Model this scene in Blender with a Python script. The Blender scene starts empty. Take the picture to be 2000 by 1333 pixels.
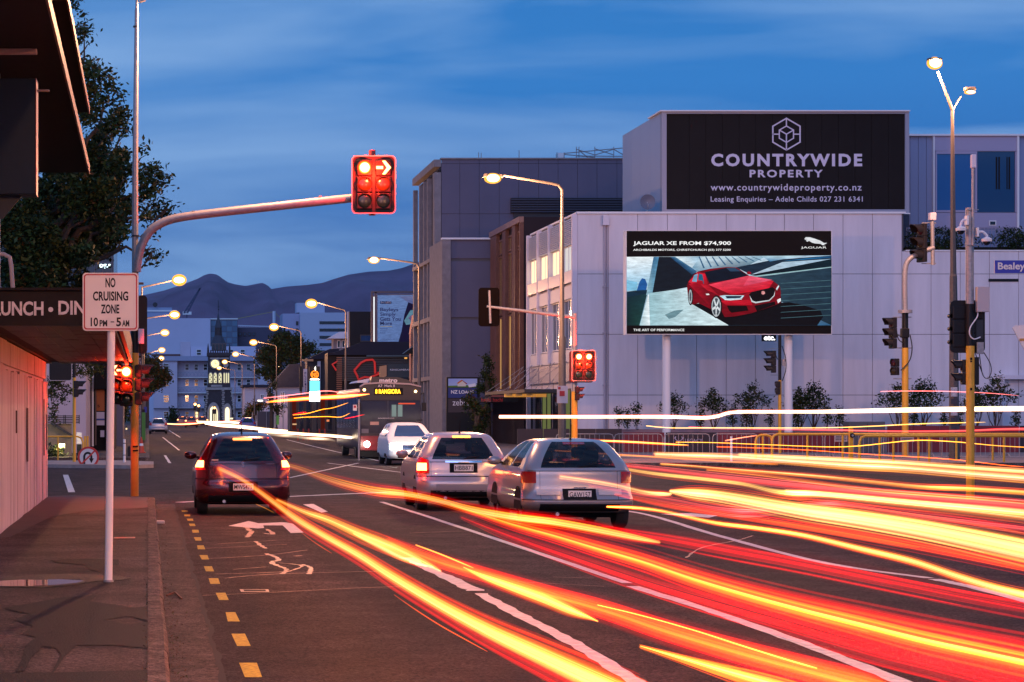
import bpy, bmesh, math, random
from mathutils import Vector, Matrix, noise
R = math.radians
sc = bpy.context.scene
col = sc.collection
random.seed(7)

# ------------------------------------------------------------------ camera
EYE = 1.75
FP = 4500.0          # focal length in photo pixels
VX, HY = 290.0, 815.0  # where the street vanishes
cd = bpy.data.cameras.new('camera')
cam = bpy.data.objects.new('camera', cd)
col.objects.link(cam)
cam.location = (0, 0, EYE)
cam.rotation_euler = (R(90), 0, 0)
cd.sensor_width = 36.0
cd.lens = 36.0 * FP / 2000.0
cd.shift_x = (1000 - VX) / 2000.0
cd.shift_y = (HY - 666.5) / 2000.0
cd.clip_start = 0.5
cd.clip_end = 40000
sc.camera = cam

# ------------------------------------------------------------------ world
w = bpy.data.worlds.new('World')
sc.world = w
w.use_nodes = True
nt = w.node_tree
nt.nodes.clear()
N = nt.nodes.new
L = nt.links.new
out = N('ShaderNodeOutputWorld')
bg = N('ShaderNodeBackground')
tc = N('ShaderNodeTexCoord')
sep = N('ShaderNodeSeparateXYZ')
L(tc.outputs['Generated'], sep.inputs[0])
ramp = N('ShaderNodeValToRGB')
L(sep.outputs['Z'], ramp.inputs[0])
e = ramp.color_ramp.elements
e[0].position = 0.0; e[0].color = (0.050, 0.120, 0.40, 1)
e[1].position = 1.0; e[1].color = (0.02, 0.12, 0.42, 1)
for p, c in ((0.045, (0.030, 0.118, 0.40, 1)), (0.09, (0.026, 0.172, 0.54, 1)), (0.14, (0.034, 0.235, 0.66, 1)), (0.3, (0.012, 0.18, 0.55, 1))):
    k = e.new(p); k.color = c
mp = N('ShaderNodeMapping'); mp.inputs['Scale'].default_value = (3.0, 3.0, 19.0)
mp.inputs['Rotation'].default_value = (0.0, 0.10, 0.0)
L(tc.outputs['Generated'], mp.inputs['Vector'])
nz = N('ShaderNodeTexNoise'); nz.inputs['Scale'].default_value = 1.6; nz.inputs['Detail'].default_value = 4.5
nz.inputs['Roughness'].default_value = 0.5; nz.inputs['Distortion'].default_value = 0.35
L(mp.outputs[0], nz.inputs['Vector'])
cr = N('ShaderNodeValToRGB')
cr.color_ramp.elements[0].position = 0.38; cr.color_ramp.elements[0].color = (0, 0, 0, 1)
cr.color_ramp.elements[1].position = 0.70; cr.color_ramp.elements[1].color = (1, 1, 1, 1)
L(nz.outputs['Fac'], cr.inputs[0])
mx = N('ShaderNodeMixRGB'); mx.blend_type = 'MIX'
mul = N('ShaderNodeMath'); mul.operation = 'MULTIPLY'; mul.inputs[1].default_value = 0.8
L(cr.outputs[0], mul.inputs[0]); L(mul.outputs[0], mx.inputs[0])
L(ramp.outputs[0], mx.inputs[1]); mx.inputs[2].default_value = (0.27, 0.49, 0.86, 1)
sky = N('ShaderNodeTexSky'); sky.sky_type = 'NISHITA'; sky.sun_disc = False
sky.sun_elevation = R(-2.5); sky.sun_rotation = R(200)
add = N('ShaderNodeMixRGB'); add.blend_type = 'ADD'; add.inputs[0].default_value = 0.05
L(mx.outputs[0], add.inputs[1]); L(sky.outputs[0], add.inputs[2])
bg.inputs['Strength'].default_value = 0.93
L(add.outputs[0], bg.inputs['Color'])
L(bg.outputs[0], out.inputs['Surface'])

# dusk afterglow from the bright sky behind the camera, wide and soft
sd = bpy.data.lights.new('sun', 'SUN')
sd.energy = 0.82; sd.angle = R(50); sd.color = (0.42, 0.52, 1.0)
sun = bpy.data.objects.new('sun', sd)
col.objects.link(sun)
sun.rotation_euler = (R(68), 0, R(-18))

sc.view_settings.view_transform = 'Standard'
sc.view_settings.look = 'None'
sc.view_settings.exposure = 0.0
sc.view_settings.gamma = 1.0
sc.view_settings.use_curve_mapping = False
sc.render.engine = 'CYCLES'
sc.cycles.use_denoising = True
sc.cycles.max_bounces = 5
sc.cycles.diffuse_bounces = 2
sc.cycles.glossy_bounces = 3
sc.cycles.transmission_bounces = 4
sc.cycles.transparent_max_bounces = 72
sc.cycles.sample_clamp_indirect = 6.0
sc.cycles.caustics_reflective = False
sc.cycles.caustics_refractive = False

# ------------------------------------------------------------------ helpers
def WX(px, Z): return (px - VX) * Z / FP
def WZ(py, Z): return EYE + (HY - py) * Z / FP
def GD(py, h=0.0): return (EYE - h) * FP / (py - HY)
def elev(Z):
    if Z < 120: return 0.0
    return min(0.75, (Z - 120) * 0.75 / 360)

MATS = {}
def mat(name, c, rough=0.6, metal=0.0, emit=None, es=0.0, var=0.0, vs=6.0, bump=0.0, bs=40.0, spec=0.5, coat=0.0,
        var2=None, stretch=(1, 1, 1)):
    if name in MATS: return MATS[name]
    m = bpy.data.materials.new(name); MATS[name] = m
    m.use_nodes = True
    n = m.node_tree; b = n.nodes['Principled BSDF']
    b.inputs['Base Color'].default_value = (*c, 1)
    b.inputs['Roughness'].default_value = rough
    b.inputs['Metallic'].default_value = metal
    b.inputs['Specular IOR Level'].default_value = spec
    b.inputs['Coat Weight'].default_value = coat
    if emit:
        b.inputs['Emission Color'].default_value = (*emit, 1)
        b.inputs['Emission Strength'].default_value = es
        m.cycles.emission_sampling = 'NONE'
    if var > 0 or bump > 0:
        t = n.nodes.new('ShaderNodeTexCoord')
        mpp = n.nodes.new('ShaderNodeMapping'); mpp.inputs['Scale'].default_value = stretch
        n.links.new(t.outputs['Object'], mpp.inputs[0])
        if var > 0:
            z = n.nodes.new('ShaderNodeTexNoise'); z.inputs['Scale'].default_value = vs; z.inputs['Detail'].default_value = 6
            z.inputs['Roughness'].default_value = 0.65
            n.links.new(mpp.outputs[0], z.inputs['Vector'])
            r = n.nodes.new('ShaderNodeValToRGB')
            r.color_ramp.elements[0].position = 0.3; r.color_ramp.elements[1].position = 0.7
            lo = tuple(max(0, x * (1 - var)) for x in c)
            hi = var2 if var2 else tuple(min(1, x * (1 + var)) for x in c)
            r.color_ramp.elements[0].color = (*lo, 1); r.color_ramp.elements[1].color = (*hi, 1)
            n.links.new(z.outputs['Fac'], r.inputs[0]); n.links.new(r.outputs[0], b.inputs['Base Color'])
        if bump > 0:
            z2 = n.nodes.new('ShaderNodeTexNoise'); z2.inputs['Scale'].default_value = bs; z2.inputs['Detail'].default_value = 4
            n.links.new(mpp.outputs[0], z2.inputs['Vector'])
            bm = n.nodes.new('ShaderNodeBump'); bm.inputs['Strength'].default_value = bump; bm.inputs['Distance'].default_value = 0.02
            n.links.new(z2.outputs['Fac'], bm.inputs['Height']); n.links.new(bm.outputs[0], b.inputs['Normal'])
    return m

def glow(name, c, s):
    if name in MATS: return MATS[name]
    m = bpy.data.materials.new(name); MATS[name] = m
    m.use_nodes = True
    n = m.node_tree; n.nodes.clear()
    o = n.nodes.new('ShaderNodeOutputMaterial'); e_ = n.nodes.new('ShaderNodeEmission')
    e_.inputs[0].default_value = (*c, 1); e_.inputs[1].default_value = s
    n.links.new(e_.outputs[0], o.inputs[0])
    m.cycles.emission_sampling = 'NONE'
    return m

ORG = {}
def thing(name, label, cat, org=(0, 0, 0), group=None):
    o = bpy.data.objects.new(name, None); col.objects.link(o)
    o.empty_display_size = 0.3
    o.location = org; o['label'] = label; o['category'] = cat
    if group: o['group'] = group
    ORG[o] = Vector(org)
    return o

def orgof(p):
    while p is not None:
        if p in ORG: return ORG[p]
        p = p.parent
    return Vector((0, 0, 0))

def tag(o, label, cat, group=None):
    o['label'] = label; o['category'] = cat
    if group: o['group'] = group
    return o

def FT(Y):   # frontal face at depth Y: (u across, o towards the street viewer, z)
    return lambda p: (p[0], Y - p[1], p[2])
def ST(X, k=1.0):   # side face at X looking towards -X: u is depth, k flattens the relief
    return lambda p: (X - p[1]*k, p[0], p[2])

class MB:
    def __init__(s, tf=None):
        s.v = []; s.f = []; s.m = []; s.tf = tf
    def add(s, vs, fs, mi=0):
        b = len(s.v)
        s.v += [tuple(s.tf(p)) if s.tf else tuple(p) for p in vs]
        for f in fs:
            s.f.append(tuple(i + b for i in f)); s.m.append(mi)
        return s
    def box(s, x0, x1, y0, y1, z0, z1, mi=0):
        vs = [(x, y, z) for x in (x0, x1) for y in (y0, y1) for z in (z0, z1)]
        return s.add(vs, [(0, 1, 3, 2), (4, 6, 7, 5), (0, 4, 5, 1), (2, 3, 7, 6), (0, 2, 6, 4), (1, 5, 7, 3)], mi)
    def bbox(s, x0, x1, y0, y1, z0, z1, b=0.01, mi=0):   # box with chamfered vertical and horizontal edges
        bm = bmesh.new()
        bmesh.ops.create_cube(bm, size=1)
        for v in bm.verts:
            v.co = Vector(((x0 + x1) / 2 + v.co.x * (x1 - x0), (y0 + y1) / 2 + v.co.y * (y1 - y0), (z0 + z1) / 2 + v.co.z * (z1 - z0)))
        bmesh.ops.bevel(bm, geom=bm.edges[:], offset=b, segments=2, affect='EDGES', profile=0.5)
        bm.verts.index_update()
        s.add([v.co[:] for v in bm.verts], [tuple(v.index for v in f.verts) for f in bm.faces], mi)
        bm.free()
        return s
    def fbox(s, px0, px1, py0, py1, Z, d, mi=0):  # by photo extents on a frontal plane at depth Z
        return s.box(WX(px0, Z), WX(px1, Z), Z, Z + d, WZ(py1, Z), WZ(py0, Z), mi)
    def prism(s, poly, axis, a0, a1, mi=0):
        # poly = 2D points; axis 'y' -> (x,z), 'x' -> (y,z), 'z' -> (x,y)
        n = len(poly)
        def P(q, a):
            return (q[0], a, q[1]) if axis == 'y' else (a, q[0], q[1]) if axis == 'x' else (q[0], q[1], a)
        vs = [P(q, a0) for q in poly] + [P(q, a1) for q in poly]
        fs = [tuple(range(n)), tuple(range(2 * n - 1, n - 1, -1))]
        fs += [(i, (i + 1) % n, n + (i + 1) % n, n + i) for i in range(n)]
        return s.add(vs, fs, mi)
    def tube(s, pts, rad, n=10, mi=0, cap=True):
        pts = [Vector(p) for p in pts]
        if not hasattr(rad, '__len__'): rad = [rad] * len(pts)
        vs = []; fs = []
        up = None
        for i, p in enumerate(pts):
            t = (pts[min(i + 1, len(pts) - 1)] - pts[max(i - 1, 0)])
            if t.length < 1e-9: t = Vector((0, 0, 1))
            t.normalize()
            if up is None:
                up = Vector((0, 0, 1)) if abs(t.z) < 0.9 else Vector((0, 1, 0))
            a = t.cross(up)
            if a.length < 1e-6: a = t.cross(Vector((1, 0, 0)))
            a.normalize(); b = a.cross(t).normalized(); up = b
            for k in range(n):
                q = 2 * math.pi * (k + .5) / n
                vs.append(tuple(p + a * (math.cos(q) * rad[i]) + b * (math.sin(q) * rad[i])))
        for i in range(len(pts) - 1):
            for k in range(n):
                k2 = (k + 1) % n
                fs.append((i * n + k, i * n + k2, (i + 1) * n + k2, (i + 1) * n + k))
        if cap:
            fs.append(tuple(range(n - 1, -1, -1))); fs.append(tuple((len(pts) - 1) * n + k for k in range(n)))
        return s.add(vs, fs, mi)
    def disc(s, c, r, n=20, axis='y', d=0.02, mi=0):
        pl = [(math.cos(2 * math.pi * k / n) * r, math.sin(2 * math.pi * k / n) * r) for k in range(n)]
        if axis == 'y': return s.prism([(c[0] + a, c[2] + b) for a, b in pl], 'y', c[1], c[1] + d, mi)
        if axis == 'x': return s.prism([(c[1] + a, c[2] + b) for a, b in pl], 'x', c[0], c[0] + d, mi)
        return s.prism([(c[0] + a, c[1] + b) for a, b in pl], 'z', c[2], c[2] + d, mi)
    def build(s, name, mats, parent=None, smooth=False, recalc=False):
        o_ = orgof(parent)
        me = bpy.data.meshes.new(name)
        me.from_pydata([(x - o_.x, y - o_.y, z - o_.z) for x, y, z in s.v], [], s.f)
        if not isinstance(mats, (list, tuple)): mats = [mats]
        for q in mats: me.materials.append(q)
        if len(mats) > 1: me.polygons.foreach_set('material_index', s.m)
        if recalc:
            bm = bmesh.new(); bm.from_mesh(me); bmesh.ops.recalc_face_normals(bm, faces=bm.faces[:]); bm.to_mesh(me); bm.free()
        if smooth:
            me.polygons.foreach_set('use_smooth', [True] * len(me.polygons))
            me.set_sharp_from_angle(angle=R(40))
        me.update()
        ob = bpy.data.objects.new(name, me); col.objects.link(ob)
        ob.parent = parent
        return ob

def share(o, name, parent, dx=0, dy=0, dz=0):   # another piece on the same mesh data
    c = bpy.data.objects.new(name, o.data); col.objects.link(c); c.parent = parent
    c.location = (o.location.x + dx, o.location.y + dy, o.location.z + dz)
    return c

def copy_tree(o, loc=None, label=None, rot=None):
    def rec(a, par):
        c = a.copy(); col.objects.link(c); c.parent = par
        for ch in a.children: rec(ch, c)
        return c
    c = rec(o, None)
    if loc is not None: c.location = loc
    if rot is not None: c.rotation_euler = (0, 0, rot)
    if label: c['label'] = label
    return c

def structure(o): o['kind'] = 'structure'; return o
def stuff(o): o['kind'] = 'stuff'; return o

_tcache = {}
def text(parent, body, x0, x1, z0, z1, y, m, bold=0.0, tf=None, name='lettering', d=0.004, mirror=False, space=1.0):
    key = (body, bold, space)
    if key not in _tcache:
        cu = bpy.data.curves.new('t', 'FONT'); cu.body = body; cu.offset = bold; cu.space_character = space; cu.resolution_u = 3
        cu.align_x = 'CENTER'
        to = bpy.data.objects.new('t', cu); col.objects.link(to)
        dg = bpy.context.evaluated_depsgraph_get(); dg.update()
        me = bpy.data.meshes.new_from_object(to.evaluated_get(dg))
        _tcache[key] = ([tuple(v.co) for v in me.vertices], [tuple(p.vertices) for p in me.polygons])
        bpy.data.objects.remove(to); bpy.data.curves.remove(cu); bpy.data.meshes.remove(me)
    vs, fs = _tcache[key]
    ax = min(v[0] for v in vs); bx = max(v[0] for v in vs); ay = min(v[1] for v in vs); by = max(v[1] for v in vs)
    mb = MB(tf)
    q = []
    for v in vs:
        u = (v[0] - ax) / (bx - ax); t = (v[1] - ay) / (by - ay)
        if mirror: u = 1 - u
        q.append((x0 + u * (x1 - x0), (y if tf else y), z0 + t * (z1 - z0)))
    mb.add(q, fs)
    return mb.build(name, m, parent)

def ptext(parent, body, px0, px1, py0, py1, Z, m, bold=0.0, name='lettering', space=1.0):
    return text(parent, body, WX(px0, Z), WX(px1, Z), WZ(py1, Z), WZ(py0, Z), Z, m, bold, name=name, space=space)

def rrect(cx, cz, hw, hh, r, n=5):
    pts = []
    for (sx, sz, a0) in ((1, 1, 0), (-1, 1, 90), (-1, -1, 180), (1, -1, 270)):
        for k in range(n + 1):
            a = R(a0 + 90 * k / n)
            pts.append((cx + sx * (hw - r) + math.cos(a) * r, cz + sz * (hh - r) + math.sin(a) * r))
    return pts

def catmull(P, n=8):
    P = [list(p) for p in P]
    Q = [P[0]] + P + [P[-1]]
    outp = []
    for i in range(1, len(Q) - 2):
        for k in range(n):
            t = k / n
            outp.append([0.5 * ((2 * Q[i][d]) + (-Q[i-1][d] + Q[i+1][d]) * t + (2*Q[i-1][d] - 5*Q[i][d] + 4*Q[i+1][d] - Q[i+2][d]) * t*t
                         + (-Q[i-1][d] + 3*Q[i][d] - 3*Q[i+1][d] + Q[i+2][d]) * t**3) for d in range(len(Q[i]))])
    outp.append(P[-1])
    return outp

def poster(parent, name, x0, x1, z0, z1, y, W, H, polys, em=0.0, tf=None):
    """flat print: coloured areas of a picture in picture units (0..W, 0..H downwards); each colour may be one tuple or one per corner"""
    mb = MB(tf); cols = []
    for i, (c, pts) in enumerate(polys):
        q = [(x0 + p[0] / W * (x1 - x0), (y - 0.003 * i if not tf else y + 0.003 * i), z1 - p[1] / H * (z1 - z0)) for p in pts]
        mb.add(q, [tuple(range(len(q)))])
        cols += [c] * len(pts) if not isinstance(c[0], (tuple, list)) else list(c)
    key = 'print_%s' % ('lit' if em else 'flat') + str(em)
    if key not in MATS:
        m = bpy.data.materials.new(key); MATS[key] = m; m.use_nodes = True
        n = m.node_tree; b = n.nodes['Principled BSDF']; a = n.nodes.new('ShaderNodeVertexColor'); a.layer_name = 'print'
        b.inputs['Roughness'].default_value = 0.5; b.inputs['Specular IOR Level'].default_value = 0.0 if em else .3
        if em:
            tz = n.nodes.new('ShaderNodeTexCoord'); zz = n.nodes.new('ShaderNodeTexNoise'); zz.inputs['Scale'].default_value = 2.2; zz.inputs['Detail'].default_value = 8; zz.inputs['Roughness'].default_value = .7
            ma = n.nodes.new('ShaderNodeMapping'); ma.inputs['Scale'].default_value = (.8, 1, 3.5); ma.inputs['Rotation'].default_value = (0, .12, 0)
            n.links.new(tz.outputs['Object'], ma.inputs[0]); n.links.new(ma.outputs[0], zz.inputs['Vector'])
            rr_ = n.nodes.new('ShaderNodeMapRange'); rr_.inputs[1].default_value = .3; rr_.inputs[2].default_value = .7; rr_.inputs[3].default_value = .62; rr_.inputs[4].default_value = 1.3
            n.links.new(zz.outputs['Fac'], rr_.inputs[0]); sc_ = n.nodes.new('ShaderNodeVectorMath'); sc_.operation = 'SCALE'
            n.links.new(a.outputs[0], sc_.inputs[0]); n.links.new(rr_.outputs[0], sc_.inputs['Scale']); n.links.new(sc_.outputs[0], b.inputs['Emission Color']); b.inputs['Emission Strength'].default_value = em
            b.inputs['Base Color'].default_value = (0.01, 0.01, 0.01, 1)
            m.cycles.emission_sampling = 'NONE'
        else:
            n.links.new(a.outputs[0], b.inputs['Base Color'])
    o = mb.build(name, MATS[key], parent)
    at = o.data.color_attributes.new('print', 'FLOAT_COLOR', 'POINT')
    for i, c in enumerate(cols): at.data[i].color = (*c, 1)
    return o

def S8(r, g, b):   # 8-bit display colour to linear
    f = lambda x: (x / 255) / 12.92 if x <= 10 else ((x / 255 + 0.055) / 1.055) ** 2.4
    return (f(r), f(g), f(b))

# ------------------------------------------------------------------ materials
M_asph = mat('asphalt', (0.038, 0.025, 0.025), 0.8, var=0.5, vs=1.3, bump=1.0, bs=45, spec=0.12, var2=(0.062, 0.042, 0.042))
M_asph2 = mat('footpath_asphalt', (0.056, 0.037, 0.031), 0.75, var=0.5, vs=0.8, bump=1.0, bs=45, spec=.15, var2=(0.115, 0.078, 0.068))
M_gut = mat('gutter_concrete', (0.055, 0.042, 0.038), 0.75, spec=.15, var=0.5, vs=2.2, bump=0.9, bs=60, var2=(0.10, 0.075, 0.066))
M_kerb = mat('kerb_concrete', (0.115, 0.085, 0.070), 0.8, spec=.15, var=0.5, vs=5, bump=0.8, bs=70)
M_conc = mat('concrete', (0.30, 0.28, 0.27), 0.85, var=0.15, vs=2)
M_paintw = mat('white_road_paint', (0.55, 0.53, 0.52), 0.6, var=0.35, vs=9)
M_painty = mat('yellow_road_paint', (0.44, 0.33, 0.012), 0.7, spec=.2, var=0.5, vs=26)
M_black = mat('black_paint', (0.010, 0.010, 0.011), 0.45, spec=.25)
M_blackm = mat('matt_black', (0.012, 0.012, 0.013), 0.8, spec=.15)
M_rub = mat('rubber', (0.02, 0.02, 0.02), 0.8)
M_galv = mat('galvanised_steel', (0.32, 0.30, 0.30), 0.5, 0.35, var=0.18, vs=14)
M_yel = mat('yellow_pole_paint', (0.66, 0.34, 0.025), 0.4, var=0.12, vs=5)
M_white = mat('white_paint', (0.78, 0.76, 0.76), 0.5)
M_steel = mat('steel', (0.5, 0.5, 0.52), 0.3, 0.9)
M_chrome = mat('chrome', (0.8, 0.8, 0.82), 0.12, 1.0)
M_dgrey = mat('dark_grey_metal', (0.035, 0.035, 0.04), 0.5, spec=.3)
M_glass = mat('dark_glass', (0.012, 0.016, 0.025), 0.06, spec=0.8)
M_red = mat('red_paint', (0.45, 0.02, 0.02), 0.4)
M_wood = mat('timber', (0.16, 0.06, 0.03), 0.6, var=0.3, vs=8)
G_white = glow('lit_white', (1.0, 0.95, 0.85), 6.0)
G_warm = glow('lit_sodium', (1.0, 0.70, 0.32), 14.0)
G_lampw = glow('lit_sodium_glow', (1.0, 0.62, 0.22), 9.0)
G_red = glow('lit_red', (1.0, 0.05, 0.015), 4.0)
G_redhot = glow('lit_red_hot', (1.0, 0.42, 0.14), 7.0)
G_yell = glow('lit_amber', (1.0, 0.55, 0.06), 3.0)
G_win = glow('lit_window', (1.0, 0.72, 0.36), 1.6)
G_winw = glow('lit_window_white', (0.85, 0.95, 1.0), 1.3)

def grain(m, lo, scale, stretch=None):   # aggregate: fine light and dark stones over the base colour
    n = m.node_tree; b = n.nodes['Principled BSDF']; src = b.inputs['Base Color'].links[0].from_socket
    t = n.nodes.new('ShaderNodeTexCoord'); v = n.nodes.new('ShaderNodeTexVoronoi'); v.inputs['Scale'].default_value = scale
    n.links.new(t.outputs['Object'], v.inputs['Vector'])
    r = n.nodes.new('ShaderNodeMapRange'); r.inputs[3].default_value = lo; r.inputs[4].default_value = 2 - lo
    sx = n.nodes.new('ShaderNodeSeparateColor'); n.links.new(v.outputs['Color'], sx.inputs[0]); n.links.new(sx.outputs[0], r.inputs[0])
    z = n.nodes.new('ShaderNodeTexNoise'); z.inputs['Scale'].default_value = .55; z.inputs['Detail'].default_value = 5
    mp2 = n.nodes.new('ShaderNodeMapping'); mp2.inputs['Scale'].default_value = (2.2, .12, 1); n.links.new(t.outputs['Object'], mp2.inputs[0]); n.links.new(mp2.outputs[0], z.inputs['Vector'])
    r2 = n.nodes.new('ShaderNodeMapRange'); r2.inputs[1].default_value = .3; r2.inputs[2].default_value = .7; r2.inputs[3].default_value = .72; r2.inputs[4].default_value = 1.25
    n.links.new(z.outputs['Fac'], r2.inputs[0])
    mm = n.nodes.new('ShaderNodeMath'); mm.operation = 'MULTIPLY'; n.links.new(r.outputs[0], mm.inputs[0]); n.links.new(r2.outputs[0], mm.inputs[1])
    x = n.nodes.new('ShaderNodeVectorMath'); x.operation = 'SCALE'; n.links.new(src, x.inputs[0]); n.links.new(mm.outputs[0], x.inputs['Scale'])
    n.links.new(x.outputs[0], b.inputs['Base Color'])
grain(M_asph, .05, 55); grain(M_asph2, .3, 55); grain(M_gut, .2, 50); grain(M_kerb, .4, 50)
M_lampost = mat('lamp_post_steel', (.10, .085, .08), .6, .3, var=.2, vs=14)
# ------------------------------------------------------------------ ground
g = MB()
ys = [-60, 0, 60, 120, 200, 280, 360, 480, 900, 2500, 6000, 14000]
for i in range(len(ys) - 1):
    a, b = ys[i], ys[i + 1]
    W_ = 400 if b <= 900 else 8000
    za, zb = elev(a) - 0.05, elev(b) - 0.05
    g.add([(-W_, a, za), (W_, a, za), (W_, b, zb), (-W_, b, zb)], [(0, 1, 2, 3)])
structure(g.build('ground', mat('ground_soil', (0.06, 0.055, 0.05), 0.9, var=0.3, vs=0.05)))
g = MB()
ys = [-30, 0, 15, 30, 45, 60, 80, 100, 120] + list(range(140, 500, 20)) + [520]
for i in range(len(ys) - 1):
    a, b = ys[i], ys[i + 1]
    xs = [-60, -12, 0, 12, 24, 70] if a < 100 else [0.0, 14]
    for j in range(len(xs) - 1):
        g.add([(xs[j], a, elev(a)), (xs[j+1], a, elev(a)), (xs[j+1], b, elev(b)), (xs[j], b, elev(b))], [(0, 1, 2, 3)])
road = structure(g.build('road', M_asph))

def strip(pts, width, name, m, parent, z=0.004, jag=0.0):
    """painted line laid on the road along ground points given in photo pixels"""
    P = catmull([(WX(px, GD(py)), GD(py)) for px, py in pts], 10)
    mb = MB(); vs = []
    for i, p in enumerate(P):
        a = P[max(i-1, 0)]; b = P[min(i+1, len(P)-1)]
        tx, ty = b[0]-a[0], b[1]-a[1]; l = math.hypot(tx, ty) or 1
        nx, ny = -ty/l, tx/l
        j1 = random.uniform(-jag, jag); j2 = random.uniform(-jag, jag)
        vs += [(p[0]+nx*(width/2+j1), p[1]+ny*(width/2+j1), z+elev(p[1])), (p[0]-nx*(width/2+j2), p[1]-ny*(width/2+j2), z+elev(p[1]))]
    mb.add(vs, [(2*i, 2*i+1, 2*i+3, 2*i+2) for i in range(len(P)-1)])
    return mb.build(name, m, parent)

# lane lines
strip([(745, 981), (830, 1008), (1000, 1064), (1225, 1140)], 0.11, 'lane_line', M_paintw, road, jag=0.006)
strip([(1235, 1146), (1400, 1198), (1600, 1270), (1790, 1345)], 0.13, 'lane_line', M_paintw, road, jag=0.012)
strip([(1130, 990), (1250, 1003), (1400, 1046), (1600, 1098), (1815, 1130)], 0.12, 'lane_line', M_paintw, road, jag=0.006)
strip([(1825, 1132), (1900, 1148), (2030, 1182)], 0.14, 'lane_line', M_paintw, road, jag=0.01)
strip([(795, 1090), (860, 1122), (930, 1155)], 0.16, 'lane_line', M_paintw, road, jag=0.03)
strip([(938, 1160), (1020, 1205), (1130, 1262), (1260, 1345)], 0.13, 'lane_line', M_paintw, road, jag=0.014)
strip([(140, 962), (128, 928)], 0.16, 'lane_line', M_paintw, road)
for q in (((560, 935), (700, 905)), ((350, 880), (318, 858)), ((352, 858), (330, 846)), ((332, 905), (322, 890)),
          ((640, 905), (900, 938)), ((560, 862), (760, 905)), ((1000, 962), (1130, 990))):
    strip(list(q), 0.10, 'lane_line', M_paintw, road, jag=0.01)
strip([(350, 982), (470, 975), (640, 967), (760, 962)], 0.25, 'stop_line', M_paintw, road, jag=0.02)
for a, b in (((378, 982), (640, 972)),): pass
# yellow broken kerbside lines
for (cx, cy, w_, h_) in ((490, 1310, 38, 28), (471, 1251, 30, 24), (453.5, 1206, 25, 18), (435, 1166, 22, 14), (418.5, 1136, 20, 11), (408.5, 1112, 18, 10),
                         (399, 1089.5, 17, 8.5), (392.5, 1070, 16, 7.5), (386.5, 1053.5, 15, 6.5), (381.5, 1038.5, 14.5, 5.5), (375.5, 1026, 14, 4.6), (371, 1016, 13, 4), (366, 1007.5, 12, 3.4), (361, 999, 12, 3)):
    ya, yb = GD(cy + h_/2), GD(cy - h_/2)
    wd = w_ * GD(cy) / FP * 0.88; xc = WX(cx, GD(cy))
    mb = MB(); j = lambda: random.uniform(-.008, .008)
    mb.add([(xc-wd/2+j(), ya, .004), (xc, ya+j(), .004), (xc+wd/2+j(), ya, .004), (xc+wd/2+j(), yb, .004), (xc, yb+j(), .004), (xc-wd/2+j(), yb, .004)], [(0, 1, 2, 3, 4, 5)])
    mb.build('yellow_dash', M_painty, road)
def gpoly(pts, name, m, z=0.004, h=0.0, parent=None):
    mb = MB(); mb.add([(WX(px, GD(py, h)), GD(py, h), h + z) for px, py in pts], [tuple(range(len(pts)))])
    return mb.build(name, m, parent or road)
gpoly([(446, 1028), (486, 1018.5), (505, 1023), (548, 1021), (560, 1021.5), (572, 1024), (593, 1041), (568, 1042), (552, 1027), (514, 1027), (516, 1032), (503, 1033)], 'turn_arrow', M_paintw)
gpoly([(592, 986), (612, 985), (640, 1000), (628, 1002)], 'turn_arrow', M_paintw)
gpoly([(1290, 1005), (1350, 1003), (1402, 1008), (1385, 1012)], 'turn_arrow', M_paintw)
# crack seal squiggles and patches in the carriageway
M_seal = mat('shiny_crack_sealant', (0.42, 0.24, 0.10), 0.45, var=0.5, vs=4)
for q, wd in ((((405, 1092), (520, 1085), (600, 1075)), .02), (((420, 1122), (545, 1118), (560, 1112)), .02), (((455, 1113), (520, 1108)), .018),
              (((440, 1130), (540, 1122), (760, 1116)), .022), (((520, 1082), (545, 1093), (530, 1100), (558, 1112), (552, 1122)), .06),
              (((590, 1103), (608, 1110), (602, 1122)), .05), (((480, 1030), (490, 1040), (482, 1050)), .08), (((520, 1034), (534, 1044), (515, 1042)), .06),
              (((500, 1058), (512, 1068), (520, 1072)), .05), (((400, 1072), (560, 1064)), .02), (((425, 1063), (540, 1056)), .02),
              (((395, 1164), (530, 1158), (680, 1150), (790, 1146)), .014), (((545, 1100), (590, 1106), (560, 1118)), .03),
              (((800, 1042), (900, 1038)), .02), (((1010, 1137), (1180, 1146)), .015), (((1080, 1128), (1160, 1130)), .015), (((575, 1087), (590, 1086)), .06),
              (((1340, 1090), (1372, 1070), (1440, 1056), (1470, 1047)), .03)):
    strip(list(q), wd, 'crack_sealant', M_seal, road, z=0.003, jag=wd * .3)
M_new = mat('newer_dark_asphalt', (.022, .017, .020), .8, var=.35, vs=1.5, bump=1.0, bs=45, spec=.12, var2=(.036, .027, .030)); grain(M_new, .05, 55)
gpoly([(325, 1164), (400, 1163), (600, 1156), (800, 1149), (905, 1145), (960, 1172), (1050, 1222), (1160, 1280), (1290, 1360), (440, 1360), (385, 1240)], 'asphalt_patch', M_new, .002)
gpoly([(1000, 1066), (1125, 1100), (1235, 1136), (1400, 1190), (1600, 1262), (1800, 1345), (2100, 1380), (2100, 1200), (1850, 1145), (1600, 1105), (1350, 1055), (1100, 1035)], 'asphalt_patch', M_new, .002)
# small service cover in the lane
gpoly([(468, 1152), (524, 1152), (526, 1157), (471, 1157)], 'service_cover', mat('cover_frame', (0.35, 0.28, 0.2), 0.5), 0.003)
gpoly([(475, 1153.2), (518, 1153.2), (520, 1156.2), (477, 1156.2)], 'service_cover', M_blackm, 0.006)

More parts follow.
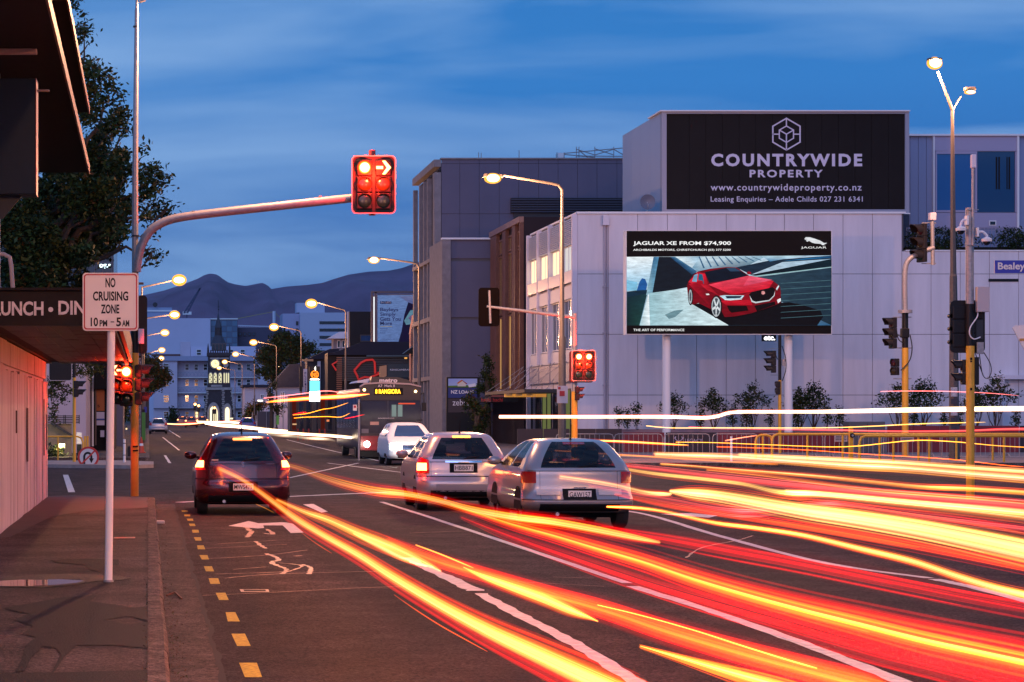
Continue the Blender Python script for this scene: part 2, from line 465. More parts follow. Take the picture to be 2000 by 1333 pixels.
# ------------------------------------------------------------------ near footpath, kerb, gutter
FPH = 0.13
mb = MB(); mb.box(-8, 0.0, -20, 46.2, -0.04, FPH)
fpn = structure(mb.build('footpath', M_asph2))
ky = -20.0
kobj = structure(bpy.data.objects.new('kerb', None)); col.objects.link(kobj); ORG[kobj] = Vector((0, 0, 0))
i = 0
while ky < 46.1:
    k2 = min(46.3, ky + 2.4)
    mb = MB(); wob = random.uniform(-.006, .006)
    sec = [(-.006, -.03), (.150+wob, -.03), (.142+wob, .03), (.132+wob, FPH-.02), (.108+wob, FPH+.006), (-.006, FPH+.009)]
    mb.prism(sec, 'y', ky + .006, k2 - .006)
    mb.build('kerb_stone', M_kerb, kobj)
    ky = k2
# gutter channel with an uneven edge
random.seed(11)
P = []
yv = -20.0
while yv < 46.5:
    P.append((.50 + .03 * noise.noise(Vector((yv * .6, 0, 0))) + random.uniform(-.012, .012), yv)); yv += .25
mb = MB(); vs = []
for x, y in P: vs += [(.12, y, .003), (x, y, .003)]
mb.add(vs, [(2*i, 2*i+1, 2*i+3, 2*i+2) for i in range(len(P)-1)])
structure(mb.build('gutter', M_gut))
mb = MB(); vs = []
for x, y in P:
    wv = .012 + random.uniform(0, .018)
    vs += [(x - wv, y, .006), (x + wv, y, .006)]
mb.add(vs, [(2*i, 2*i+1, 2*i+3, 2*i+2) for i in range(len(P)-1)])
mb.build('pavement_crack', mat('crack_dirt', (0.012, 0.01, 0.01), 0.9), road)
for (pts) in (((345, 1108), (372, 1104), (400, 1101)), ((318, 1165), (360, 1163)), ((330, 1250), (385, 1246))):
    strip(list(pts), .02, 'pavement_crack', MATS['crack_dirt'], road, z=.006, jag=.006)
# joints in the footpath
for py in (1005, 1024, 1034, 1054, 1092, 1188, 1266):
    Z = GD(py, FPH); mb = MB(); n_ = 30; vs = []
    for k in range(n_ + 1):
        x = -2.0 + (1.98) * k / n_
        wv = random.uniform(.006, .022)
        y = Z + .05 * noise.noise(Vector((x * 2, py, 0)))
        vs += [(x, y - wv, FPH + .003), (x, y + wv, FPH + .003)]
    mb.add(vs, [(2*i, 2*i+1, 2*i+3, 2*i+2) for i in range(n_)])
    mb.build('footpath_joint', MATS['crack_dirt'], fpn)
# damp stains on the near slab, plus the sign plate's shadow painted the same way
M_damp_shadow = mat('damp_shadow_asphalt', (0.018, 0.013, 0.012), 0.7, spec=.15, bump=0.8, bs=60)
gpoly([(10, 1188), (60, 1180), (120, 1168), (190, 1164), (175, 1176), (262, 1188), (292, 1185), (290, 1215), (250, 1204), (205, 1212), (250, 1222), (290, 1215), (291, 1268), (230, 1262), (150, 1262), (125, 1285), (108, 1312), (100, 1318), (118, 1280), (110, 1268), (85, 1264), (62, 1285), (48, 1312), (30, 1314), (42, 1290), (50, 1262), (70, 1246), (42, 1240), (66, 1225), (28, 1212), (55, 1200), (22, 1194)], 'damp_shadow_patch', M_damp_shadow, .005, FPH, fpn)
gpoly([(-10, 1316), (120, 1315), (292, 1310), (292, 1345), (-10, 1345)], 'damp_shadow_patch', M_damp_shadow, .005, FPH, fpn)
gpoly([(98, 1095), (180, 1092), (232, 1094), (232, 1106), (205, 1104), (196, 1118), (176, 1114), (165, 1104), (110, 1100)], 'damp_shadow_patch', M_damp_shadow, .005, FPH, fpn)  # cast shadow of the sign plate, painted as a dark patch
gpoly([(60, 972), (140, 968), (290, 972), (290, 992), (160, 1000), (100, 1010), (60, 1030), (20, 1050), (-10, 1052), (0, 1042), (40, 1006)], 'damp_shadow_patch', mat('mossy_asphalt', (0.028, 0.021, 0.018), 0.7, var=0.5, vs=3), .004, FPH, fpn)
pud = gpoly([(-10, 1137), (40, 1134), (75, 1134.5), (115, 1133), (165, 1136), (150, 1140), (112, 1144), (60, 1146.5), (-10, 1147)], 'puddle', mat('puddle_water', (0.01, 0.01, 0.012), 0.02, spec=1.0), .008, FPH, fpn)
gpoly([(-20, 1147), (10, 1129), (70, 1124), (130, 1122), (210, 1124), (260, 1130), (240, 1134), (190, 1136), (140, 1144), (80, 1149)], 'damp_shadow_patch', mat('wet_grit', (0.06, 0.035, 0.02), 0.6, spec=.3, bump=1.0, bs=90), .006, FPH, fpn)
gpoly([(222, 1050.5), (264, 1050), (264, 1052.5), (222, 1053)], 'toby_box', mat('iron_cover', (.15, .06, .03), .4), .006, FPH, fpn)
# weeds and litter along the kerb
random.seed(3)
mb = MB()
for i in range(900):
    y = random.uniform(14, 46) if random.random() < .6 else random.uniform(14, 24)
    s_ = random.choice((0, 1, 1))
    x = random.gauss(-.01, .012) if s_ == 0 else abs(random.gauss(0, .08)) + .15
    h_ = random.uniform(.004, .02); l_ = random.uniform(.008, .03)
    z0 = FPH if s_ == 0 else .005
    a = random.uniform(0, 6.28); c_, s2 = math.cos(a) * l_, math.sin(a) * l_
    mb.add([(x, y, z0), (x + c_, y + s2, z0 + h_), (x + c_ * .4 - s2 * .3, y + s2 * .4 + c_ * .3, z0 + h_ * .7)], [(0, 1, 2)], random.choice((0, 0, 1)))
tag(stuff(mb.build('leaf_litter', [mat('dead_leaves', (0.10, 0.045, 0.02), .8), mat('moss', (0.05, 0.07, 0.015), .8)])), 'dead leaves and moss scattered along the near kerb and gutter', 'leaf litter')
mb = MB(); mb.bbox(WX(304, GD(1025)), WX(322, GD(1025)), GD(1025), GD(1025)+.25, .004, .06, .02)
tag(mb.build('paper_litter', mat('paper', (.6, .5, .45), .7)), 'crumpled pale paper litter lying in the gutter by the black car', 'litter')
mb = MB(); mb.tube([(WX(326, GD(1166)), GD(1166), .012), (WX(342, GD(1165)), GD(1165)+.1, .03), (WX(355, GD(1172)), GD(1172), .01)], .010, 6)
tag(mb.build('twig', M_wood), 'small broken twig lying across the gutter near the yellow dashes', 'twig')

# ------------------------------------------------------------------ far footpaths and island
mb = MB(); mb.prism([(WX(100, 82), 79.5), (WX(255, 80), 78.0), (WX(300, 80), 79.5), (WX(300, 84), 84.5), (WX(240, 86), 87), (WX(60, 86), 86.5)], 'z', -.04, .12)
structure(mb.build('traffic_island', mat('island_concrete', (.28, .22, .2), .8, var=.25, vs=3)))
def longslab(name, x0, x1, ys, m, h=.13):
    mb = MB()
    for i in range(len(ys) - 1):
        a, b = ys[i], ys[i+1]
        mb.add([(x, y, z) for y, e_ in ((a, elev(a)), (b, elev(b))) for x, z in ((x0, e_ - .04), (x1, e_ - .04), (x1, e_ + h), (x0, e_ + h))],
               [(0, 1, 2, 3), (4, 7, 6, 5), (3, 2, 6, 7), (0, 4, 5, 1), (1, 5, 6, 2), (0, 3, 7, 4)])
    return structure(mb.build(name, m))
Ys = [92, 120, 140, 180, 220, 260, 300, 340, 380, 430]
longslab('footpath_far_left', -30, -0.12, Ys, M_asph2)
longslab('kerb_far_left', -0.12, 0.04, Ys, M_kerb, .14)
Ys = [81.3, 100, 120, 160, 200, 240, 280, 320, 360, 430]
longslab('footpath_right', 13.9, 80, Ys, mat('footpath_paving', (.22, .17, .16), .8, var=.25, vs=1.5))
longslab('kerb_right', 13.72, 13.9, Ys, M_kerb, .14)
mb = MB(); mb.box(13.72, 80, 81.12, 81.3, -.04, .14)
structure(mb.build('kerb_corner', M_kerb))
# ------------------------------------------------------------------ hills
ridge = [(-400, 640), (-100, 610), (150, 590), (285, 576), (320, 568), (345, 560), (370, 551), (388, 544), (400, 537), (412, 534.5), (425, 537), (435, 545), (446, 552),
         (460, 556), (480, 559), (500, 555), (512, 553), (522, 557), (530, 565), (560, 560), (600, 557), (630, 553), (650, 546), (680, 537), (720, 531), (760, 529), (785, 524), (818, 512), (900, 500), (1100, 505), (1500, 540), (2100, 600), (2600, 640)]
RZ = 9000.0
mb = MB(); vs = []; fs = []
xs = []
px = -400
while px <= 2600:
    xs.append(px); px += 6
rows = 26
for ix, px in enumerate(xs):
    for i in range(len(ridge) - 1):
        if ridge[i][0] <= px <= ridge[i+1][0]:
            t = (px - ridge[i][0]) / (ridge[i+1][0] - ridge[i][0]); py = ridge[i][1] * (1-t) + ridge[i+1][1] * t; break
    H0 = WZ(py, RZ)
    X0 = WX(px, RZ)
    for j in range(rows):
        t = j / (rows - 1)
        y = RZ - t * 4200
        n_ = noise.fractal(Vector((X0 / 420 + t * .6, t * 4.0, 3.1)), 0.9, 2.1, 5)
        z = H0 * (1 - t) ** 1.25 + n_ * 150 * math.sin(math.pi * min(1, t * 1.3)) * (1 - t * .5)
        vs.append((X0 * (y / RZ) ** .3, y, max(z, -5)))
for a in range(len(xs) - 1):
    for j in range(rows - 1):
        fs.append((a * rows + j, (a+1) * rows + j, (a+1) * rows + j + 1, a * rows + j + 1))
mb.add(vs, fs)
o = mb.build('hills', mat('tussock_dusk_glow', (0.18, 0.07, 0.15), 0.95, var=0.45, vs=0.0022, var2=(0.23, 0.11, 0.19)), smooth=False)  # purple of the dusk glow is put into the tussock colour
o.data.polygons.foreach_set('use_smooth', [True] * len(o.data.polygons)); structure(o)

# ------------------------------------------------------------------ generic window
def window(parent, tf, u0, u1, z0, z1, mf, mp, nx=1, nz=2, fr=.06, rec=.0, name='window', out_=.05):
    mb = MB(tf)
    mb.box(u0, u0+fr, -.02, out_, z0, z1); mb.box(u1-fr, u1, -.02, out_, z0, z1)
    mb.box(u0+fr, u1-fr, -.02, out_, z1-fr, z1); mb.box(u0+fr, u1-fr, -.02, out_+.03, z0, z0+fr)
    for k in range(1, nx):
        u = u0 + (u1-u0)*k/nx; mb.box(u-fr/2, u+fr/2, -.02, out_-.012, z0+fr, z1-fr)
    for k in range(1, nz):
        z = z0 + (z1-z0)*k/nz; mb.box(u0+fr, u1-fr, -.02, out_-.006, z-fr/2, z+fr/2)
    f = mb.build(name, mf, parent)
    mb = MB(tf); mb.box(u0+fr*.8, u1-fr*.8, -.02, .012, z0+fr*.8, z1-fr*.8)
    mb.build('pane', mp, f)
    return f

# ------------------------------------------------------------------ white panel building (right)
M_pan = mat('white_concrete_panel', (0.68, 0.63, 0.66), 0.6, spec=.3, var=0.11, vs=1.1, stretch=(1, 1, .12))
M_pan_b = mat('white_facade_edge', (0.68, 0.62, 0.67), 0.6, var=0.08, vs=0.5)
M_joint = mat('panel_joint', (0.10, 0.09, 0.10), 0.8)
BZ = 115.0; BZF = 129.0
bw = thing('office_building', 'white panelled office building with louvred side windows behind the big screen', 'building', (WX(1500, BZ), BZ, 0))
top = WZ(418, BZ); base = .1
XL = WX(1128, BZ)
topR = WZ(491, BZ)
mb = MB()
mb.box(XL+.05, WX(1765, BZ), BZ+.06, BZF, base, top-.02)
mb.box(WX(1765, BZ)+.001, WX(2300, BZ), BZ+.06, BZF+6, base, topR-.02)
mb.build('wall', M_joint, bw)
cols_ = [1128, 1188, 1245.5, 1303.5, 1360.5, 1418.4, 1475.4, 1532, 1589, 1646.5, 1704, 1761.5, 1818.5, 1875.5, 1932.5, 1989.5, 2047, 2104, 2160]
rows_ = [418, 535.5, 653.5, 772, 884]
proto = None
random.seed(5)
for ci in range(len(cols_) - 1):
    for ri in range(4):
        a, b = WX(cols_[ci], BZ), WX(cols_[ci+1], BZ)
        zt, zb = WZ(rows_[ri], BZ), WZ(rows_[ri+1], BZ)
        if cols_[ci] > 1750:
            if ri == 0: zt = topR
        if ci == 0 and ri in (0, 1, 2, 3):
            pass
        g_ = .012
        mb = MB(); off = random.uniform(-.003, .003)
        mb.box(a+g_, b-g_, BZ+off, BZ+.07, zb+g_, zt-g_)
        mb.build('panel', M_pan, bw)
mb = MB(); mb.box(XL-.05, WX(1768, BZ), BZ-.09, BZ+.3, top, top+.10); mb.box(XL-.05, XL+.25, BZ+.301, BZF, top, top+.10)
mb.build('parapet_cap', M_white, bw)
mb = MB(); mb.box(WX(1768, BZ)+.01, WX(2250, BZ), BZ-.05, BZ+.3, topR, topR+.06); mb.build('parapet_cap', M_white, bw)
# downpipe with hopper
mb = MB(); mb.tube([(WX(1180.5, BZ), BZ-.1, .2), (WX(1180.5, BZ), BZ-.1, WZ(440, BZ))], .055, 8)
mb.tube([(WX(1185.5, BZ), BZ-.06, .2), (WX(1185.5, BZ), BZ-.06, WZ(440, BZ))], .05, 8)
for py in (560, 650, 752): mb.fbox(1177, 1189, py, py+1.5, BZ-.18, .1)
dp = mb.build('downpipe', mat('downpipe_paint', (.42, .36, .40), .5), bw)
mb = MB(); mb.fbox(1178, 1190, 421, 440, BZ-.3, .28); mb.build('rain_hopper', M_pan_b, bw)
# slot above a doorway and service door outline
mb = MB(); mb.fbox(1931, 1989, 545, 550.5, BZ-.04, .03); mb.build('door_slot', M_black, bw)
mb = MB()
mb.fbox(1958, 2040, 733, 741, BZ-.5, .49); mb.fbox(1958, 1962, 741.1, 870, BZ-.45, .44); mb.build('porch_frame', M_pan_b, bw)
# side face: four bays
tf = ST(XL, .60)
zl = [(418, 'lou'), (0, 0)]
uu = [BZ + (BZF - BZ) * k / 4 for k in range(5)]
mb = MB(tf)
for k in range(5):
    u = uu[k]; mb.box(u - .13 if k else u, u + .13 if k < 4 else u, .0, .45, 4.6, top-.005) if 0 < k < 4 else mb.box(u if k == 0 else u-.26, u+.26 if k == 0 else u, .0, .45, .1, top-.005)
mb.build('pilaster', M_pan_b, bw)
M_lou = mat('silver_louvre', (0.58, 0.58, 0.62), 0.32, 0.55)
M_blind = mat('white_blind', (0.62, 0.60, 0.62), 0.5)
def hz(py): return WZ(py, BZ)
for k in range(4):
    u0, u1 = uu[k]+.135, uu[k+1]-.135
    if k == 0: u0 += .13
    if k == 3: u1 -= .13
    # louvre band
    zt, zb = top - .12, hz(474)
    n_ = 13
    mb0 = MB(tf); hh = (zt-zb)/n_
    mb0.box(u0, u1, .12, .30, zb, zb+hh*.62)
    s0 = mb0.build('louvre_blade', M_lou, bw)
    for q in range(1, n_): share(s0, 'louvre_blade', bw, dz=q*hh)
    mb = MB(tf); mb.box(u0, u1, -.06, -.022, .2, top-.2); mb.build('bay_back', M_dgrey if False else M_pan_b, bw)
    # upper storey window: plain spandrel box then opening
    lit = k in (1, 2)
    um = u0 + (u1-u0)*.42
    mb = MB(tf); mb.box(u0, u0+.85, -.02, .06, hz(526), zb-.02); mb.build('window_reveal', mat('lilac_reveal', (.30, .24, .33), .6), bw)
    f = window(bw, tf, u0+.9, u1-.02, hz(526), zb-.03, M_white, glow('warm_room', (1.0, .74, .42), 1.6) if lit or k == 3 else glow('pale_room', (.8, .74, .72), .9), 2, 1, .05, out_=.09)
    # spandrel tray
    mb = MB(tf); mb.box(u0, u1, .12, .42, hz(550), hz(526.5)); mb.build('spandrel', M_lou, bw)
    # middle storey
    mb = MB(tf); mb.box(u0+.5, u1-.02, .06, .30, hz(581), hz(555)); mb.build('spandrel', M_blind, bw)
    f = window(bw, tf, u0+.95, u1-.02, hz(680), hz(581.5), M_white, M_glass, 2, 1, .05, out_=.09)
    # ladder of small fins beside the window
    mb = MB(tf); mb.box(u0+.5, u0+.85, .04, .22, hz(680), hz(680)+.07); s0 = mb.build('fin', M_lou, bw)
    for q in range(1, 20): share(s0, 'fin', bw, dz=q*.125)
    mb = MB(tf); mb.box(u0+.1, u1-.02, .04, .2, hz(706), hz(682)); mb.build('spandrel', M_blind, bw)
    mb = MB(tf); mb.box(u0, u1, .03, .26, 3.55, hz(708)); mb.build('mesh_panel', mat('grey_mesh', (.34, .32, .37), .4, .4), bw)
# street level on the side face
for k in range(4):
    u0, u1 = uu[k]+.27, uu[k+1]-.27
    window(bw, tf, u0, u1, .3, 3.2, M_dgrey, glow('shop_room', (.55, .62, .22), .22) if k in (0, 2) else M_glass, 2, 1, .08, out_=.1)
# canopy over the footpath, tied back by rods, with lit boxes on its edge
cz = hz(765)
tf = ST(XL)
mb = MB(tf); mb.box(BZ+.3, BZF-.2, .46, 2.6, cz-.05, cz+.12); can = mb.build('canopy', mat('canopy_black', (.02, .015, .015), .5), bw)
for k in range(5):
    for dv in (0, 1.1):
        u = uu[min(k, 4)] + (-.3 if k == 4 else .3) + dv*.1
        MB(tf).tube([(u, .46, hz(705)), (u + (.2 if k < 4 else -.2), 2.55 - dv, cz+.12)], .014, 5).build('tie_rod', M_galv, bw)
random.seed(9)
bxs = [(700, 800), (808, 910), (921, 1028), (1040, 1152)]
for a, b in bxs:
    pa, pb = 860 + a/5.556, 860 + b/5.556
    Zq = 122
    bx_ = MB().fbox(pa, pb, 764.5, 776, Zq, .25).build('light_box', mat('amber_box', (.5, .22, .04), .5, emit=(1, .42, .08), es=.45), bw)
    if a < 1000:
        for q in range(4):
            MB().fbox(pa+3+q*3, pa+5.2+q*3, 767.5+q % 2, 773.2, Zq-.012, .01).build('worn_letter', M_white, bx_)
# rooftop billboard house
bb = thing('rooftop_sign_building', 'grey clad rooftop block carrying the large black property sign', 'building', (WX(1500, 117), 117, top))
Z1 = 116.0; Z2 = 125.5
tfr = ST(WX(1293, Z1))
zb, zt = WZ(416, Z1), WZ(218, Z1)
mb = MB(); mb.box(WX(1293, Z1)+.02, WX(1775, Z1)-.02, Z1+.26, Z2, zb-.1, zt-.05); mb.build('wall', mat('blue_grey_cladding', (.36, .40, .50), .45, .2), bb)
for k in range(4):
    u0 = Z1+.3 + (Z2-Z1-.3)*k/4; u1 = Z1+.3 + (Z2-Z1-.3)*(k+1)/4
    mb = MB(tfr); mb.box(u0+.012, u1-.012, -.01, .03, zb, zt-.06); mb.build('cladding_sheet', MATS['blue_grey_cladding'], bb)
mb = MB()
M_fr = mat('sign_frame_grey', (.30, .31, .38), .5, .2)
mb.fbox(1293, 1302, 218, 416, Z1-.2, .4); mb.fbox(1768, 1776, 218, 416, Z1-.2, .4)
mb.fbox(1302.1, 1767.9, 218, 222.5, Z1-.2, .4); mb.fbox(1302.1, 1767.9, 409.5, 416, Z1-.2, .4)
mb.build('sign_frame', M_fr, bb)
mb = MB(); mb.fbox(1290, 1778, 215.5, 217.8, Z1-.35, 3.0); mb.fbox(1290, 1778, 416.2, 418.5, Z1-.42, .7); mb.build('roof_edge', M_white, bb)
# sign: vertical boards
sg = thing('property_sign', 'large black rooftop sign reading COUNTRYWIDE PROPERTY above the bright screen', 'sign', (WX(1535, Z1-.1), Z1-.1, zb))
M_sb = mat('sign_black_board', (0.010, 0.008, 0.008), .6, var=.2, vs=.4, spec=.15)
edges = [1302.2, 1346, 1378.5, 1411, 1443.5, 1476, 1508.5, 1540.5, 1573, 1605, 1637.5, 1670, 1702, 1735, 1767.8]
for a, b in zip(edges[:-1], edges[1:]):
    MB().fbox(a+.25, b-.25, 222.8, 409.3, Z1-.08, .1).build('sign_board', M_sb, sg)
MB().fbox(1302.3, 1767.7, 222.9, 409.2, Z1+.03, .05).build('sign_backing', mat('sign_backing', (.10, .10, .12), .6), sg)
M_let = mat('pale_sign_letters', (.62, .58, .70), .5)
Zs = Z1-.1
ptext(sg, 'COUNTRYWIDE', 1389, 1684, 300.5, 325.5, Zs, M_let, .04, space=1.28)
ptext(sg, 'PROPERTY', 1464, 1607, 332, 347, Zs, M_let, .03, space=1.3)
ptext(sg, 'www.countrywideproperty.co.nz', 1388, 1683, 359.5, 377, Zs, M_let, .012, space=1.15)
ptext(sg, 'Leasing Enquiries \u2013 Adele Childs 027 231 6341', 1388, 1685, 384, 397.5, Zs, M_let, .008, space=1.08)
# hexagon emblem of bars
cx, cy, rr, ri_ = 1536, 262.5, 31, 16
hexo = [(cx + rr*math.sin(R(60*k))*.99, cy - rr*math.cos(R(60*k))) for k in range(6)]
hexi = [(cx + ri_*math.sin(R(60*k)), cy - ri_*math.cos(R(60*k))) for k in range(6)]
mb = MB()
def bar(p, q, wd=2.6, Zb=Zs):
    a = Vector((WX(p[0], Zb), WZ(p[1], Zb))); b = Vector((WX(q[0], Zb), WZ(q[1], Zb)))
    d = (b-a).normalized(); n_ = Vector((-d.y, d.x)) * wd*Zb/FP/2; a -= d*wd*Zb/FP*.4; b += d*wd*Zb/FP*.4
    mb.prism([tuple(a+n_), tuple(b+n_), tuple(b-n_), tuple(a-n_)], 'y', Zb-.004*(1+len(mb.f) // 6 % 3), Zb+.02)
for k in range(6):
    bar(hexo[k], hexo[(k+1) % 6]); bar(hexi[k], hexi[(k+1) % 6], 2.2)
bar(hexo[0], hexi[0], 2.2); bar((cx, cy), hexo[3], 2.2); bar((cx, cy), hexi[1], 2.2); bar((cx, cy), hexi[5], 2.2)
bar((hexo[1][0], cy), (hexi[1][0], cy), 2.2); bar((hexo[5][0], cy), (hexi[5][0], cy), 2.2)
mb.build('hexagon_emblem', M_let, sg)
# satellite dish on the roof
ds = thing('satellite_dish', 'grey satellite dish standing on the roof edge left of the black sign', 'satellite dish', (WX(1265, 114.8), 114.8, top+.1))
mb = MB(); c = Vector((WX(1265, 114.8), 114.8, WZ(395, 114.8)))
n_ = 22; rad = 15*114.8/FP
vs = [tuple(c + Vector((0, .10, 0)))]; fs = []
for ring in (0.5, 1.0):
    for k in range(n_):
        a = 2*math.pi*k/n_; vs.append((c.x + math.cos(a)*rad*ring, c.y + .10 - .12*ring*ring, c.z + math.sin(a)*rad*ring))
fs = [(0, 1+k, 1+(k+1) % n_) for k in range(n_)] + [(1+k, 1+n_+k, 1+n_+(k+1) % n_, 1+(k+1) % n_) for k in range(n_)]
mb.add(vs, fs); mb.build('dish', mat('dish_grey', (.12, .14, .20), .5), ds, smooth=True)
mb = MB(); mb.tube([(c.x, c.y+.12, top+.1), (c.x, c.y+.12, c.z)], .035, 6); mb.tube([(c.x, c.y+.1, c.z-.35), (c.x-.05, c.y-.35, c.z-.15)], .02, 6)
mb.build('mast', M_steel, ds)
# set-back upper storey at the right
u3 = thing('rooftop_apartment', 'blue grey clad upper storey with two big windows at the right edge', 'building', (WX(1890, 121), 121, topR))
Z3 = 121.0
mb = MB(); mb.fbox(1776, 2250, 266, 520, Z3+.05, 8); mb.build('wall', mat('slate_blue_cladding', (.22, .26, .40), .5, .1), u3)
for k in range(3):
    MB().fbox(1778+k*16, 1793+k*16, 268, 480, Z3, .08).build('cladding_sheet', MATS['slate_blue_cladding'], u3)
MB().fbox(1774, 2250, 262, 265.5, Z3-.25, .6).build('roof_edge', M_white, u3)
M_fas = mat('lilac_fascia', (.36, .33, .46), .5)
MB().fbox(1826, 1986, 266.5, 295, Z3-.12, .15).build('fascia', M_fas, u3)
MB().fbox(1826, 1986, 416, 444.5, Z3-.12, .15).build('fascia', M_fas, u3)
MB().fbox(1823, 1825.8, 264, 444, Z3-.2, .25).build('corner_flashing', M_white, u3)
MB().fbox(1987, 1991, 264, 470, Z3-.2, .25).build('corner_flashing', M_white, u3)
mb = MB()
mb.fbox(1827, 1830.1, 296, 415, Z3-.1, .12); mb.fbox(1904.9, 1908.5, 296, 415, Z3-.1, .12); mb.fbox(1983, 1985.5, 296, 415, Z3-.1, .12)
mb.fbox(1830.1, 1983.1, 293.5, 296, Z3-.1, .12); mb.fbox(1830.1, 1904.9, 296, 301, Z3-.1, .12); mb.fbox(1830.1, 1904.9, 411, 415, Z3-.1, .12)
wfm = mb.build('window', M_fas, u3)
M_bwin = mat('blue_reflecting_glass', (.02, .10, .28), .05, spec=1.0)
MB().fbox(1830.2, 1904.8, 301.1, 410.9, Z3-.03, .03).build('pane', M_bwin, wfm)
MB().fbox(1908.7, 1982.8, 296.1, 414.9, Z3-.03, .03).build('pane', mat('deep_blue_glass', (.01, .04, .11), .05, spec=1.0), wfm)
for a, b in ((1945, 1948), (1950, 1953), (1966, 1968), (1970, 1973)):
    MB().fbox(a, b, 307, 370, Z3-.045, .01).build('curtain', M_blackm, wfm)
mb = MB(); mb.fbox(1932, 1946, 431, 441, Z3-.16, .03); vf = mb.build('vent', M_white, u3)
MB().fbox(1934, 1944, 433, 439.5, Z3-.175, .012).build('vent_grille', M_glass, vf)
# roof terrace railing
rl = thing('terrace_railing', 'thin white railing of uprights along the roof terrace hedge', 'railing', (WX(1900, 118.5), 118.5, topR))
mb = MB(); mb.fbox(1770, 2200, 445, 446.5, 118.5, .05); mb.fbox(1770, 2200, 449.5, 450.5, 118.5, .05); mb.build('rail', M_fas, rl)
b0 = MB().fbox(1771, 1771.8, 446.5, 490, 118.5, .04).build('upright', M_fas, rl)
for k in range(1, 60): share(b0, 'upright', rl, dx=k*.19)

# ------------------------------------------------------------------ LED advertising screen
sz = 107.5
scn = thing('advertising_screen', 'bright outdoor screen showing a red saloon car advert on two white posts', 'screen', (WX(1424, sz), sz, 0))
MB().fbox(1222, 1625, 450.5, 654, sz+.02, .55).build('cabinet', M_white, scn)
mb = MB()
for px in (1305, 1544):
    x = WX(px, sz+.4); mb = MB(); mb.tube([(x, sz+.75, .13), (x, sz+.75, WZ(640, sz))], .19, 24); mb.build('post', M_white, scn, smooth=True)
Wc, Hc = 1946, 976   # crop units: picture area x 20..1966, y 30..1010
def q(*a): return [(a[i]-20, a[i+1]-34) for i in range(0, len(a), 2)]
K = S8
polys = [
 ((.004, .002, .002), q(20, 34, 1966, 34, 1966, 1010, 20, 1010)),
 ([K(225,240,248), K(170,200,225), K(40,90,130), K(90,150,180)], q(20, 280, 1966, 266, 1966, 930, 20, 930)),
 ([K(240,248,252), K(235,245,250), K(150,200,230), K(140,195,225)], q(20, 280, 290, 278, 225, 560, 20, 560)),
 (K(130,195,228), q(20, 500, 120, 520, 120, 600, 20, 600)),
 (K(30,90,160), q(115, 600, 140, 520, 165, 482, 195, 490, 215, 540, 205, 600)),
 (K(15,45,65), q(20, 610, 120, 598, 220, 592, 220, 640, 20, 665)),
 ([K(12,38,48), K(22,58,66), K(24,62,58), K(12,36,40)], q(20, 662, 215, 628, 140, 930, 20, 930)),
 ([K(50,100,140), K(70,130,170), K(120,170,195), K(150,190,205)], q(275, 280, 325, 280, 262, 640, 205, 640)),
 ((.006, .01, .018), q(325, 280, 430, 280, 680, 430, 640, 560, 262, 632)),
 ([K(30,70,110), K(90,150,185), K(60,110,150), K(20,50,80)], q(430, 280, 500, 280, 690, 420, 640, 450)),
 ([K(90,150,185), K(210,230,240), K(150,190,210), K(30,60,90), K(120,160,185)], q(500, 280, 780, 276, 1350, 272, 1100, 400, 700, 425)),
 ([K(225,240,246), K(140,180,205), K(200,220,232)], q(480, 280, 720, 277, 640, 385)),
 ((.01, .025, .05), q(1060, 380, 1400, 310, 1966, 268, 1966, 300, 1500, 330, 1200, 450)),
 ([K(40,130,190), K(20,80,130), K(10,50,80)], q(1500, 320, 1966, 290, 1966, 268)),
 ([K(180,215,230), K(200,230,240), K(40,110,160)], q(1300, 272, 1700, 269, 1380, 325)),
 ([K(6,18,30), K(8,36,46), K(10,32,44), K(8,22,36)], q(1190, 452, 1966, 300, 1966, 375, 1260, 462)),
 (K(150,190,195), q(1220, 462, 1966, 373, 1966, 380, 1260, 468)),
 ([K(42,66,82), K(32,56,74), K(24,44,60), K(42,68,84)], q(1260, 470, 1966, 382, 1966, 930, 1480, 700)),
 ([K(150,190,200), K(205,228,235), K(220,238,242), K(160,200,210)], q(232, 625, 600, 575, 985, 930, 240, 930)),
 ([K(170,205,215), K(235,246,248), K(235,246,250)], q(140, 930, 228, 625, 240, 930)),
 (K(105,140,150), q(380, 830, 470, 790, 560, 780, 480, 850, 420, 870)),
 ((.003, .003, .005), q(640, 730, 900, 700, 1480, 640, 1490, 715, 1560, 710, 1700, 740, 1860, 790, 1885, 850, 1830, 930, 990, 930)),
]
for k in range(9):   # ribbed roof texture lines
    x = 700 + k*62
    polys.append((K(50, 95, 130), q(x, 278, x+12, 278, x+60+k*6, 385-k*9, x+45+k*6, 388-k*9)))
for k in range(7):   # streaked tarmac
    y = 500 + k*55
    polys.append((K(75, 112, 122), q(1480, y+30, 1966, y, 1966, y+5, 1480, y+34)))
